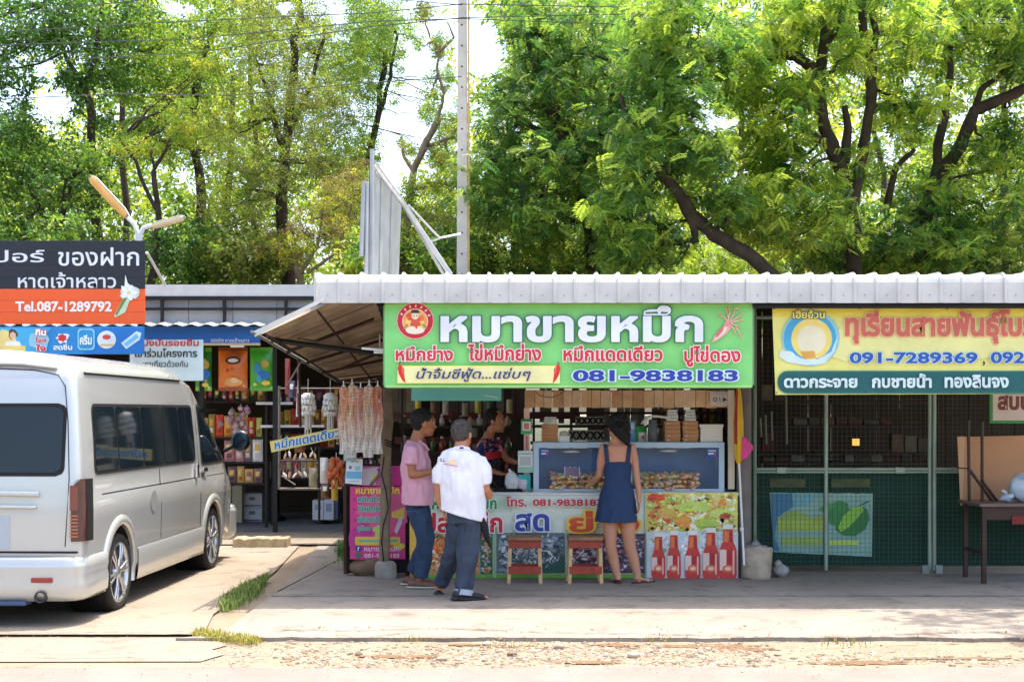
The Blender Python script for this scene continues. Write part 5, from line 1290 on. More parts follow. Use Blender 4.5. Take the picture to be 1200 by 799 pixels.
PALG = {'shelf1': [((120, 66, 40), 'brown'), ((80, 50, 70), 'dark purple'), ((150, 110, 60), 'tan'), ((60, 70, 50), 'olive'), ((140, 60, 40), 'rust red')],
        'shelf2': [((196, 60, 40), 'red'), ((214, 128, 50), 'orange'), ((150, 130, 60), 'mustard'), ((110, 70, 50), 'brown'), ((206, 170, 90), 'golden')],
        'shelf3': [((214, 196, 190), 'pale pink'), ((160, 110, 110), 'dusky pink'), ((120, 96, 90), 'brown grey'), ((196, 150, 80), 'amber')]}
rows = [('top', 20.45, 236, 312, 452, 470, 'shelf1', 9), ('second', 20.45, 236, 312, 484, 512, 'shelf2', 10), ('third', 20.45, 262, 312, 514, 541, 'shelf3', 11), ('lowest', 20.45, 266, 312, 545, 566, 'shelf3', 12),
        ('top', 21.45, 316, 402, 452, 474, 'shelf1', 9), ('second', 21.45, 316, 402, 479, 501, 'shelf2', 9), ('third', 21.45, 316, 402, 505, 524, 'shelf1', 8), ('lowest', 21.45, 316, 402, 536, 560, 'shelf3', 10)]
for rowname, Y, x0, x1, y0, y1, pal, wpx in rows:
    where = 'the near rack' if Y < 21 else 'the far rack'; k = 0; x = x0 + 1
    while x < x1 - wpx * .6:
        w = wpx * rnd.uniform(.7, 1.25); c, cn = rnd.choice(PALG[pal]); h = (y1 - y0) * rnd.uniform(.8, 1.04); k += 1
        m2, _ = rnd.choice(PALG['shelf2']); f = lambda c_, q_: tuple(min(250, v * q_ * 1.35) for v in c_)
        packet('snack_packet', f'{cn} snack packet number {k} on the {rowname} shelf of {where}'.replace(f'number {k}', ['leftmost', 'second from left', 'third from left', 'fourth from left', 'fifth from left', 'sixth from left', 'seventh from left', 'eighth from left', 'ninth from left', 'tenth from left', 'eleventh from left', 'twelfth from left', 'thirteenth from left', 'fourteenth from left'][min(k - 1, 13)]),
               x, y1 - h, x + w * .93, y1, Y + rnd.uniform(.03, .09), f(c, rnd.uniform(.8, 1.2)), [(.2, .2, .8, .45, f(m2, 1.1)), (.3, .6, .7, .8, WT if rnd.random() < .4 else f(c, .6))], .045, 'snack packets on the shop racks', 'packet', None, k)
        x += w
# net bags of round sweets / garlic
BALLM = M('purple_garlic', (176, 134, 146), .55, 0, .22, 30); BALL2 = M('pale_garlic', (196, 168, 164), .6, 0, .2, 30)
for j, (cx, cy, nn, lab) in enumerate([(284, 490, 11, 'upper dark bunch of purple garlic beside the mirror'), (275, 500, 10, 'lower pale bunch of garlic just over the van mirror')]):
    rt = thing('garlic_bunch', lab, 'garlic', P(cx, cy + 10, 20.05)); r = random.Random(j)
    for k in range(nn):
        m = MB(); c = P(cx + r.gauss(0, 7), cy + r.gauss(0, 5.5), 20.05 + r.uniform(-.08, .08)); m.lathe(c, [(.001, -.04), (.032, -.033), (.046, -.004), (.036, .025), (.012, .04), (.006, .06)], 9)
        m.build('bulb', (BALLM, BALL2)[(k + j) % 2], rt)
# lit shelf edge tubes
for lab, a, b in [('upper white tube lamp lying across the shop shelves', (300, 473), (343, 473)), ('lower long white tube lamp across the shop shelves', (305, 500), (380, 499.5))]:
    t_ = thing('tube_lamp', lab, 'lamp', P(*a, 19.9)); m = MB(); m.tube([P(*a, 19.9), P(*b, 19.9)], .014, 8); m.build('tube', WHITE, t_); m = MB(); m.cbox(P((a[0] + b[0]) / 2, a[1] - 1.3, 19.93), ((b[0] - a[0]) / F * 19.9, .04, .02)); m.build('housing', WHITE, t_)
t_ = thing('tube_lamp', 'upright white tube lamp hanging behind the awning brace', 'lamp', P(349, 488, 17.5)); m = MB(); m.tube([P(350, 424, 17.5), P(348, 488, 17.5)], .013, 8); m.build('tube', WHITE, t_)
# white cartons on the floor
CARD_W = M('white_carton', (214, 216, 220), .6, 0, .06, 3); CARD_B = M('carton_blue_print', (60, 90, 150), .6)
def carton(label, x0, y0, x1, y1, Y, dep, group, mat=CARD_W, stripes=(), name='carton', cat='box', flap=True):
    rt = thing(name, label, cat, P((x0 + x1) / 2, y1, Y), group); m = MB(); m.pbox(x0, y0, x1, y1, Y, dep); m.build('carton_body', mat, rt, .004)
    s_ = Sign(Y)
    for (a, b, c_, d, col) in stripes: s_.rect(x0 + (x1 - x0) * a, y0 + (y1 - y0) * b, x0 + (x1 - x0) * c_, y0 + (y1 - y0) * d, col)
    s_.build('printed_label', rt); return rt
st3 = [(.04, .84, .96, .93, (60, 90, 150)), (.35, .25, .65, .5, (120, 130, 140)), (.04, .06, .96, .1, (150, 160, 180))]
carton('upper white carton with blue stripe on the floor by the van', 284, 578, 307, 594, 21.6, .3, 'white cartons on the shop floor', stripes=st3)
carton('lower white carton with blue stripe on the floor by the van', 284, 594.3, 307, 611, 21.6, .3, 'white cartons on the shop floor', stripes=st3)
carton('tall cream carton behind the van nose', 272, 569, 283.5, 612, 21.4, .35, 'white cartons on the shop floor', M('cream_carton', (190, 180, 150), .7, 0, .12))
carton('left white carton with grey print under the steel stand', 366, 586, 379, 609, 21.0, .3, 'white cartons on the shop floor', stripes=[(.2, .2, .8, .5, (170, 176, 196))])
carton('middle white carton with grey print under the steel stand', 379.5, 585, 391, 609, 21.0, .3, 'white cartons on the shop floor', stripes=[(.2, .2, .8, .6, (150, 160, 190))])
carton('narrow blue edged carton behind the post by the rack', 391.5, 583, 396, 608, 21.1, .3, 'white cartons on the shop floor', M('blue_grey_carton', (120, 130, 160), .6), ())
bb = thing('storage_bin', 'dark blue plastic storage bin inside the shop doorway', 'bin', P(314, 610, 22)); mb = MB(); mb.pbox(308, 576, 323, 610, 22, .4); mb.build('bin_body', M('navy_plastic', (24, 40, 96), .4), bb, .02); mb = MB(); mb.pbox(307, 574, 324, 577, 21.98, .44); mb.build('lid', M('navy_plastic', (24, 40, 96), .4), bb, .004)
mb = MB(); 
for k, (px, py) in enumerate([(322, 613), (328, 612), (378, 616)]):
    m = MB(); c = G(px, py); m.ball((c.x, c.y, .06), (.09, .12, .035), 12, 6); m.ball((c.x, c.y - .02, .085), (.07, .05, .03), 10, 5)
    o = m.build('sandal', BLACK, label=['left black sandal left on the shop floor', 'right black sandal beside its pair on the shop floor', 'single dark sandal by the white cartons'][k], cat='sandal', loc=c)

# steel stand with hanging trinkets
OLDST = M('dull_old_steel', (120, 112, 104), .6, .2, .25, 9)
sd = thing('steel_stand', 'thin steel frame stand hung with trinkets in front of the shop', 'stand', (P(360, 0, 18.2).x, 18.2, 0))
for (a, b, w) in [((327, 452), (327, 573), .017), ((327, 572.5), (400, 572.5), .018), ((404, 452), (404, 612), .017), ((374, 524), (374, 612), .016), ((327, 540), (404, 540), .012)]:
    m = MB(); m.tube([P(*a, 18.2), P(*b, 18.2)], w, 6); m.build('frame_rod', OLDST if w > .0165 else DARK, sd)
for (a, b) in [((330, 557), (346, 568)), ((327, 455), (404, 455))]:
    m = MB(); m.tube([P(*a, 18.2), P(*b, 18.2)], .010, 6); m.build('brace', OLDST, sd)
r = random.Random(12); SHELL = [M('white_shell', (224, 220, 208), .4, 0, .1, 30), M('tan_shell', (196, 160, 120), .5, 0, .2, 30)]
k = 0
for yy_ in (534, 555):
    for xx_ in range(334, 372, 6):
        k += 1; m = MB(); c = P(xx_ + r.uniform(-1, 1), yy_ + r.uniform(-2, 2), 18.15)
        rot = Matrix.Rotation(r.uniform(-.8, .8), 3, 'Y'); m.ball(c, (.016, .01, .042), 8, 6, rot); m.tube([c + rot @ Vector((0, 0, .04)), P(xx_, yy_ - 10, 18.15)], .002, 4)
        m.build('shell_keyring', SHELL[k % 2], label='small pale shell keyring dangling on the steel stand', cat='keyring', group='shell keyrings on the steel stand', loc=c)
# goods hung at the right of the stand
for k, (x0, y0, x1, y1, c, lab) in enumerate([(345, 512, 357, 530, BRN, 'brown packet hung in the middle of the steel stand'), (375, 536, 384, 566, (206, 200, 190), 'pale packet on the stand left of the orange bundle'), (388, 562, 396, 586, (190, 150, 50), 'amber jar shaped pack under the orange bundle'), (376, 566, 386, 584, (96, 60, 40), 'brown pack under the pale packet'), (362, 548, 372, 570, (150, 140, 110), 'grey green packet low on the steel stand'), (348, 436, 352, 486, (120, 50, 44), 'thin red strip pack hanging beside the tube lamp'), (334, 420, 340, 462, (150, 60, 50), 'red strip pack hung left of the brace'), (338, 446, 346, 466, (70, 70, 96), 'dark blue strip pack hung behind the brace')]):
    packet('hanging_packet', lab, x0, y0, x1, y1, 18.1 if y0 > 500 else 17.4, c, [(.2, .2, .8, .5, WT)] if k % 2 else [], .03, 'packets hung on the steel stand', 'packet', None, k)
# white shell wind chimes
for cx, lab in ((361, 'left white shell wind chime under the side awning'), (387, 'right white shell wind chime under the side awning')):
    rt = thing('wind_chime', lab, 'wind chime', P(cx, 458, 15.6), 'shell wind chimes'); Y = 15.6; r = random.Random(cx)
    m = MB(); m.lathe(P(cx, 462, Y), [(.001, .02), (.05, .01), (.07, -.02), (.075, -.03)], 14); m.build('cap', SHELL[0], rt)
    for ring in range(4):
        for j in range(12):
            a = 2 * math.pi * (j + ring * .5) / 12; rr = .068 + .008 * ring - (.02 if ring == 3 else 0); c = P(cx, 466 + 6 * ring, Y) + Vector((rr * math.cos(a), rr * math.sin(a), r.uniform(-.01, .01)))
            m = MB(); m.ball(c, (.021, .008, .03), 8, 5, Matrix.Rotation(a + math.pi / 2, 3, 'Z')); m.build('shell', SHELL[0], rt)
    for j in range(7):
        a = 2 * math.pi * j / 7; m = MB(); p0 = P(cx, 484, Y) + Vector((.03 * math.cos(a), .03 * math.sin(a), 0)); m.tube([p0, p0 - Vector((0, 0, r.uniform(.14, .3)))], .009, 6); m.build('strand', SHELL[0], rt)
    m = MB(); m.tube([P(cx, 460, Y), P(cx, 444, Y)], .003, 4); m.build('string', WHITE, rt)
# slanted yellow and blue sign
YT = 15.2
sg = thing('price_sign', 'slanted yellow strip sign with blue lettering below the wind chimes', 'sign', P(358, 518, YT))
a, b, c, d = (316, 517), (400, 500.5), (400, 512.5), (318, 530)
mb = MB(); mb.poly([P(*a, YT), P(*b, YT), P(*c, YT), P(*d, YT)], .015, (0, 1, 0)); mb.build('sign_board', M('yellow_sign_board', (244, 222, 110), .5, 0, .05), sg)
s = Sign(YT); s.text(sg, 'หมึกแดดเดียว', 321, 515, 399, 527.5, (24, 130, 200), .03, ((236, 246, 240), .05), slope=16.5 / 84)
# dried squid packs hanging by the post
SQ = attr_mat('dried_squid_in_clear_film', .22, .12, 9, coat=.5, bump=.15, bscale=10, transl=.3)
for k, (x0, x1, y0, y1, c0) in enumerate([(397, 408, 450, 532, (246, 188, 150)), (407, 418, 448, 536, (250, 206, 170)), (417, 428, 452, 530, (238, 180, 158)), (427, 438, 449, 536, (248, 214, 182)), (437, 448, 450, 532, (230, 160, 134))]):
    rt = thing('dried_squid_pack', ['leftmost long clear pack of dried squid hanging by the wooden post', 'second from left clear pack of dried squid', 'middle clear pack of dried squid with pinkish sheets', 'fourth clear pack of dried squid, palest of the row', 'rightmost clear pack of dried squid nearest the wooden post'][k], 'dried squid', P((x0 + x1) / 2, y0, 13.9), 'dried squid packs beside the wooden post'); r = random.Random(k)
    m = MB(); a, b = P(x0, y0 + 4, 13.9), P(x1, y1, 13.9); nu, nv = 5, 22
    for j in range(nv):
        for i in range(nu):
            def fn(u, v): return (a.x + (b.x - a.x) * (u + .12 * math.sin(v * 9 + k)), 13.9 + .02 * math.sin(u * 9 + v * 14 + k) - .02 * math.sin(math.pi * u), a.z + (b.z - a.z) * v)
            t = min(1, max(0, (j / nv - .25) * 1.8)); f = r.uniform(.98, 1.02) * (.93, 1.04, .99, 1.07, .95)[(i + k) % 5]; cc = tuple(c0[q_] * (1 - t) + (250, 240, 234)[q_] * t for q_ in range(3)); cc = cc if r.random() > .07 else (244, 236, 230)
            m.col(tuple(min(255, v * f) for v in cc)); m.add([fn(i / nu, j / nv), fn((i + 1) / nu, j / nv), fn((i + 1) / nu, (j + 1) / nv), fn(i / nu, (j + 1) / nv)], [(0, 1, 2, 3)], True)
    o = m.build('squid_sheet', SQ, rt, recalc=False); so = o.modifiers.new('thick', 'SOLIDIFY'); so.thickness = .006
    m = MB(); m.tube([P((x0 + x1) / 2, y0 + 5, 13.9), P((x0 + x1) / 2, y0 - 4, 13.9)], .006, 5); m.tube([P(x0 + 2, y0 + 5, 13.9), P((x0 + x1) / 2, y0, 13.9), P(x1 - 2, y0 + 5, 13.9)], .005, 5); m.build('knot', WHITE, rt)
hr = thing('hanging_rod', 'thin rod carrying the dried squid packs', 'rod', P(397, 446, 13.95)); mb = MB(); mb.tube([P(396, 447, 13.95), P(452, 445, 13.95)], .01, 6); mb.build('rod', DARK, hr)
# orange dried bundle
ob_ = thing('dried_seafood_bundle', 'orange brown dried seafood bundle hanging left of the blue poster', 'dried seafood', P(394, 536, 14.9)); r = random.Random(77)
ORM = M('dried_orange', (206, 104, 56), .6, 0, .3, 20, .5, 20)
for k in range(16):
    m = MB(); c = P(394 + r.uniform(-7, 7), 548 + r.uniform(-9, 9), 14.9 + r.uniform(-.05, .05)); m.ball(c, (.035, .015, .05), 8, 6, Matrix.Rotation(r.uniform(-1, 1), 3, 'Y')); m.build('dried_piece', ORM, ob_)
for k in range(9):
    m = MB(); c = P(388 + k * 1.6, 556, 14.9); m.tube([c, c + Vector((r.uniform(-.03, .03), 0, -.07)), c + Vector((r.uniform(-.05, .05), 0, -.15))], [.01, .007, .004], 5); m.build('tentacle', ORM, ob_)
m = MB(); m.tube([P(394, 541, 14.9), P(394, 530, 14.9)], .004, 4); m.build('string', WHITE, ob_)
# blue and white poster
po = thing('poster', 'blue and white price poster tied to the rack beside the squid packs', 'poster', P(414, 550, 14.3)); mb = MB(); mb.poly([P(406, 536, 14.3), P(425, 538, 14.3), P(424, 568, 14.3), P(404.5, 566, 14.3)], .004, (0, 1, 0)); mb.build('card', M('poster_card', (222, 232, 238), .5, 0, .03), po)
s = Sign(14.3); s.poly([(406, 552), (424, 552.5), (424, 561), (405.5, 560.5)], (110, 182, 220)); s.rect(416, 546, 422, 551, (140, 206, 232)); s.ell(410.5, 547.5, 2, 2, (110, 130, 170)); s.rect(411, 540, 420, 541.5, (150, 190, 180)); s.rect(408, 563, 421, 564, (170, 180, 200)); s.build('printed_artwork', po)
packet('plastic_bag', 'pale blue plastic bag tied above the blue poster', 403, 529, 418, 540, 14.25, (170, 200, 206), [], .04, None, 'bag', None, 5)

# pink menu banner on its rack
YM = 14.45
pk = thing('menu_banner', 'bright pink menu banner with teal Thai lines behind the wooden post', 'banner', P(440, 655, YM))
vinyl('vinyl_sheet', pk, 410, 570, 475, 655, YM, (226, 60, 140), .003, 8, nu=24)
s = Sign(YM)
s.blob(450, 600, 30, 26, (232, 96, 150), 3, .2); s.blob(425, 630, 14, 18, (206, 50, 150), 4, .3)
s.poly([(459, 600), (474, 594), (474, 608), (459, 606)], (240, 206, 90)); s.poly([(462, 622), (468, 606), (472, 606), (471, 612), (465, 626)], (226, 206, 224)); s.blob(446, 622, 9, 6, (190, 206, 110), 5, .3); s.blob(468, 640, 7, 4, (226, 214, 60), 9)
s.rrect(416, 628.5, 469, 638.5, 2, (240, 200, 60)); s.rect(421, 632, 466, 635, (120, 190, 160))
s.ell(420, 642.3, 3.4, 3.6, (50, 60, 150)); s.ell(420, 650, 3.4, 3.6, (60, 120, 110))
for yy_ in (584, 595.5, 608, 619.5): s.ell(415.3, yy_ + 1, .9, .9, (70, 40, 110), 8)
s.build('printed_artwork', pk)
s.text(pk, 'หมาขายหมึก', 417, 569.5, 468, 578.5, (248, 226, 60), .04)
for st, yy_, x1 in (('หมึกย่าง', 580, 449), ('ไข่หมึกย่าง', 591, 449), ('หมึกแดดเดียว', 603.5, 449), ('ปูไข่ดอง', 615, 435)): s.text(pk, st, 419, yy_, x1 + 0, yy_ + 8.5, (40, 130, 120), .03, ((190, 226, 206), .06))
s.text(pk, 'f', 419, 640, 421.4, 645, (240, 240, 250), .04); s.text(pk, 'หมาขายหมึก', 427, 639, 468, 645.5, (246, 200, 226), .03); s.text(pk, '081-9838183', 427, 648, 468, 653, (246, 200, 226), .03)
pk2 = thing('menu_banner', 'short pink and purple banner strip above the pink menu', 'banner', P(450, 558, YM)); vinyl('vinyl_sheet', pk2, 424, 546, 475, 569, YM + .02, (206, 90, 156), .003, 9, nu=16)
s = Sign(YM + .02); s.rect(460, 547, 475, 569, (200, 26, 130)); s.poly([(425, 549), (444, 547), (440, 568), (425, 568)], (206, 196, 206)); s.ell(440, 558, 3.4, 2.4, (236, 210, 70)); s.poly([(441, 549), (449, 548), (448, 553), (444, 554)], (150, 60, 170)); s.build('printed_artwork', pk2)
rk = thing('display_rack', 'dark timber rack carrying the pink menu banner', 'rack', P(440, 672, YM + .1))
for (a, b, w) in [((406, 568), (406, 672), .03), ((478, 545), (478, 676), .03), ((404, 569.3), (452, 569.3), .02), ((425, 545), (478, 545), .016), ((448, 545), (448, 569), .016)]:
    m = MB(); m.tube([P(*a, YM + .06), P(*b, YM + .06)], w, 4, smooth=False); m.build('frame_bar', DWOOD, rk)
m = MB(); m.tube([P(434, 568, YM), P(447, 553, YM)], .015, 4); m.build('brace', OLDWOOD, rk)
m = MB(); m.box((P(408, 0, YM).x, YM + .1, .05), (P(476, 0, YM).x, YM + .14, P(0, 572, YM).z)); m.build('back_board', DARK, rk)
# small goods in the gap above the pink banner
r = random.Random(6)
for k in range(9):
    x0 = 400 + k * 5.4; c, cn = rnd.choice(PALG['shelf1'] + PALG['shelf3'])
    packet('small_packet', f'{cn} little packet on the shelf behind the wooden post, {["first", "second", "third", "fourth", "fifth", "sixth", "seventh", "eighth", "ninth"][k]} from left', x0, 538 + r.uniform(-3, 2), x0 + 5, 547, 15.3, c, [(.2, .3, .8, .6, WT)] if k % 3 == 0 else [], .03, 'small packets behind the post', 'packet', None, k)
sh = thing('wall_shelf', 'narrow shelf behind the wooden post with little packets', 'shelf', P(420, 548, 15.3)); mb = MB(); mb.pbox(398, 547.3, 478, 550, 15.22, .25); mb.build('shelf_board', DWOOD, sh)
# ================================================================== squid counter
YC = 14.3
fc = thing('food_counter', 'food counter wrapped in a bright printed seafood banner', 'counter', (P(672, 0, YC).x, YC, 0))
mb = MB(); mb.box((P(479, 0, YC).x, YC + .02, .07), (P(864, 0, YC).x, YC + .85, P(0, 577, YC).z - .03)); mb.build('counter_body', DARK, fc)
mb = MB(); mb.box((P(478, 0, YC).x, YC - .02, P(0, 577, YC).z - .03), (P(865.5, 0, YC).x, YC + .9, P(0, 577, YC).z)); mb.build('counter_top', M('pale_worn_steel', (196, 198, 198), .4, .5, .08), fc, .004)
for px in (492, 590, 664, 746, 806, 856):
    for dy in (.06, .8):
        mb = MB(); c = Vector((P(px, 0, YC).x, YC + dy, 0)); mb.cyl(c + Vector((-.012, 0, .03)), c + Vector((.012, 0, .03)), .03, n=12); mb.box(c + Vector((-.02, -.02, .03)), c + Vector((.02, .02, .075))); mb.build('castor', BLACK, fc)
YV = YC - .01
vinyl('banner_sheet', fc, 480, 576.5, 864.5, 679, YV, (224, 232, 218), .002, 12, nu=60)
s = Sign(YV, .0008)
s.rect(480, 577, 756, 626, (232, 240, 226)); s.rect(480, 577, 500, 679, (240, 190, 80)); s.rect(500, 580, 600, 600, (206, 228, 206))
s.rect(480, 672.5, 756, 679, (120, 190, 70)); s.rect(480, 577, 756, 578.5, (236, 240, 232))
def dish(x0, y0, x1, y1, base, cols, n, seed, rmin=2, rmax=6, el=.5):
    r = random.Random(seed); s.rect(x0, y0, x1, y1, base)
    y0_ = s.y
    for k in range(n):
        s.y = y0_ - .00005 * (k % 50)
        w = r.uniform(rmin, rmax); h = w * r.uniform(el * .6, el * 1.3); cx, cy = r.uniform(x0 + w, x1 - w), r.uniform(y0 + w * .8, y1 - w * .8)
        c = r.choice(cols); f = r.uniform(.85, 1.15); cc = tuple(max(0, min(255, v * f)) for v in c)
        s.blob(cx, cy, w, h, cc, seed * 99 + k, .3, 10, r.uniform(-60, 60))
        if r.random() < .55: s.blob(cx - w * .15, cy - h * .25, w * .5, h * .35, tuple(min(255, v * 1.25 + 18) for v in cc), seed * 7 + k, .3, 8, r.uniform(-60, 60))
    s.y = y0_ - .0028
dish(501, 625, 562, 672, (226, 150, 90), [(226, 130, 60), (240, 180, 110), (196, 84, 40), (250, 220, 180), (206, 110, 60), (60, 130, 90), (240, 200, 150)], 420, 1, 1.2, 3.6)
dish(563, 625, 577, 672, (60, 110, 80), [(206, 214, 216), (220, 120, 60), (240, 160, 80), (40, 96, 66), (180, 190, 200)], 90, 2, 1, 2.6)
s.rect(578, 619, 581.5, 679, (196, 236, 190)); s.rect(579.4, 619, 580.3, 679, (90, 170, 90))
dish(582, 624, 662, 671, (110, 124, 134), [(190, 204, 212), (140, 156, 168), (80, 84, 100), (214, 222, 226), (60, 60, 78), (160, 176, 186), (60, 110, 96), (236, 240, 242)], 430, 3, 1.3, 5, .42)
s.poly([(628, 671), (662, 652), (662, 671)], (54, 110, 90))
for k in range(7): s.line([(630 + 5 * k, 671 - k), (642 + 4 * k, 650)], 1, (70, 90, 100))
s.rect(662.5, 619, 664, 672, (176, 220, 176))
dish(664.5, 625, 757, 671, (74, 60, 84), [(206, 190, 206), (120, 96, 120), (60, 44, 66), (170, 140, 160), (226, 216, 224), (96, 70, 90), (140, 60, 70), (50, 56, 84)], 560, 4, 1, 3.8, .4)
s.rect(755.5, 577, 758, 679, (190, 226, 180))
dish(757, 577, 864, 628, (226, 214, 110), [(240, 224, 90), (190, 214, 100), (236, 240, 170), (240, 150, 60), (226, 96, 50), (150, 190, 80), (250, 236, 150), (206, 180, 80), (246, 250, 226)], 620, 5, 1.5, 6, .5)
for k, (cx, cy, rx, ry, c) in enumerate([(768, 583, 10, 5, (236, 96, 50)), (812, 593, 22, 6, (206, 226, 110)), (846, 601, 16, 5, (214, 230, 120)), (800, 611, 10, 6, (236, 160, 70)), (850, 604, 6, 4, (180, 80, 50)), (780, 600, 10, 6, (226, 190, 90)), (828, 612, 14, 5, (190, 214, 90))]):
    s.blob(cx, cy, rx, ry, c, k, .2)
    for j in range(16): rj = random.Random(j + 31 * k); s.blob(cx + rj.uniform(-.7, .7) * rx, cy + rj.uniform(-.7, .7) * ry, rj.uniform(1, 4), rj.uniform(.5, 1.4), tuple(min(255, max(0, v_ + rj.uniform(-40, 36))) for v_ in c), j, .3, 8, rj.uniform(-40, 10))
s.rect(757, 627, 864, 679, (196, 206, 206))
dish(757, 622, 864, 650, (206, 214, 216), [(236, 240, 240), (190, 204, 210), (226, 190, 190), (160, 190, 150), (206, 220, 226)], 150, 6, 1.5, 4.5, .5)
for k, (bx_, top, w) in enumerate([(771, 628, 6.4), (789, 626, 6.4), (811, 626, 7.2), (832, 623, 7.4), (852, 619, 8)]):
    b1 = 676; w *= 1.22; nk = w * .55
    s.rrect(bx_ - nk - .6, top - 5.4, bx_ + nk + .6, top + 2, 1, (236, 232, 226))
    s.poly([(bx_ - nk, top), (bx_ + nk, top), (bx_ + nk * 1.1, top + 14), (bx_ + w, top + 23), (bx_ + w * 1.05, b1 - 3), (bx_ + w * .9, b1), (bx_ - w * .9, b1), (bx_ - w * 1.05, b1 - 3), (bx_ - w, top + 23), (bx_ - nk * 1.1, top + 14)], (206, 60, 50))
    s.poly([(bx_ - nk * .8, top + 2), (bx_ + nk * .2, top + 2), (bx_ + nk * .1, top + 15), (bx_ - nk * .9, top + 15)], (232, 120, 60)); s.poly([(bx_ + nk * .3, top + 3), (bx_ + nk * .8, top + 3), (bx_ + nk * .9, top + 15), (bx_ + nk * .4, top + 15)], (176, 30, 40))
    s.rect(bx_ - w, top + 24, bx_ - w * .2, b1 - 9, (240, 206, 190)); s.poly([(bx_ - w * .1, top + 24), (bx_ + w * .5, top + 24), (bx_ + w * .3, b1 - 8), (bx_ - w * .1, b1 - 8)], (186, 36, 46)); s.ell(bx_, b1 - 11, w * .7, 4.4, (232, 110, 80)); s.ell(bx_, b1 - 11, w * .4, 2.2, (246, 206, 170)); s.rect(bx_ + w * .55, top + 25, bx_ + w * .75, b1 - 4, (250, 190, 180))
s.rect(757, 676, 864, 679, (176, 60, 80)); s.build('printed_artwork', fc)
s.mb = MB()
s.text(fc, 'หมาขายหมึก', 506, 580, 583, 597, (40, 140, 90), .04, ((226, 240, 226), .05))
s.text(fc, 'โทร.', 592, 580, 618, 593.5, (200, 50, 60), .035, ((244, 226, 222), .05)); s.text(fc, '081-9838183', 623.5, 583.5, 706, 593, (196, 44, 56), .04, ((244, 226, 222), .05))
s.text(fc, 'ปลาหมึก', 496, 597, 590, 624.5, (206, 40, 54), .035, ((250, 240, 236), .04)); s.text(fc, 'สด', 602, 599, 645, 623, (44, 66, 160), .035, ((236, 240, 246), .04)); s.text(fc, 'ย่าง', 663, 596, 752, 624.5, (222, 84, 44), .035, ((250, 206, 70), .06))

# timber valance
vl = thing('plank_valance', 'row of pale upright boards across the top of the counter', 'valance', P(738, 468, 14.42)); r = random.Random(44); x = 615
PW = [M('pale_board_a', (206, 168, 128), .7, 0, .16, 8, .15, 50), M('pale_board_b', (190, 148, 108), .7, 0, .18, 8, .15, 50), M('pale_board_c', (214, 182, 148), .7, 0, .14, 8, .15, 50)]
while x < 861:
    w = r.choice([10.6, 12, 13]); mb = MB(); mb.pbox(x, 457 + r.uniform(0, .6), min(861, x + w) - .5, 477.5 + r.uniform(-.6, .6), 14.42 + r.uniform(0, .008), .02); mb.build('plank', r.choice(PW), vl, .002); x += w
mb = MB(); mb.pbox(613, 457, 862, 459, 14.445, .03); mb.build('back_rail', DWOOD, vl)
mb = MB(); mb.tube([P(626, 458, 14.4), P(633, 464, 14.39), P(645, 466, 14.39), P(655, 463, 14.39), P(662, 457, 14.4)], .004, 5); mb.build('wire_loop', M('rusty_wire', (120, 76, 44), .7, .4), vl)
nt_ = thing('paper_notice', 'small paper notice with dark marks pinned at the right end of the boards', 'notice', P(844, 468, 14.4)); mb = MB(); mb.poly([P(832, 459, 14.4), P(857, 459.5, 14.4), P(857, 476, 14.4), P(832, 475, 14.4)], .004, (0, 1, 0)); mb.build('paper', M('notice_paper', (206, 196, 186), .7, 0, .08), nt_)
s = Sign(14.4); s.ell(838, 468, 2.6, 2.6, (90, 84, 82)); s.ell(838, 468, 1.5, 1.5, (206, 196, 186)); s.poly([(847, 465.5), (852.5, 468), (847, 471)], (60, 56, 56)); s.line([(843, 465), (844, 471)], .8, (90, 84, 82)); s.line([(836, 461.5), (852, 462)], .6, (150, 140, 136)); s.build('printed_artwork', nt_)
def panel(name, label, cat, x0, y0, x1, y1, Y, dep, mat, art=None, group=None):
    rt = thing(name, label, cat, P((x0 + x1) / 2, y1, Y), group); m = MB(); m.pbox(x0, y0, x1, y1, Y, dep); m.build('board', mat, rt, .002)
    if art: q_ = Sign(Y); art(q_); q_.build('printed_artwork', rt)
    return rt
PINKW = M('pale_pink_paint', (222, 196, 180), .6, 0, .1)
panel('counter_upright', 'slim pale upright at the left of the display cabinet', 'upright', 614, 478, 620.5, 576, 14.45, .05, PINKW, lambda q_: [q_.rect(615, 509, 619.6, 528, (214, 160, 160)), q_.line([(617.3, 511), (617.3, 526)], 1.6, (180, 70, 80))])
panel('counter_upright', 'cream upright at the right of the display cabinet', 'upright', 853.5, 457, 861, 573, 14.38, .05, M('cream_paint', (222, 208, 186), .6, 0, .08))
panel('payment_card', 'small green bordered card fixed on the slim pale upright', 'card', 610.5, 491, 623.5, 508.5, 14.4, .01, M('green_card', (60, 170, 100), .5), lambda q_: [q_.rect(612.4, 494, 621.8, 504.5, (236, 226, 220)), q_.rect(614, 495.5, 620, 502.8, (206, 110, 110)), q_.rect(611, 491.5, 623, 493, (24, 90, 60))])
panel('payment_card', 'larger white card with green foot beside the display cabinet', 'card', 607, 528, 624.5, 553.5, 14.36, .01, M('white_card', (206, 222, 220), .5), lambda q_: [q_.rect(608, 531, 623.5, 532, (120, 150, 150)), q_.rect(609.5, 535, 622, 545, (184, 190, 190)), q_.rect(608, 547, 624, 553, (150, 200, 176))])
tb = panel('banner', 'plain teal strip hanging just below the green sign', 'banner', 482, 453, 587.5, 469.5, 13.7, .01, M('teal_vinyl', (104, 186, 178), .5, 0, .08, 2), lambda q_: [q_.line([(568, 463), (584, 466)], 1, (206, 214, 214))])

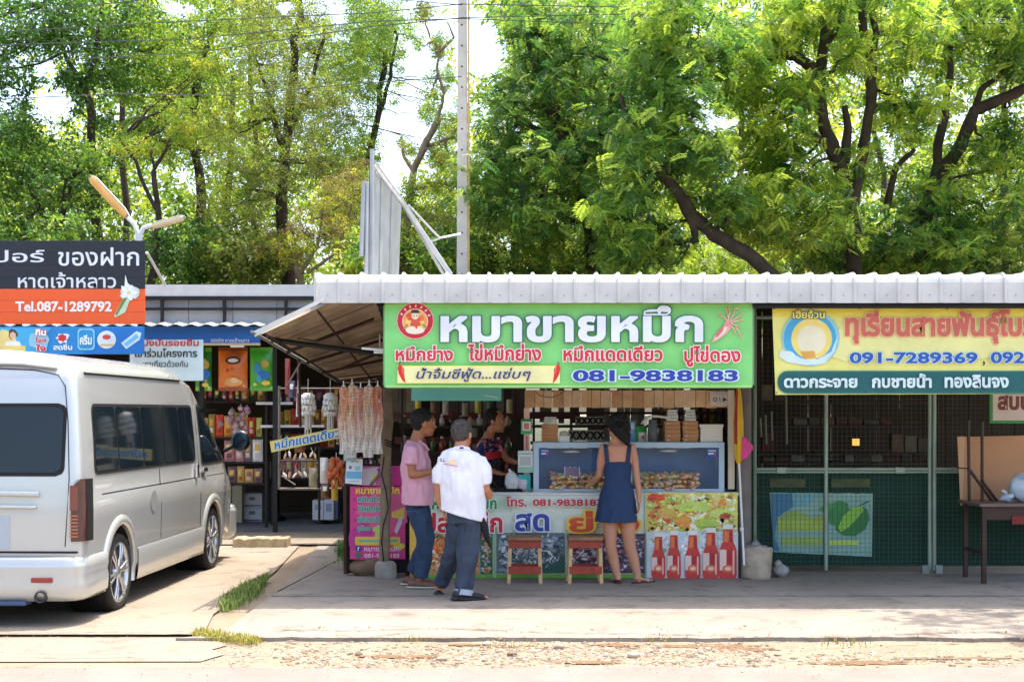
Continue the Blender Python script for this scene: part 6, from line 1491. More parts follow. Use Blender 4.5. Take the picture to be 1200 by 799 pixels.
# display cabinet
YD = 14.36
CABM = M('pale_blue_enamel', (172, 196, 216), .35, .1, .04)
dc = thing('display_cabinet', 'pale blue glass display cabinet holding grilled squid on the counter', 'cabinet', P(736, 575, YD))
for (a, b, c_, d) in [(625, 518, 849, 524.5), (625, 572.5, 849, 576.3), (625, 524.5, 631.5, 572.5), (842.5, 524.5, 849, 572.5), (735, 524.5, 741, 572.5)]:
    mb = MB(); mb.pbox(a, b, c_, d, YD, .035 if b != 518 else .5); mb.build('cabinet_frame', CABM, dc, .003)
mb = MB(); mb.pbox(626, 525, 848, 572, YD + .46, .03); mb.build('cabinet_back', M('sky_tinted_panel', (60, 112, 166), .4, .1, .1), dc)  # blue of the panel deepened to stand for sky reflected in the glass
mb = MB(); mb.box((P(627, 0, YD).x, YD + .04, P(0, 576, YD).z), (P(847, 0, YD).x, YD + .46, P(0, 574.4, YD).z)); mb.build('tray', M('dark_tray', (52, 56, 60), .35, .5, .1), dc)
CG = bpy.data.materials.new('clear_glass'); CG.use_nodes = True; nt = CG.node_tree; b_ = nt.nodes['Principled BSDF']; b_.inputs['Base Color'].default_value = (.9, .95, .97, 1); b_.inputs['Roughness'].default_value = .03; b_.inputs['Alpha'].default_value = .16; nt.nodes.remove(b_); tr_ = nt.nodes.new('ShaderNodeBsdfTransparent'); gl_ = nt.nodes.new('ShaderNodeBsdfGlossy'); gl_.inputs['Roughness'].default_value = .03; fr_ = nt.nodes.new('ShaderNodeFresnel'); mx_ = nt.nodes.new('ShaderNodeMixShader'); fr_.inputs[0].default_value = 1.25; nt.links.new(fr_.outputs[0], mx_.inputs[0]); nt.links.new(tr_.outputs[0], mx_.inputs[1]); nt.links.new(gl_.outputs[0], mx_.inputs[2]); nt.links.new(mx_.outputs[0], nt.nodes['Material Output'].inputs[0])
for (a, c_) in ((631.5, 735), (741, 842.5)):
    mb = MB(); mb.pbox(a, 524.5, c_, 572.5, YD + .01, .004); mb.build('pane', CG, dc)
for (cx, cy) in ((670, 530.5), (783, 529.5)):
    mb = MB(); mb.lathe(P(cx, cy, YD + .2), [(.001, .0), (.085, .004), (.09, .014), (.08, .024), (.001, .03)], 20); mb.build('dome_lamp', WHITE, dc)
for (a, b, c_, d) in ((632.5, 525, 644.5, 536), (828, 525, 841, 537)):
    mb = MB(); mb.pbox(a, b, c_, d, YD - .003, .003); st_ = mb.build('sticker', M('blue_sticker', (26, 80, 160), .4), dc); q_ = Sign(YD - .004); q_.line([(a + 2, b + 3), (c_ - 2, b + 3)], 1.2, (200, 214, 236)); q_.line([(a + 2, b + 6.5), (c_ - 4, b + 6)], 2, (220, 228, 240)); q_.poly([(c_ - 5, b + 5), (c_ - 1.5, b + 5), (c_ - 3, d - 1)], (190, 60, 60)); q_.build('printed_label', dc)
mb = MB(); mb.pbox(661.5, 547, 679.5, 559, YD - .0035, .003); mb.build('price_label', M('lilac_label', (120, 112, 140), .5, 0, .2), dc); q_ = Sign(YD - .0045); [q_.rect(661.5 + 2.8 * i, 547 + (11 if i % 2 else 0), 663 + 2.8 * i, 548 + (11 if i % 2 else 0), (226, 224, 230)) for i in range(6)]; q_.rect(661.5, 547, 662.3, 559, (214, 214, 220)); q_.rect(678.7, 547, 679.5, 559, (214, 214, 220)); q_.build('printed_label', dc)
# skewers
FOOD = attr_mat('grilled_seafood', .35, .2, 40, coat=.4, bump=.35, bscale=60)
r = random.Random(90); STK = M('bamboo_stick', (206, 176, 120), .7)
def skewer_proto(seed, cols):
    rr = random.Random(seed); root = thing('squid_skewer', 'grilled squid skewer in the tray', 'skewer', (0, 0, 0), 'squid skewers heaped in the glass cabinet')
    m = MB(); m.tube([(-.15, 0, 0), (.12, 0, .01)], .003, 5); m.build('stick', STK, root)
    m = MB(); x = -.1
    while x < .1:
        m.col(rr.choice(cols)); m.ball((x, rr.uniform(-.006, .006), .006 + rr.uniform(-.004, .006)), (.02, .022, .016), 8, 6, Matrix.Rotation(rr.uniform(-.6, .6), 3, 'Y')); x += .03
    m.build('squid_piece', FOOD, root); return root
SKC = [[(248, 226, 186), (240, 204, 150), (226, 180, 126)], [(240, 178, 120), (226, 150, 96), (248, 220, 176)], [(226, 196, 190), (206, 160, 164), (244, 232, 216)], [(212, 216, 140), (244, 236, 196), (236, 176, 130)]]
zt_ = P(0, 574.4, YD).z; protos = [skewer_proto(i, c) for i, c in enumerate(SKC)]; first = [True] * 4
spots = [(x, 14.42 + .09 * row + r.uniform(-.02, .02), lvl) for x in np.arange(650, 706, 6.2) for row in range(3) for lvl in range(3)] + [(x, 14.42 + .09 * row + r.uniform(-.02, .02), lvl) for x in np.arange(752, 816, 6.2) for row in range(3) for lvl in range(3)]
for k, (px, Y, lvl) in enumerate(spots):
    i = r.randrange(4); side = 'left' if px < 720 else 'right'; cn = ['pale golden', 'orange brown', 'pinkish', 'yellow green flecked'][i]
    hh = zt_ + .022 + (.05 * lvl) + .012 * (Y - 14.4) * 20 * .5
    lab = f'{cn} squid skewer, {["bottom", "middle", "top"][lvl]} layer, {["front", "middle", "back"][min(2, int(max(0, Y - 14.40) / .085))]} row, {side} half of glass cabinet'
    loc = (P(px, 0, 14.5).x, Y, hh)
    o = protos[i] if first[i] else copy_tree(protos[i]); first[i] = False
    o.location = loc; o.rotation_euler = (R(r.uniform(-20, 30)), R(r.uniform(-12, 12)), R(90 + r.uniform(-35, 35))); o['label'] = lab
# white cup in the cabinet
wc = thing('sauce_tub', 'pale tub standing among the skewers in the right half of the cabinet', 'tub', P(796, 571, 14.45)); mb = MB(); c = P(796, 571, 14.45); mb.lathe(c, [(.001, 0), (.028, 0), (.034, .11), (.03, .11), (.026, .01), (.001, .01)], 14); mb.build('tub_body', M('cream_plastic', (226, 216, 196), .4), wc)

# things on the cabinet top: kraft cartons
ztop = P(0, 518, YD).z
KR = M('kraft_board', (186, 136, 96), .75, 0, .1, 12, .1, 50); LIDM = M('clear_plastic_lid', (206, 206, 202), .15, 0, .1, 20, coat=.8)
DOTS = {'left': [(226, 120, 60)] * 5, 'mid': [(236, 214, 200), (230, 150, 150), (226, 130, 140), (226, 140, 140), (240, 200, 190)], 'right': [(226, 190, 190), (200, 206, 196), (206, 190, 60), (226, 190, 60), (230, 170, 150)]}
def carton_stack(x0, x1, ybot, n, hpx, key, where):
    names = ['bottom', 'second from bottom', 'middle', 'second from top', 'top']
    for k in range(n):
        rt = thing('kraft_food_box', f'{names[k]} brown kraft food box of the {where} stack', 'food box', P((x0 + x1) / 2, ybot - hpx * k, YD + .08), f'kraft food boxes of the {where} stack')
        y1 = ybot - hpx * k; y0 = y1 - hpx + .45; j = rnd.uniform(-.5, .5); a, b = P(x0 + j, y1, YD + .06), P(x1 + j, y0, YD + .06); dpt = .17
        m = MB(); ins = .006; m.add([(a.x + ins, a.y + ins, a.z), (b.x - ins, a.y + ins, a.z), (b.x - ins, a.y + dpt - ins, a.z), (a.x + ins, a.y + dpt - ins, a.z), (a.x, a.y, b.z), (b.x, a.y, b.z), (b.x, a.y + dpt, b.z), (a.x, a.y + dpt, b.z)], [(0, 3, 2, 1), (4, 5, 6, 7), (0, 1, 5, 4), (1, 2, 6, 5), (2, 3, 7, 6), (3, 0, 4, 7)], False)
        m.build('box_body', KR, rt)
        m = MB(); m.box((a.x - .004, a.y - .004, b.z - .003), (b.x + .004, a.y + dpt + .004, b.z + .001)); m.build('rim', KR, rt)
        q_ = Sign(YD + .055); cx = (x0 + x1) / 2 + j - (x1 - x0) * .28; c = DOTS[key][k % 5]; q_.ell(cx, (y0 + y1) / 2, 1.3, 1, c, 10); q_.build('seal_dot', rt)
carton_stack(635, 654.5, 517.5, 5, 4.1, 'left', 'left'); carton_stack(779, 797.5, 517.5, 5, 4.8, 'mid', 'middle'); carton_stack(800, 818.5, 517.5, 5, 4.8, 'right', 'right')
def lid_stack(label, cx, w, yb, yt):
    rt = thing('plastic_lid_stack', label, 'lids', P(cx, yb, YD + .1)); n = 4; h = (yb - yt) / n
    for k in range(n):
        m = MB(); a = P(cx - w / 2 * (1 - .05 * k), yb - h * k, YD + .07); b = P(cx + w / 2 * (1 - .05 * k), yb - h * (k + 1) + .4, YD + .07)
        m.box((a.x + .008, a.y + .008, a.z + .004), (b.x - .008, a.y + .14, b.z)); m.box((a.x, a.y, a.z), (b.x, a.y + .15, a.z + .005)); m.build('lid', LIDM, rt, .003)
lid_stack('clear plastic lids stacked on the middle kraft boxes', 788, 15, 493.4, 479.5); lid_stack('clear plastic lids stacked on the right kraft boxes', 809, 15, 493.4, 479.5)
lid_stack('clear plastic tubs stacked on the left kraft boxes', 645, 18, 497, 488)
fo = thing('foam_box', 'white lidded foam box at the right end of the cabinet top', 'foam box', P(833, 518, YD)); mb = MB(); mb.pbox(821, 500.5, 847, 518, YD + .05, .25); mb.build('box_body', M('white_foam', (226, 222, 214), .8, 0, .05), fo, .006); mb = MB(); mb.pbox(820, 497, 848, 500.6, YD + .045, .26); mb.build('lid', MATS['white_foam'], fo, .006)
def cup_stack(label, cx, yb, yt, r_, mat, n, name='cup_stack', cat='cups', rim=None):
    rt = thing(name, label, cat, P(cx, yb, YD + .12)); c = P(cx, yb, YD + .12); H = (yb - yt) / F * YD
    m = MB(); m.lathe(c, [(.001, H * .98), (r_ * .7, H * .98), (r_ * .7, H), (r_ * .74, H * .98), (r_, H * .35), (r_, 0), (r_ * .001, 0)], 18); m.build('cup', mat, rt)
    for k in range(n):
        m = MB(); z = H * .04 + k * H * .36 / n; m.lathe(c + Vector((0, 0, z)), [(r_, 0), (r_ * 1.06, .002), (r_ * 1.06, .007), (r_, .009)], 18); m.build('cup_rim', rim or mat, rt)
cup_stack('upside down grey cups stacked beside the middle kraft boxes', 765, 518, 491, .055, M('grey_cup', (92, 98, 102), .4), 4)
rt = thing('paper_roll', 'white folded towels draped over the grey cup stack', 'towel', P(765, 491, YD + .12)); mb = MB(); mb.tube([P(755, 493, YD + .1), P(760, 488, YD + .1), P(770, 487.5, YD + .1), P(780, 489, YD + .1)], [(.05, .014)] * 4, 10, side=(0, 1, 0), dome=True); mb.tube([P(756, 497, YD + .1), P(757, 489, YD + .1)], .018, 8, dome=True); mb.build('cloth', WHITE, rt)
rt = thing('napkin_stack', 'white napkin pile beside the left kraft boxes', 'napkins', P(661, 518, YD + .1)); mb = MB(); mb.pbox(655.5, 510.5, 667.5, 518, YD + .06, .12); mb.build('napkins', WHITE, rt, .004); mb = MB(); mb.ball(P(661, 508, YD + .1), (.05, .04, .03), 10, 6); mb.build('crumpled_bag', M('clear_bag', (190, 190, 186), .2, 0, .2, 20, .5, 20), rt)
for lab, x0, y0, x1, y1, c, mk in [('green and white seasoning pack behind the womans shoulder', 745, 499, 758, 517.5, (60, 160, 80), [(.3, .45, .95, .95, (226, 226, 216)), (.5, .6, .8, .8, (206, 90, 110))]), ('tall pale blue pack behind the womans hair', 737, 493, 745, 517.5, (120, 160, 206), [(.2, .1, .8, .4, (214, 224, 236))])]:
    packet('seasoning_pack', lab, x0, y0, x1, y1, YD + .2, c, mk, .03, None, 'packet')
# hanging shelf behind with pale latticed trays
LATW = M('ivory_plastic', (214, 204, 186), .5, 0, .06)
def lattice_tray(label, x0, y0, x1, y1, Y):
    rt = thing('lattice_basket', label, 'basket', P((x0 + x1) / 2, y1, Y), 'ivory lattice baskets behind the counter'); m = MB(); m.pbox(x0, y0, x1, y1, Y + .05, .2); m.build('inner_box', LATW, rt)
    for (a, b, c_, d) in [(x0, y0, x1, y0 + 1), (x0, y1 - 1, x1, y1)]:
        m = MB(); m.pbox(a, b, c_, d, Y + .01, .03); m.build('rim', LATW, rt)
    n = 5; w = (x1 - x0) / n
    for i in range(n):
        for sgn in (0, 1):
            m = MB(); p, q_ = (x0 + i * w, y0 if sgn else y1), (x0 + (i + 1) * w, y1 if sgn else y0); m.tube([P(*p, Y + .03), P(*q_, Y + .03)], .009, 4); m.build('lattice_bar', DARK, rt)
lattice_tray('upper ivory lattice basket left of the womans head', 675, 488, 708, 497.5, 15.6); lattice_tray('lower ivory lattice basket left of the womans head', 667, 504, 708, 516, 15.5)
rt = thing('hanging_shelf', 'dark two-tier shelf behind the display cabinet', 'shelf', P(735, 520, 15.6))
for y in (484, 499.5, 519): mb = MB(); mb.pbox(622, y - 1.6, 852, y + 1.6, 15.55, .35); mb.build('shelf_board', DWOOD, rt)
for x in (624, 668, 846): mb = MB(); mb.pbox(x, 460, x + 3, 640, 15.56, .05); mb.build('upright', DWOOD, rt)
r = random.Random(5)
for k in range(8):
    x0 = 766 + k * 9.5; mb = MB(); 
    c, cn = rnd.choice(PALG['shelf1'] + PALG['shelf2']); packet('hanging_packet', f'{cn} pack hung behind the cartons, {["first", "second", "third", "fourth", "fifth", "sixth", "seventh", "eighth"][k]} from left', x0, 479 + r.uniform(-2, 2), x0 + 8, 497, 15.75, c, [(.2, .3, .8, .6, (150, 140, 120))], .03, 'packs hung behind the counter', 'packet', None, k)
# plastic bag and teal pack at the left of the cabinet
rt = thing('plastic_bag', 'crumpled white plastic bag on the counter beside the cabinet', 'bag', P(601, 576, YC + .05)); mb = MB(); mb.ball(P(601, 564, YC + .15), (.075, .07, .1), 20, 14)
me = mb.mesh('bag_body', M('white_polythene', (208, 214, 218), .3, 0, .1, 20, .6, 20, coat=.4), wloc(rt))
for v in me.vertices: v.co += noise.noise_vector(v.co * 22) * .022
link('bag_body', me, rt)
mb = MB(); mb.tube([P(600, 556, YC + .15), P(597, 550, YC + .14)], [.03, .012], 8, dome=True); mb.build('bag_knot', MATS['white_polythene'], rt)
packet('tissue_pack', 'teal and pale pink pack leaning against the cabinet side', 608, 556, 622, 574, YC + .12, (70, 190, 190), [(.0, .3, .6, .95, (222, 206, 222))], .04, None, 'packet')
rt = thing('black_tray', 'flat black tray behind the white plastic bag', 'tray', P(590, 577, YC + .2)); mb = MB(); mb.pbox(578, 572.5, 612, 576.6, YC + .1, .3); mb.build('tray_body', BLACK, rt, .004)
# things behind the seller: shelf of bottles and bags
rt = thing('shelf_rack', 'dark shelf behind the seller and the two men', 'shelf rack', P(530, 577, 16.6))
for y in (500, 531, 556): mb = MB(); mb.pbox(468, y - 1.4, 606, y + 1.4, 16.6, .3); mb.build('shelf_board', DWOOD, rt)
for x in (470, 536, 603): mb = MB(); mb.box((P(x, 0, 16.6).x, 16.62, 0), (P(x + 2.5, 0, 16.6).x, 16.66, 2.4)); mb.build('upright', DWOOD, rt)
BOT = [((190, 170, 120), 'tan'), ((60, 44, 34), 'dark brown'), ((150, 60, 44), 'red brown'), ((196, 196, 186), 'pale'), ((90, 110, 70), 'green')]
r = random.Random(17); ordn = ['first', 'second', 'third', 'fourth', 'fifth', 'sixth', 'seventh', 'eighth', 'ninth', 'tenth', 'eleventh', 'twelfth']
for row, (yb, hh) in enumerate(((499, 15), (530, 22), (555, 18))):
    for k in range(12):
        cx = 474 + k * 11; c, cn = r.choice(BOT)
        if r.random() < .12: continue
        b = P(cx, yb, 16.7); H = hh * r.uniform(.75, 1) / F * 16.7; rr = .03 + r.uniform(0, .012)
        rt = thing('sauce_bottle', f'{cn} bottle, {ordn[k]} from left on the {["upper", "middle", "lower"][row]} shelf behind the seller', 'bottle', b, 'bottles on the shelf behind the seller')
        m = MB(); m.lathe(b, [(.001, 0), (rr, 0), (rr, H * .6), (rr * .4, H * .78), (rr * .38, H * .95), (.001, H * .95)], 10); m.build('bottle_body', M('bottle_' + cn.replace(' ', '_'), c, .25, 0, .15, 10, coat=.5), rt)
        m = MB(); m.lathe(b + Vector((0, 0, H * .9)), [(rr * .46, 0), (rr * .46, H * .12), (.001, H * .12)], 10); m.build('cap', M('cap_red', (150, 50, 40), .4) if k % 2 else WHITE, rt)
for k, (px, py, c) in enumerate([(490, 472, (206, 190, 50)), (560, 476, (206, 196, 70)), (522, 478, (190, 180, 160)), (545, 480, (150, 140, 120)), (597, 476, (206, 190, 130)), (508, 476, (120, 90, 60)), (574, 478, (96, 110, 60))]):
    packet('hanging_packet', ['bright yellow bag over the pink shirted mans head', 'yellow bag hung above the white shirted man', 'pale bag hung between the two men', 'tan bag hung right of the pale one', 'straw coloured bag hung above the seller', 'brown bag hung beside the bright yellow one', 'olive bag hung left of the sellers head'][k], px - 3.5, py - 8, px + 3.5, py + 8, 16.4, c, [], .03, 'small bags hung at the back of the stall', 'packet', None, k)

# closed parasols and props at the right end
ub = thing('closed_parasol', 'closed yellow and red parasol standing at the right end of the counter', 'parasol', P(866, 640, 14.15)); Yq = 14.15
mb = MB(); n = 8
for k, (px, py, rr) in enumerate([(866, 452, .022), (865.5, 475, .045), (865, 500, .055), (865, 525, .05), (865, 540, .03)]): pass
prof = [(452, .014), (470, .03), (495, .042), (520, .040), (538, .03), (543, .014)]
vs = []; N = 16
for (py, rr) in prof:
    c = P(865.5, py, Yq)
    for k in range(N): a = 2 * math.pi * k / N; f = 1 + .22 * (k % 2); vs.append(c + Vector((rr * f * math.cos(a), rr * f * math.sin(a), 0)))
for i in range(len(prof) - 1):
    for k in range(N):
        px_ = k; mb.col((164, 44, 32) if k in (8, 9, 10, 15) and i < 3 or k in (0,) else (212, 170, 36)); a = i * N + k; b = i * N + (k + 1) % N; mb.add([vs[a], vs[b], vs[b + N], vs[a + N]], [(0, 1, 2, 3)], True)
mb.build('folded_canopy', attr_mat('parasol_cloth', .7, .1, 10), ub, recalc=False)
mb = MB(); mb.tube([P(866, 540, Yq), P(869, 600, Yq - .05), P(872, 662, Yq - .12)], .011, 8); mb.build('pole', WHITE, ub)
mb = MB(); mb.lathe(P(869.5, 620, Yq - .07), [(.011, -.02), (.02, -.015), (.02, .015), (.011, .02)], 10); mb.build('collar', WHITE, ub)
pkk = thing('pink_fan', 'pink fabric windmill fan hung beside the grey post', 'fan', P(876, 525, 14.1)); mb = MB(); mb.poly([P(869, 511, 14.12), P(876, 514, 14.1), P(883, 523, 14.1), P(882, 527, 14.1), P(875, 537, 14.1), P(869, 539, 14.12)], .02, (0, 1, 0)); mb.build('fabric', M('pink_fabric', (214, 70, 140), .7, 0, .1), pkk, .004)
mb = MB(); mb.tube([P(869, 508, 14.15), P(869, 541, 14.15)], .008, 6); mb.build('rib', M('dark_red_cloth', (140, 30, 40), .7), pkk)

# ---- red and pale wooden stools
REDP = M('worn_red_paint', (158, 62, 44), .55, 0, .22, 14, .2, 50); LEGW = M('pale_stool_wood', (206, 168, 120), .6, 0, .2, 12, .2, 40)
def stool():
    root = thing('wooden_stool', '', 'stool', (0, 0, 0), 'wooden stools in front of the counter')
    def bx(name, a, b, mat, bev=.004): m = MB(); m.box(a, b); return m.build(name, mat, root, bev)
    bx('seat', (-.17, -.15, .42), (.17, .15, .455), M('seat_wood', (150, 110, 76), .6, 0, .25, 10, .2, 40), .008)
    for y in (-.125, .105): bx('seat_rail', (-.158, y, .345), (.158, y + .02, .42), REDP)
    for x in (-.155, .135): bx('side_rail', (x, -.105, .345), (x + .02, .105, .42), REDP)
    for y in (-.128, .108): bx('foot_rail', (-.158, y, .095), (.158, y + .02, .17), REDP)
    for x in (-.155, .135): bx('foot_rail', (x, -.105, .10), (x + .02, .105, .165), REDP)
    for sx in (-1, 1):
        for sy in (-1, 1):
            m = MB(); cx, cy = sx * .145, sy * .105
            m.add([(cx - .018 + sx * .01, cy - .016, 0), (cx + .018 + sx * .01, cy - .016, 0), (cx + .018 + sx * .01, cy + .016, 0), (cx - .018 + sx * .01, cy + .016, 0), (cx - .018 - sx * .004, cy - .016, .42), (cx + .018 - sx * .004, cy - .016, .42), (cx + .018 - sx * .004, cy + .016, .42), (cx - .018 - sx * .004, cy + .016, .42)], [(0, 3, 2, 1), (4, 5, 6, 7), (0, 1, 5, 4), (1, 2, 6, 5), (2, 3, 7, 6), (3, 0, 4, 7)], False); m.build('leg', LEGW, root, .003)
    return root
st1 = stool(); st1.location = (G(615, 688).x, GY(687.5) + .12, .03); st1['label'] = 'left wooden stool, standing before the blue Thai letters'
st2 = copy_tree(st1, (G(686, 688).x, GY(687.5) + .12, .03), label='right wooden stool, standing beside the woman in the blue dress', rz=R(2))

# ---- sack bin and small bag by the post
sb = thing('waste_bin', 'beige waste bin lined with a knotted sack beside the grey post', 'bin', (G(889, 683).x, GY(683) + .15, .03)); c = Vector((G(889, 683).x, GY(683) + .15, .03))
mb = MB(); mb.lathe(c, [(.001, 0), (.135, 0), (.145, .02), (.15, .15), (.152, .29), (.145, .31), (.12, .305), (.13, .29), (.001, .28)], 26)
me = mb.mesh('bin_body', M('beige_sack', (176, 160, 138), .85, 0, .2, 9, .7, 22), wloc(sb))
for v in me.vertices: v.co += noise.noise_vector(v.co * 8) * .026
link('bin_body', me, sb)
mb = MB(); mb.ball(c + Vector((0, 0, .31)), (.12, .11, .035), 18, 10); mb.ball(c + Vector((0, 0, .345)), (.05, .05, .035), 12, 8); mb.tube([c + Vector((0, 0, .35)), c + Vector((.005, 0, .39))], [.02, .008], 8)
me = mb.mesh('liner', M('grey_liner', (140, 136, 130), .4, 0, .2, 20, .6, 20), wloc(sb))
for v in me.vertices: v.co += noise.noise_vector(v.co * 20) * .016
link('liner', me, sb)
bg = thing('small_bag', 'small grey tied bag leaning on the right of the beige bin', 'bag', (G(918, 681).x, GY(681) + .1, .03)); c = Vector((G(917, 681).x, GY(681) + .1, .1)); mb = MB(); mb.ball(c, (.085, .08, .075), 16, 10); mb.ball(c + Vector((-.03, 0, .06)), (.045, .05, .05), 12, 8)
me = mb.mesh('bag_body', M('grey_plastic_bag', (156, 150, 146), .4, 0, .15, 14, .6, 18), wloc(bg))
for v in me.vertices: v.co += noise.noise_vector(v.co * 14) * .02
link('bag_body', me, bg)
# ================================================================== people
def fuse(name, mb, mat, parent, voxel=.008, smooth=4, ratio=1., wr=0, wrs=9, color=False, post=None, seed=0, fac=.5):
    me = mb.mesh(name, mat, (0, 0, 0)); me.attributes
    ob = bpy.data.objects.new('source', me); COL.objects.link(ob)
    rm = ob.modifiers.new('r', 'REMESH'); rm.mode = 'VOXEL'; rm.voxel_size = voxel; rm.use_smooth_shade = True
    if smooth: sm = ob.modifiers.new('s', 'SMOOTH'); sm.iterations = smooth; sm.factor = fac
    if ratio < 1: dc_ = ob.modifiers.new('d', 'DECIMATE'); dc_.ratio = ratio
    dg = bpy.context.evaluated_depsgraph_get(); nm = bpy.data.meshes.new_from_object(ob.evaluated_get(dg)); bpy.data.objects.remove(ob)
    n = len(nm.vertices); co = np.empty(n * 3, dtype=np.float32); nm.vertices.foreach_get('co', co); co = co.reshape(-1, 3)
    if wr:
        no = np.empty(n * 3, dtype=np.float32); nm.vertices.foreach_get('normal', no); no = no.reshape(-1, 3); no[:, 2] *= .1
        for i in range(n):
            v = co[i]; q = Vector((v[0] * wrs + seed, v[1] * wrs, v[2] * wrs * .55))
            d = noise.noise(q) + .5 * noise.noise(q * 2.3); co[i] += no[i] * (wr * (d - .3 * abs(d)))
    if post is not None: co = post(co)
    co = co - np.array(wloc(parent), dtype=np.float32)
    nm.vertices.foreach_set('co', co.ravel()); nm.materials.clear(); nm.materials.append(mat); nm.name = name
    for p in nm.polygons: p.use_smooth = True
    nm.update(); return link(name, nm, parent)
def head(mb, c, f, up=Vector((0, 0, 1)), s=1.0, ear=True):
    """c = skull centre, f = facing direction"""
    f = f.normalized(); l = up.cross(f).normalized(); rot = Matrix((f, l, up)).transposed()
    mb.ball(c + up * .015 * s, (.097 * s, .076 * s, .105 * s), 20, 14, rot)
    mb.ball(c + f * .028 * s - up * .05 * s, (.062 * s, .058 * s, .066 * s), 16, 10, rot)
    mb.ball(c + f * .062 * s - up * .088 * s, (.028 * s, .03 * s, .024 * s), 12, 8, rot)            # chin
    mb.tube([c + f * .088 * s + up * .012 * s, c + f * .108 * s - up * .028 * s], [.009 * s, .015 * s], 8, dome=True)   # nose
    mb.ball(c + f * .090 * s - up * .055 * s, (.012 * s, .024 * s, .007 * s), 10, 6, rot); mb.ball(c + f * .087 * s - up * .066 * s, (.012 * s, .02 * s, .007 * s), 10, 6, rot)
    mb.tube([c + f * .088 * s + up * .028 * s + l * .035 * s, c + f * .093 * s + up * .03 * s, c + f * .088 * s + up * .028 * s - l * .035 * s], .009 * s, 6, dome=True)
    for sg in (-1, 1):
        mb.ball(c + l * sg * .077 * s - up * .012 * s - f * .005 * s, (.02 * s, .010 * s, .032 * s), 10, 8, rot)
def eyes(parent, c, f, s=1.0):
    f = f.normalized(); l = Vector((0, 0, 1)).cross(f).normalized()
    for sg in (-1, 1):
        m = MB(); e = c + f * .08 * s + l * sg * .031 * s + Vector((0, 0, .006)); m.ball(e, .012 * s, 10, 8); m.build('eye', M('eye_white', (214, 206, 196), .3), parent)
        m = MB(); m.ball(e + f * .006 * s, .0078 * s, 8, 6); m.build('iris', M('dark_iris', (30, 20, 14), .2), parent)
        m = MB(); m.tube([e + Vector((0, 0, .02 * s)) + l * sg * -.014 + f * .012, e + Vector((0, 0, .024 * s)) + f * .012, e + Vector((0, 0, .017 * s)) + l * sg * .016 + f * .004], .0035 * s, 6); m.build('eyebrow', HAIRM, parent)
def hand(mb, w, d, palm_n, side, curl=.5, s=1.0):
    """w wrist, d direction to the fingertips, palm_n palm normal, side thumb side"""
    d = d.normalized(); t = (Vector(side) - d * d.dot(Vector(side))).normalized(); n = Vector(palm_n); n = (n - d * n.dot(d) - t * n.dot(t)).normalized() if (n - d * n.dot(d) - t * n.dot(t)).length > .01 else d.cross(t)
    rot = Matrix((d, t, n)).transposed(); mb.ball(w + d * .045 * s, (.05 * s, .038 * s, .016 * s), 14, 8, rot)
    for i, L in enumerate((.068, .076, .071, .056)):
        off = t * (.028 - .0185 * i) * s; b = w + d * .08 * s + off; a1, a2, a3 = curl * .5, curl * 1.3, curl * 2.0
        pts = [b]; 
        for ang, k in ((a1, .45), (a2, .32), (a3, .23)): pts.append(pts[-1] + (d * math.cos(ang) + n * math.sin(ang)) * L * k * s)
        mb.tube(pts, [.0092 * s, .0088 * s, .008 * s, .007 * s], 8, dome=True)
    b = w + d * .025 * s + t * .03 * s; mb.tube([b, b + (t * .8 + d * .7 + n * .2) * .03 * s, b + (t * .75 + d * 1.3 + n * .6) * .045 * s], [.012 * s, .0105 * s, .008 * s], 8, dome=True)
SKIN1 = M('tan_skin', (166, 106, 74), .5, 0, .08, 10, .05, 60); SKIN2 = M('warm_skin', (186, 124, 90), .5, 0, .07, 10, .05, 60); SKIN3 = M('light_brown_skin', (196, 138, 108), .48, 0, .06, 10, .04, 60)
HAIRM = M('black_hair', (16, 13, 12), .6, 0, .3, 40, .5, 90); HAIRG = M('greying_hair', (64, 58, 54), .5, 0, .5, 26, .6, 70)
DENIM = M('blue_denim', (44, 62, 88), .85, 0, .16, 5, .25, 90); DENIM2 = M('grey_blue_denim', (54, 64, 80), .85, 0, .2, 5, .25, 90)
def person(label, base): return thing('person', label, 'person', base)

# ---- man in the pink shirt
Y = 13.5; q = lambda x, y, d=0: P(x, y, Y + d)
pm = person('man in a pink short sleeved shirt and blue jeans standing side on', (P(489, 0, Y).x, Y, .03))
fdir = Vector((.93, .36, -.04)); hc = q(496, 495.5)
b = MB(); head(b, hc, fdir, s=1.1); b.tube([q(492, 503, .01), q(487, 519, .0)], [.058, .064], 14)
b.tube([q(486.5, 521), q(486.5, 530), q(488, 545), q(491, 570), q(491, 596)], [(.07, .05), (.12, .07), (.14, .095), (.12, .09), (.09, .07)], 18, side=(0, 1, 0), dome=True)
b.tube([q(483, 531, -.15), q(482, 540, -.19), q(483, 556, -.2)], [.042, .044, .040], 12, dome=True); b.tube([q(483, 556, -.2), q(493, 555, -.22), q(506, 552, -.18)], [.040, .038, .027], 12, dome=True); hand(b, q(506, 552, -.18), Vector((1, .2, .12)), (0, 1, 0), (0, 0, 1), .7)
b.tube([q(489, 531, .15), q(494, 556, .2)], [.042, .04], 12, dome=True); b.tube([q(494, 556, .2), q(508, 552, .12)], [.04, .027], 12, dome=True); hand(b, q(508, 552, .12), Vector((1, -.1, .1)), (0, -1, 0), (0, 0, 1), .7)
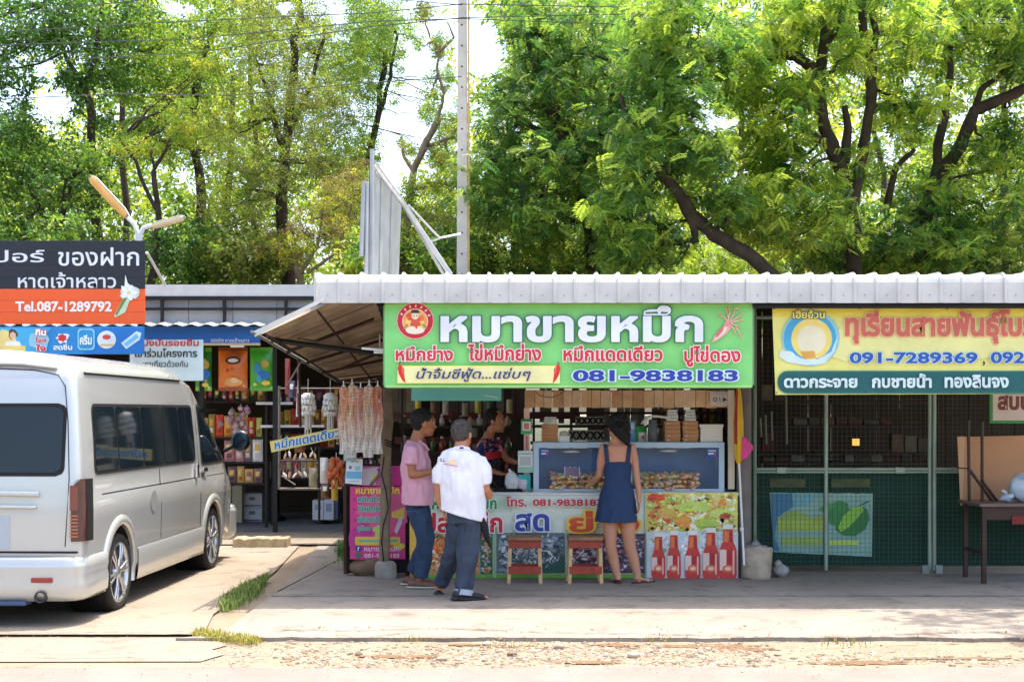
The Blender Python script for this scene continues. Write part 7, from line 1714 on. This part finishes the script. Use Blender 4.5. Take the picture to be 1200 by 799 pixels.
for hp_, kn, an in (((488, 594, -.09), (499, 633, -.1), (491, 677, -.08)), ((494, 594, .09), (500, 630, .1), (484, 672, .16))):
    b.tube([q(hp_[0], hp_[1] + 10, hp_[2]), q(*kn), q(*an)], [.05, .046, .036], 14, dome=True)
    e = q(*an); fz = Vector((e.x, e.y, .085)); b.tube([e, fz, fz + Vector((.1, .02, -.035)), fz + Vector((.18, .03, -.045))], [(.035, .035), (.036, .034), (.04, .026), (.036, .016)], 10, side=(0, 1, 0), dome=True)
fuse('body', b, SKIN1, pm, .0065, 3, .45)
b = MB(); b.tube([q(487.5, 517), q(486, 524), q(487.5, 543), q(490, 568), q(489.5, 591)], [(.105, .078), (.19, .105), (.19, .137), (.18, .148), (.184, .154)], 20, side=(0, 1, 0)); b.tube([q(485, 524, -.10), q(483.5, 528, -.165), q(482, 536, -.195), q(481.5, 544, -.2)], [.05, .066, .068, .07], 14); b.tube([q(489, 524, .165), q(492, 545, .195)], [.07, .067], 14)
PKM = M('dusty_pink_cotton', (214, 160, 176), .85, 0, .05, 5, .15, 70)
fuse('shirt', b, PKM, pm, .009, 3, .6, .022, 12, post=lambda co: co)
b = MB(); b.tube([q(484, 519.5), q(490, 516, -.05), q(498, 521, -.08), q(502, 527, -.04)], [(.009, .014)] * 4, 8, dome=True); b.tube([q(483, 519, .0), q(490, 515.5, .05), q(498, 521, .06)], [(.009, .014)] * 3, 8, dome=True); fuse('collar', b, PKM, pm, .006, 2)
b = MB(); b.tube([q(490, 584), q(490, 598)], [(.13, .105), (.145, .118)], 18, side=(0, 1, 0))
b.tube([q(489, 597, -.075), q(498, 633, -.1), q(492, 676, -.08)], [.094, .083, .082], 16); b.tube([q(493, 597, .075), q(500, 630, .1), q(486, 671, .15)], [.094, .083, .078], 16)
fuse('trousers', b, DENIM, pm, .010, 3, .6, .024, 11, seed=3)
for x_, y_, d_, mt in ((491, 677, -.08, 'brown_leather'), (484, 672, .16, 'brown_leather')):
    e = q(x_, y_, d_); z0 = .045; b = MB(); b.tube([Vector((e.x - .07, e.y, z0 + .03)), Vector((e.x, e.y, z0 + .035)), Vector((e.x + .09, e.y + .01, z0 + .022)), Vector((e.x + .18, e.y + .02, z0 + .012))], [(.036, .04), (.042, .045), (.05, .03), (.04, .02)], 12, side=(0, 1, 0), dome=True)
    so = fuse('shoe', b, M('brown_leather', (110, 78, 64), .6, 0, .2, 12, .2, 40), pm, .007, 2); b = MB(); b.tube([Vector((e.x - .08, e.y, .045)), Vector((e.x + .08, e.y + .01, .042)), Vector((e.x + .2, e.y + .02, .044))], [(.044, .012), (.054, .012), (.042, .012)], 12, side=(0, 1, 0), dome=True); b.build('sole', M('pale_sole', (190, 184, 170), .7), pm, recalc=False)
b = MB(); f = fdir.normalized(); up = Vector((0, 0, 1)); l = up.cross(f); rot = Matrix((f, l, up)).transposed()
b.ball(hc + up * .040 - f * .016, (.112, .093, .104), 18, 12, rot); b.ball(hc - f * .056 - up * .015, (.056, .078, .066), 14, 10, rot)
fuse('hair', b, HAIRM, pm, .006, 1, 1, .011, 80); eyes(pm, hc, fdir, 1.1)

# ---- man in the white shirt
Y = 12.72; q = lambda x, y, d=0: P(x, y, Y + d)
wm_ = person('man in a white polo shirt and loose jeans seen from behind mid-stride', (P(538, 0, Y).x, Y, .03))
fdir = Vector((.42, .9, -.12)); hc = q(541.5, 508, .05)
b = MB(); head(b, hc, fdir, s=1.1); b.tube([q(541, 517, .03), q(540.5, 528, 0)], [.06, .066], 14)
b.tube([q(540, 527), q(539.5, 537), q(539.5, 552), q(542, 576), q(545, 603)], [(.07, .05), (.13, .07), (.16, .09), (.15, .10), (.13, .09)], 20, side=(1, 0, 0), dome=True)
b.tube([q(519, 545, 0), q(514.5, 558, .0), q(514, 575, .03)], [.042, .048, .041], 12, dome=True); b.tube([q(514, 575, .03), q(515, 585, .04), q(519, 597, .05)], [.04, .038, .028], 12, dome=True); hand(b, q(519, 597, .04), Vector((.25, 0, -1)), (1, 0, 0), (0, -1, 0), .6)
b.tube([q(562, 545, 0), q(566, 557, 0), q(569, 573, .0)], [.042, .048, .042], 12, dome=True); b.tube([q(569, 573, 0), q(573, 580, .07), q(571, 579, .2)], [.042, .04, .03], 12, dome=True); hand(b, q(573, 578, .14), Vector((-.2, .9, .1)), (-1, 0, 0), (0, 0, 1), 1.0)
for pts in (((536, 608, .02), (530, 648, .1), (515, 686, .3)), ((553, 608, -.02), (547, 655, -.06), (543, 697, -.12))):
    b.tube([q(*p_) for p_ in pts], [.06, .05, .036], 14, dome=True)
fa = q(515, 686, .3); fb = Vector((q(543, 0, -.12).x, Y - .14, .1))
b.tube([fa, fa + Vector((.0, -.01, -.06)), fa + Vector((.03, .06, -.10)), fa + Vector((.04, .12, -.115))], [(.036, .036), (.036, .034), (.04, .028), (.034, .018)], 10, side=(1, 0, 0), dome=True)
b.tube([fb + Vector((0, 0, .03)), fb + Vector((0, 0, -.015)), fb + Vector((.1, .04, -.045)), fb + Vector((.19, .07, -.05))], [(.036, .036), (.036, .034), (.042, .026), (.034, .016)], 10, side=(0, 1, 0), dome=True)
fuse('body', b, SKIN2, wm_, .0065, 3, .45)
WTS = M('white_cotton', (226, 224, 230), .85, 0, .03, 5, .12, 70)
b = MB(); b.tube([q(540.5, 525.5), q(540, 530), q(540, 540), q(540.5, 560), q(542.5, 583), q(543, 604.5)], [(.095, .075), (.16, .1), (.198, .12), (.198, .14), (.202, .155), (.204, .156)], 22, side=(1, 0, 0)); b.tube([q(531, 537, 0), q(520, 541, 0), q(516, 552, 0), q(514.5, 566.5, 0)], [.05, .066, .066, .066], 14); b.tube([q(551, 537, 0), q(562, 541, 0), q(566.5, 552, 0), q(568.5, 567.5, 0)], [.05, .066, .068, .07], 14)
def hem(co):
    zt0 = P(0, 604.5, Y).z; x0 = P(543, 0, Y).x
    w = np.clip((zt0 + .12 - co[:, 2]) / .12, 0, 1); co[:, 2] -= w * (co[:, 0] - x0) * .32; return co
fuse('shirt', b, WTS, wm_, .009, 3, .6, .026, 10, seed=8, post=hem)
b = MB(); b.tube([q(532, 526, -.06), q(541, 524, -.085), q(549, 526, -.05)], [(.012, .02)] * 3, 8, dome=True); fuse('collar', b, WTS, wm_, .006, 2)
b = MB(); b.cbox(q(541, 524.5, -.1), (.035, .004, .014)); b.build('collar_tag', M('navy_tag', (30, 36, 70), .6), wm_)
s = Sign(Y - .168); s.line([(515.5, 540), (518, 540)], .8, (60, 60, 90)); s.line([(519.5, 543.3), (536, 546)], .8, (190, 50, 70)); s.blob(530, 541, 4, 3, (240, 214, 150), 3, .2); s.build('back_print', wm_); s.text(wm_, 'S.J.', 515.5, 536.5, 522, 541.5, (60, 60, 80), .03, slope=-.05)
b = MB(); b.tube([q(544, 594), q(545, 612)], [(.15, .105), (.165, .13)], 20, side=(1, 0, 0))
b.tube([q(536.5, 612, .02), q(530.5, 646, .1), q(517, 684, .28)], [.106, .088, .07], 16); b.tube([q(552, 612, -.02), q(548, 652, -.06), q(543, 697, -.12)], [.108, .090, .084], 16)
fuse('trousers', b, DENIM2, wm_, .010, 3, .6, .03, 10, seed=5)
b = MB(); c1, c2 = q(543.6, 691, -.11), q(543, 697.6, -.12); b.tube([c1, c2], [.089, .090], 20, cap=False); b.build('trouser_cuff', M('pale_denim_cuff', (150, 158, 174), .85), wm_, recalc=False)
for o_, dr, ln in ((fb + Vector((-.02, -.01, 0)), Vector((.94, .33, 0)), .0), (fa + Vector((.0, 0, -.07)), Vector((.25, .9, -.25)), 0)):
    b = MB(); dr = dr.normalized(); zb_ = -.065 if ln == 0 and o_.z < .12 else -.03
    b.tube([o_ - dr * .06 + Vector((0, 0, zb_ + .012)), o_ + dr * .06 + Vector((0, 0, zb_ + .006)), o_ + dr * .2 + Vector((0, 0, zb_ + .005))], [(.042, .014), (.052, .014), (.04, .013)], 12, side=Vector((0, 0, 1)).cross(dr), dome=True)
    b.tube([o_ - dr * .03 + Vector((0, 0, zb_ + .045)), o_ + dr * .06 + Vector((0, 0, zb_ + .042)), o_ + dr * .18 + Vector((0, 0, zb_ + .026))], [(.046, .05), (.052, .04), (.044, .022)], 12, side=Vector((0, 0, 1)).cross(dr), dome=True); fuse('shoe', b, M('black_leather', (26, 26, 30), .5, 0, .2), wm_, .007, 1)
b = MB(); f = fdir.normalized(); l = up.cross(f).normalized(); rot = Matrix((f, l, up)).transposed()
b.ball(hc + up * .028 - f * .012, (.112, .094, .106), 18, 12, rot); b.ball(hc - f * .055 - up * .02, (.058, .078, .066), 14, 10, rot); fuse('hair', b, HAIRG, wm_, .006, 1, 1, .010, 80); eyes(wm_, hc, fdir, 1.1)
b = MB(); b.tube([q(564, 608, -.06), q(568, 618, -.08), q(571, 632, -.08), q(575, 640, -.07)], [(.03, .012), (.035, .014), (.022, .01), (.006, .004)], 8, side=(1, 0, 0), dome=True); b.tube([q(562, 612, -.05), q(565, 602, -.06)], .008, 6); b.build('waist_strap', BLACK, wm_, recalc=False)

# ---- seller
Y = 15.25; q = lambda x, y, d=0: P(x, y, Y + d)
vm = person('dark haired woman seller in a navy and red top behind the counter', (P(575, 0, Y).x, Y, .0))
fdir = Vector((.95, -.3, -.12)); hc = q(580.5, 493)
b = MB(); head(b, hc, fdir, s=1.06); b.tube([q(577, 500), q(573, 513)], [.046, .052], 12)
b.tube([q(572, 512), q(571, 519), q(572, 540), q(574, 566), q(574, 590)], [(.08, .05), (.15, .08), (.14, .10), (.125, .10), (.15, .12)], 18, side=(.45, .9, 0), dome=True)
b.tube([q(565, 520, -.12), q(563, 545, -.15)], [.045, .036], 12, dome=True); b.tube([q(563, 545, -.15), q(577, 552, -.25), q(588, 555, -.3)], [.036, .03, .023], 12, dome=True); hand(b, q(588, 555, -.3), Vector((1, -.2, -.1)), (0, 0, -1), (0, -1, 0), .5, .9)
b.tube([q(583, 520, .1), q(594, 538, -.05)], [.045, .036], 12, dome=True); b.tube([q(594, 538, -.05), q(606, 542, -.25)], [.036, .024], 12, dome=True); hand(b, q(606, 542, -.25), Vector((.7, -.6, 0)), (0, 0, -1), (-.5, -.5, 0), .5, .9)
for sx in (-1, 1): b.tube([q(574 + sx * 8, 585), q(574 + sx * 8, 625), q(574 + sx * 8, 662)], [.08, .055, .036], 12, dome=True); e = q(574 + sx * 8, 662); b.tube([Vector((e.x, e.y, .08)), Vector((e.x + .05, e.y - .14, .04))], [.035, .03], 8, dome=True)
fuse('body', b, SKIN2, vm, .0075, 3, .4)
TOP = bpy.data.materials.new('navy_red_top'); TOP.use_nodes = True; nt = TOP.node_tree; bs_ = nt.nodes['Principled BSDF']; bs_.inputs['Roughness'].default_value = .8
tc = nt.nodes.new('ShaderNodeTexCoord'); vo = nt.nodes.new('ShaderNodeTexNoise'); vo.inputs['Scale'].default_value = 14; vo.inputs['Detail'].default_value = 1.5; vo.inputs['Distortion'].default_value = 1.5; rp_ = nt.nodes.new('ShaderNodeValToRGB'); rp_.color_ramp.interpolation = 'CONSTANT'
rp_.color_ramp.elements[0].color = (*lin((26, 36, 96)), 1); rp_.color_ramp.elements[1].position = .57; rp_.color_ramp.elements[1].color = (*lin((200, 60, 60)), 1); e_ = rp_.color_ramp.elements.new(.64); e_.color = (*lin((226, 190, 170)), 1); e_ = rp_.color_ramp.elements.new(.7); e_.color = (*lin((26, 36, 96)), 1)
nt.links.new(tc.outputs['Object'], vo.inputs['Vector']); nt.links.new(vo.outputs['Fac'], rp_.inputs[0]); nt.links.new(rp_.outputs[0], bs_.inputs['Base Color'])
b = MB(); b.tube([q(572, 513.5), q(571, 520), q(572, 538), q(574, 560), q(574, 580)], [(.1, .065), (.168, .1), (.16, .12), (.155, .122), (.17, .14)], 20, side=(.45, .9, 0)); b.tube([q(565, 519, -.12), q(562.5, 536, -.15)], [.062, .056], 12); b.tube([q(582, 519, .1), q(590, 532, 0)], [.06, .054], 12); fuse('top', b, TOP, vm, .010, 3, .7, .012, 9)
b = MB(); b.tube([q(572, 529.5), q(572.8, 537.5)], [(.182, .142), (.180, .142)], 24, side=(.45, .9, 0), cap=False); b.build('red_sash', M('red_cloth', (196, 44, 48), .8, 0, .15, 12), vm, recalc=False)
b = MB(); b.tube([q(574, 540), q(574, 560), q(575, 600)], [(.172, .138), (.178, .142), (.19, .16)], 20, side=(.45, .9, 0)); fuse('apron', b, M('dark_patterned_apron', (60, 52, 58), .8, 0, .7, 22), vm, .012, 2, .7, .01, 9)
b = MB(); f = fdir.normalized(); l = up.cross(f).normalized(); rot = Matrix((f, l, up)).transposed()
b.ball(hc + up * .032 - f * .026, (.108, .092, .108), 18, 12, rot); b.ball(hc - f * .075 - up * .02, (.06, .066, .072), 14, 10, rot); b.tube([hc - f * .085, hc - f * .12 - up * .08, hc - f * .11 - up * .16], [.035, .03, .012], 10, dome=True); fuse('hair', b, HAIRM, vm, .007, 1, 1, .010, 70); eyes(vm, hc, fdir, 1.06)

# ---- woman in the navy dress
Y = 13.85; q = lambda x, y, d=0: P(x, y, Y + d)
wd = person('woman in a navy strap dress ordering at the display cabinet', (P(724, 0, Y).x, Y, .03))
fdir = Vector((-.35, .93, -.22)); hc = q(722.5, 499, .03)
b = MB(); head(b, hc, fdir, s=1.03); b.tube([q(722.5, 507, .02), q(723, 519, 0)], [.044, .052], 14)
b.tube([q(723, 518), q(723.5, 523), q(723.5, 540), q(723.5, 561), q(723, 588)], [(.07, .045), (.15, .07), (.142, .09), (.118, .088), (.165, .12)], 20, side=(1, 0, 0), dome=True)
b.tube([q(707.5, 524.5), q(704, 540, .02), q(703, 556, .05)], [.045, .04, .034], 12, dome=True); b.tube([q(703, 556, .05), q(697, 563, .14), q(690, 564, .27)], [.035, .032, .022], 12, dome=True); hand(b, q(691, 564, .26), Vector((-.7, .7, .05)), (0, 0, -1), (.5, .6, 0), .5, .92)
b.tube([q(740, 524.5), q(744, 540), q(746, 558, .0)], [.045, .04, .034], 12, dome=True); b.tube([q(746, 558), q(748.5, 574, -.01), q(749, 588, -.03)], [.035, .031, .022], 12, dome=True); hand(b, q(749, 588, -.03), Vector((-.05, 0, -1)), (-1, 0, 0), (0, -1, 0), .45, .92)
for pts in (((715, 596), (715.5, 640), (719, 655, .02), (724, 677)), ((734, 596), (738, 640), (742.5, 655, .01), (748, 679))): b.tube([q(*p_) for p_ in pts], [.092, .056, .054, .031], 14, dome=True)
for ax, ay, dr in ((724, 680, Vector((-.15, 1, 0))), (748, 682, Vector((.75, .65, 0)))):
    e = Vector((P(ax, 0, Y).x, Y, .1)); dr = dr.normalized(); b.tube([e + Vector((0, 0, .03)), e + Vector((0, 0, -.02)) - dr * .02, e + dr * .09 + Vector((0, 0, -.045)), e + dr * .17 + Vector((0, 0, -.055))], [(.03, .03), (.032, .03), (.036, .022), (.032, .012)], 10, side=Vector((0, 0, 1)).cross(dr), dome=True)
    sn = MB(); sn.tube([e - dr * .05 + Vector((0, 0, -.062)), e + dr * .06 + Vector((0, 0, -.062)), e + dr * .2 + Vector((0, 0, -.062))], [(.034, .009), (.044, .009), (.034, .009)], 12, side=Vector((0, 0, 1)).cross(dr), dome=True); sn.build('sandal', M('dark_red_sole', (92, 48, 46), .6), wd, recalc=False)
    sn = MB(); l_ = Vector((0, 0, 1)).cross(dr); c_ = e + dr * .1 + Vector((0, 0, -.055)); sn.tube([c_ + l_ * .042, c_ + l_ * .03 + Vector((0, 0, .035)), c_ + Vector((0, 0, .042)), c_ - l_ * .03 + Vector((0, 0, .035)), c_ - l_ * .042], [(.018, .006)] * 5, 8, side=dr); sn.build('sandal_strap', M('silver_strap', (170, 174, 166), .3, .5), wd, recalc=False)
fuse('body', b, SKIN3, wd, .0065, 3, .5)
NAVY = M('navy_denim_dress', (40, 60, 94), .85, 0, .1, 6, .2, 90)
b = MB(); b.tube([q(723.5, 540.5, 0), q(723.5, 548), q(723.5, 561), q(723, 578), q(723, 611)], [(.132, .102), (.142, .105), (.134, .104), (.165, .13), (.205, .168)], 26, side=(1, 0, 0))
def flare(co):
    zt0 = P(0, 570, Y).z; w = np.clip((zt0 - co[:, 2]) / .35, 0, 1); a = np.arctan2(co[:, 1] - Y, co[:, 0] - P(723, 0, Y).x); f = 1 + .05 * w * np.sin(a * 9)
    co[:, 0] = P(723, 0, Y).x + (co[:, 0] - P(723, 0, Y).x) * f; co[:, 1] = Y + (co[:, 1] - Y) * f; return co
fuse('dress', b, NAVY, wd, .009, 3, .6, .016, 10, post=flare)
for pts in ([(711.5, 543, -.09), (710.5, 530, -.085), (709.5, 521, -.04), (710, 521, .03)], [(735.5, 543, -.09), (737, 530, -.085), (737.5, 521, -.04), (737, 521, .03)]): 
    m = MB(); m.tube([q(*p_) for p_ in pts], [(.02, .006)] * 4, 8, side=(1, 0, 0)); m.build('dress_strap', NAVY, wd, recalc=False)
m = MB(); m.lathe(q(749, 587, -.03), [(.026, -.006), (.03, 0), (.026, .006)], 12); m.build('bracelet', M('pink_beads', (190, 150, 160), .4), wd)
b = MB(); f = fdir.normalized(); l = up.cross(f).normalized(); rot = Matrix((f, l, up)).transposed()
b.ball(hc + up * .028 - f * .02, (.112, .10, .108), 18, 12, rot); b.ball(hc - f * .06 - up * .03 + Vector((.03, 0, 0)), (.08, .088, .088), 14, 10, rot); b.tube([q(726, 503, -.07), q(733, 512, -.09), q(736, 521, -.085)], [.075, .062, .016], 10, dome=True); fuse('hair', b, HAIRM, wd, .006, 1, 1, .012, 60); eyes(wd, hc, fdir, 1.03)
# ================================================================== wire gate and the closed durian stall
YW = 14.72
GRN = M('green_grey_frame', (150, 168, 152), .5, .3, .12, 5); NETG = M('dark_green_netting', (24, 62, 48), .85, 0, .2, 3, .3, 60)
def gate(label, x0, x1, posts, rail_y, mid=True):
    rt = thing('wire_gate', label, 'gate', (P((x0 + x1) / 2, 0, YW).x, YW, 0), 'wire mesh gates of the durian stall')
    a, b = P(x0, 0, YW).x, P(x1, 0, YW).x
    for px in posts: m = MB(); m.tube([(P(px, 0, YW).x, YW, .06), (P(px, 0, YW).x, YW, 2.72)], .021, 8); m.build('gate_upright', GRN, rt)
    for py, rr in rail_y: m = MB(); z = P(0, py, YW).z; m.tube([(a, YW - .002, z), (b, YW - .002, z)], rr, 8); m.build('gate_rail', GRN, rt)
    m = MB(); st = .048; x = a + st; t = .0011
    while x < b: m.box((x - t, YW + .012, .08), (x + t, YW + .015, 2.7)); x += st
    z = .1
    while z < 2.7: m.box((a, YW + .0155, z - t), (b, YW + .0185, z + t)); z += st
    m.build('wire_mesh', M('mesh_wire', (88, 98, 88), .7, .1, .15), rt, kind='stuff', recalc=False)
    return rt
rails = [(549.5, .018), (553, .014), (673, .02), (372, .02)]
g1 = gate('left wire mesh gate with green netting and fruit banner', 884, 1090, [884.5, 968, 1089.5], rails)
g2 = gate('right wire mesh gate partly hidden by the cardboard', 1095, 1300, [1095, 1298], rails)
for px in (1085, 1101):
    m = MB(); m.pbox(px - 4, 662, px + 4, 678, YW - .06, .05); m.build('hinge_foot', M('galv_foot', (150, 156, 150), .5, .4, .2), g1 if px < 1092 else g2, .004)
for px in (916, 1055): m = MB(); m.pbox(px - 5.5, 547.5, px + 5.5, 554.5, YW - .03, .012); m.build('bracket', GRN, g1, .003)
for k, (x0, x1, nm_) in enumerate(((884, 1089, 'dark green shade netting across the lower left gate'), (1096, 1300, 'dark green shade netting on the lower right gate'))):
    nt_ = thing('shade_netting', nm_, 'netting', P((x0 + x1) / 2, 672, YW + .05)); m = MB()
    a, b = P(x0, 0, YW).x, P(x1, 0, YW).x; z0, z1 = .1, P(0, 552, YW).z
    m.grid(lambda u, v: (a + (b - a) * u, YW + .045 + .02 * noise.noise(Vector((u * 12, v * 3, k))), z0 + (z1 - z0) * v), 60, 20); m.build('net_cloth', NETG, nt_)
# olive drab sheet corners
for k, (x0, y0, x1, y1) in enumerate([(902, 561, 944, 571), (974, 561, 1020, 571)]):
    m = MB(); m.pbox(x0, y0, x1, y1, YW + .022, .006); m.build('patch', M('olive_patch', (84, 92, 60), .8, 0, .3), label=['left olive patch on the netting above the banner', 'right olive patch on the netting above the mango picture'][k], cat='patch', loc=P((x0 + x1) / 2, y1, YW))
# mango banner behind the wire
YN = YW + .021
mbn = thing('banner', 'pale teal banner with a green mango tied behind the wire gate', 'banner', P(963, 650, YN))
vinyl('vinyl_sheet', mbn, 902, 577, 1024, 651, YN, (134, 176, 162), .002, 15, nu=30, corners=[(902, 577), (1023, 578), (1022, 652), (907, 647)])
s = Sign(YN, .0006)
s.poly([(903, 578), (928, 578), (940, 588), (925, 596), (911, 606), (908, 630), (914, 645), (907, 645)], (50, 116, 150)); s.poly([(928, 578), (960, 579), (950, 590), (930, 594)], (106, 164, 172))
s.poly([(912, 622), (912, 608), (922, 600), (936, 598), (950, 606), (966, 604), (966, 622)], (140, 168, 70)); s.rect(912, 609, 966, 622, (160, 182, 70)); s.rect(916, 629, 964, 638, (150, 176, 84)); s.rect(972, 633, 1006, 638, (190, 214, 90))
s.poly([(972, 612), (968, 600), (974, 590), (984, 586), (994, 590), (996, 604), (990, 616), (982, 618)], (44, 130, 60)); s.poly([(966, 602), (960, 596), (970, 588), (980, 592)], (60, 150, 70))
s.poly([(979, 620), (984, 606), (996, 596), (1008, 592), (1016, 596), (1019, 608), (1014, 620), (1002, 628), (988, 627)], (34, 120, 56)); s.poly([(982, 618), (988, 604), (999, 595), (1010, 592), (1012, 598), (1004, 608), (994, 618), (985, 623)], (130, 190, 60)); s.line([(1008, 592), (1018, 587)], 1.6, (40, 90, 50)); s.build('printed_artwork', mbn)
# things inside the closed stall
gh = thing('glow_spot', 'small warm glowing square standing for light seen through the closed stall', 'lamp', P(1003, 518, 17.8)); EM = bpy.data.materials.new('warm_glow'); EM.use_nodes = True; e = EM.node_tree.nodes['Principled BSDF']; e.inputs['Base Color'].default_value = (1, .7, .3, 1); e.inputs['Emission Color'].default_value = (1, .42, .08, 1); e.inputs['Emission Strength'].default_value = .4  # glowing box stands in for light seen through; its holder is added
m = MB(); m.cbox(P(1003, 518, 17.8), (.075, .06, .085)); m.build('glow_box', EM, gh); m = MB(); m.lathe(P(1003, 514, 17.8), [(.02, 0), (.02, .05), (.006, .06), (.004, .4)], 10); m.build('added_holder', DARK, gh)
si = rack('shelf_rack', 'dim shelf rack inside the closed stall behind the gate', 890, 1100, (470, 498, 530, 541), 16.6, .4, 2.5, mat=DWOOD)
r = random.Random(71)
k = 0
for (x0, x1, yb, h) in ((892, 925, 470, 22), (895, 960, 541, 9), (990, 1080, 541, 12), (1045, 1090, 530, 26), (893, 912, 530, 28), (930, 1040, 498, 10)):
    x = x0
    while x < x1 - 6:
        w = r.uniform(12, 22); k += 1; hh = h * r.uniform(.6, 1); c = r.choice([(120, 110, 92), (90, 84, 70), (110, 90, 70), (150, 140, 124), (70, 80, 70), (96, 60, 50)])
        m = MB(); m.pbox(x, yb - hh, x + w * .9, yb, 16.7, .18); o = m.build('stored_box', M('stored_%d' % (sum(c) % 7), c, .8, 0, .3, 9), label='dim stored box number %s on the shelves seen through the gate' % ['one', 'two', 'three', 'four', 'five', 'six', 'seven', 'eight', 'nine', 'ten', 'eleven', 'twelve', 'thirteen', 'fourteen', 'fifteen', 'sixteen', 'seventeen', 'eighteen', 'nineteen', 'twenty', 'twenty one', 'twenty two', 'twenty three', 'twenty four', 'twenty five'][k % 25], cat='box', group='dim boxes inside the closed stall', bevel=.006, loc=P(x, yb, 16.7)); x += w
# pale trellis bits seen at the upper left of the gate
for k, (x, y0, y1) in enumerate([(897, 486, 520), (904, 482, 516), (921, 464, 520), (891, 490, 512)]):
    m = MB(); m.tube([P(x, y0, 15.3), P(x + 1, y1, 15.3)], .012, 6); m.build('pale_rod', M('pale_rod', (140, 140, 120), .7), label=['pale rod third from the left behind the gate', 'pale rod fourth from the left behind the gate', 'tallest pale rod behind the gate', 'leftmost short pale rod behind the gate'][k], cat='rod', group='pale rods behind the gate', loc=P(x, y1, 15.3))

# cardboard sheet, table and bag at the right edge
YK = 14.45
cbd = thing('cardboard_sheet', 'large sheet of brown cardboard leaning behind the table', 'cardboard', P(1160, 590, YK)); m = MB(); m.poly([P(1122, 512, YK), P(1300, 508, YK), P(1300, 592, YK), P(1126, 592, YK)], .012, (0, 1, 0)); m.build('sheet', M('brown_cardboard', (190, 142, 104), .8, 0, .07, 2, .1, 30), cbd)
m = MB(); m.poly([P(1122, 511.5, YK), P(1131, 511.3, YK), P(1128, 592, YK), P(1125.5, 592, YK)], .002, (0, -1, 0)); m.build('folded_edge', M('cardboard_edge', (206, 164, 128), .8, 0, .07), cbd)
gsn = thing('hanging_sign', 'small cream sign with green border hanging inside at the right', 'sign', P(1200, 496, 14.6)); m = MB(); m.pbox(1160, 462, 1260, 496, 14.6, .015); m.build('sign_board', M('sign_green', (60, 150, 70), .5), gsn)
s = Sign(14.6); s.rect(1163.5, 462, 1257, 492.5, (222, 206, 190)); s.build('printed_artwork', gsn); s.text(gsn, 'สบน', 1169, 463, 1208, 480.5, (130, 60, 50), .05)
TW = M('dark_varnished_wood', (58, 36, 30), .4, 0, .25, 6, .15, 40)
tab = thing('table', 'dark wooden table with thin legs at the right edge', 'table', (P(1190, 0, 13.9).x, 13.9, 0)); zt1 = 1.7 - (590 - HOR) / F * 13.76
xa, xb2 = P(1151, 0, 13.76).x, 5.9
m = MB(); m.box((xa - .03, 13.74, zt1 - .03), (xb2, 14.42, zt1)); m.build('table_top', M('scuffed_table_top', (110, 92, 84), .35, 0, .2, 5), tab, .006)
m = MB(); m.box((xa + .05, 13.80, zt1 - .16), (xb2 - .06, 13.82, zt1 - .032)); m.build('apron', TW, tab)
m = MB(); m.box((xa + .3, 13.785, zt1 - .2), (xb2 - .06, 13.798, zt1 - .12)); m.build('red_strip', M('red_strip', (120, 34, 28), .5), tab)
for x in (xa + .03, xb2 - .07):
    for y in (13.80, 14.36): m = MB(); m.box((x - .022, y - .022, .03), (x + .022, y + .022, zt1 - .03)); m.build('leg', TW, tab, .003)
m = MB(); m.tube([(xa + .03, 13.80, .32), (xa + .03, 14.36, .32)], .018, 4); m.build('stretcher', TW, tab)
stp = thing('folding_stand', 'dark folding stand propped on the table before the cardboard', 'stand', P(1145, 588, 14.2))
for p_, e_ in (((1135, 492), (1136, 590)), ((1151, 494), (1151, 590)), ((1137, 551), (1165, 590)), ((1150, 562), (1171, 590))):
    m = MB(); m.tube([P(*p_, 14.2), P(*e_, 14.2)], .016, 6); m.build('stand_bar', TW, stp)
m = MB(); m.tube([P(1122, 548, 14.18), P(1136, 549, 14.18)], .006, 4); m.build('string', BLACK, stp)
pb = thing('plastic_bag', 'blue white plastic sack lying on the dark table', 'bag', (P(1195, 0, 14.0).x, 14.0, zt1))
m = MB(); c = P(1200, 572, 14.0); m.ball(c, (.16, .12, .14), 24, 16); m.ball(P(1181, 583, 13.95), (.07, .06, .05), 14, 10); m.ball(P(1176, 576, 13.95), (.03, .03, .02), 10, 8)
me = m.mesh('bag_body', M('blue_white_polythene', (176, 192, 206), .3, 0, .08, 12, .6, 14, coat=.4), wloc(pb))
for v in me.vertices:
    v.co += noise.noise_vector(v.co * 13) * .028; v.co.z = max(v.co.z, .004)
link('bag_body', me, pb)
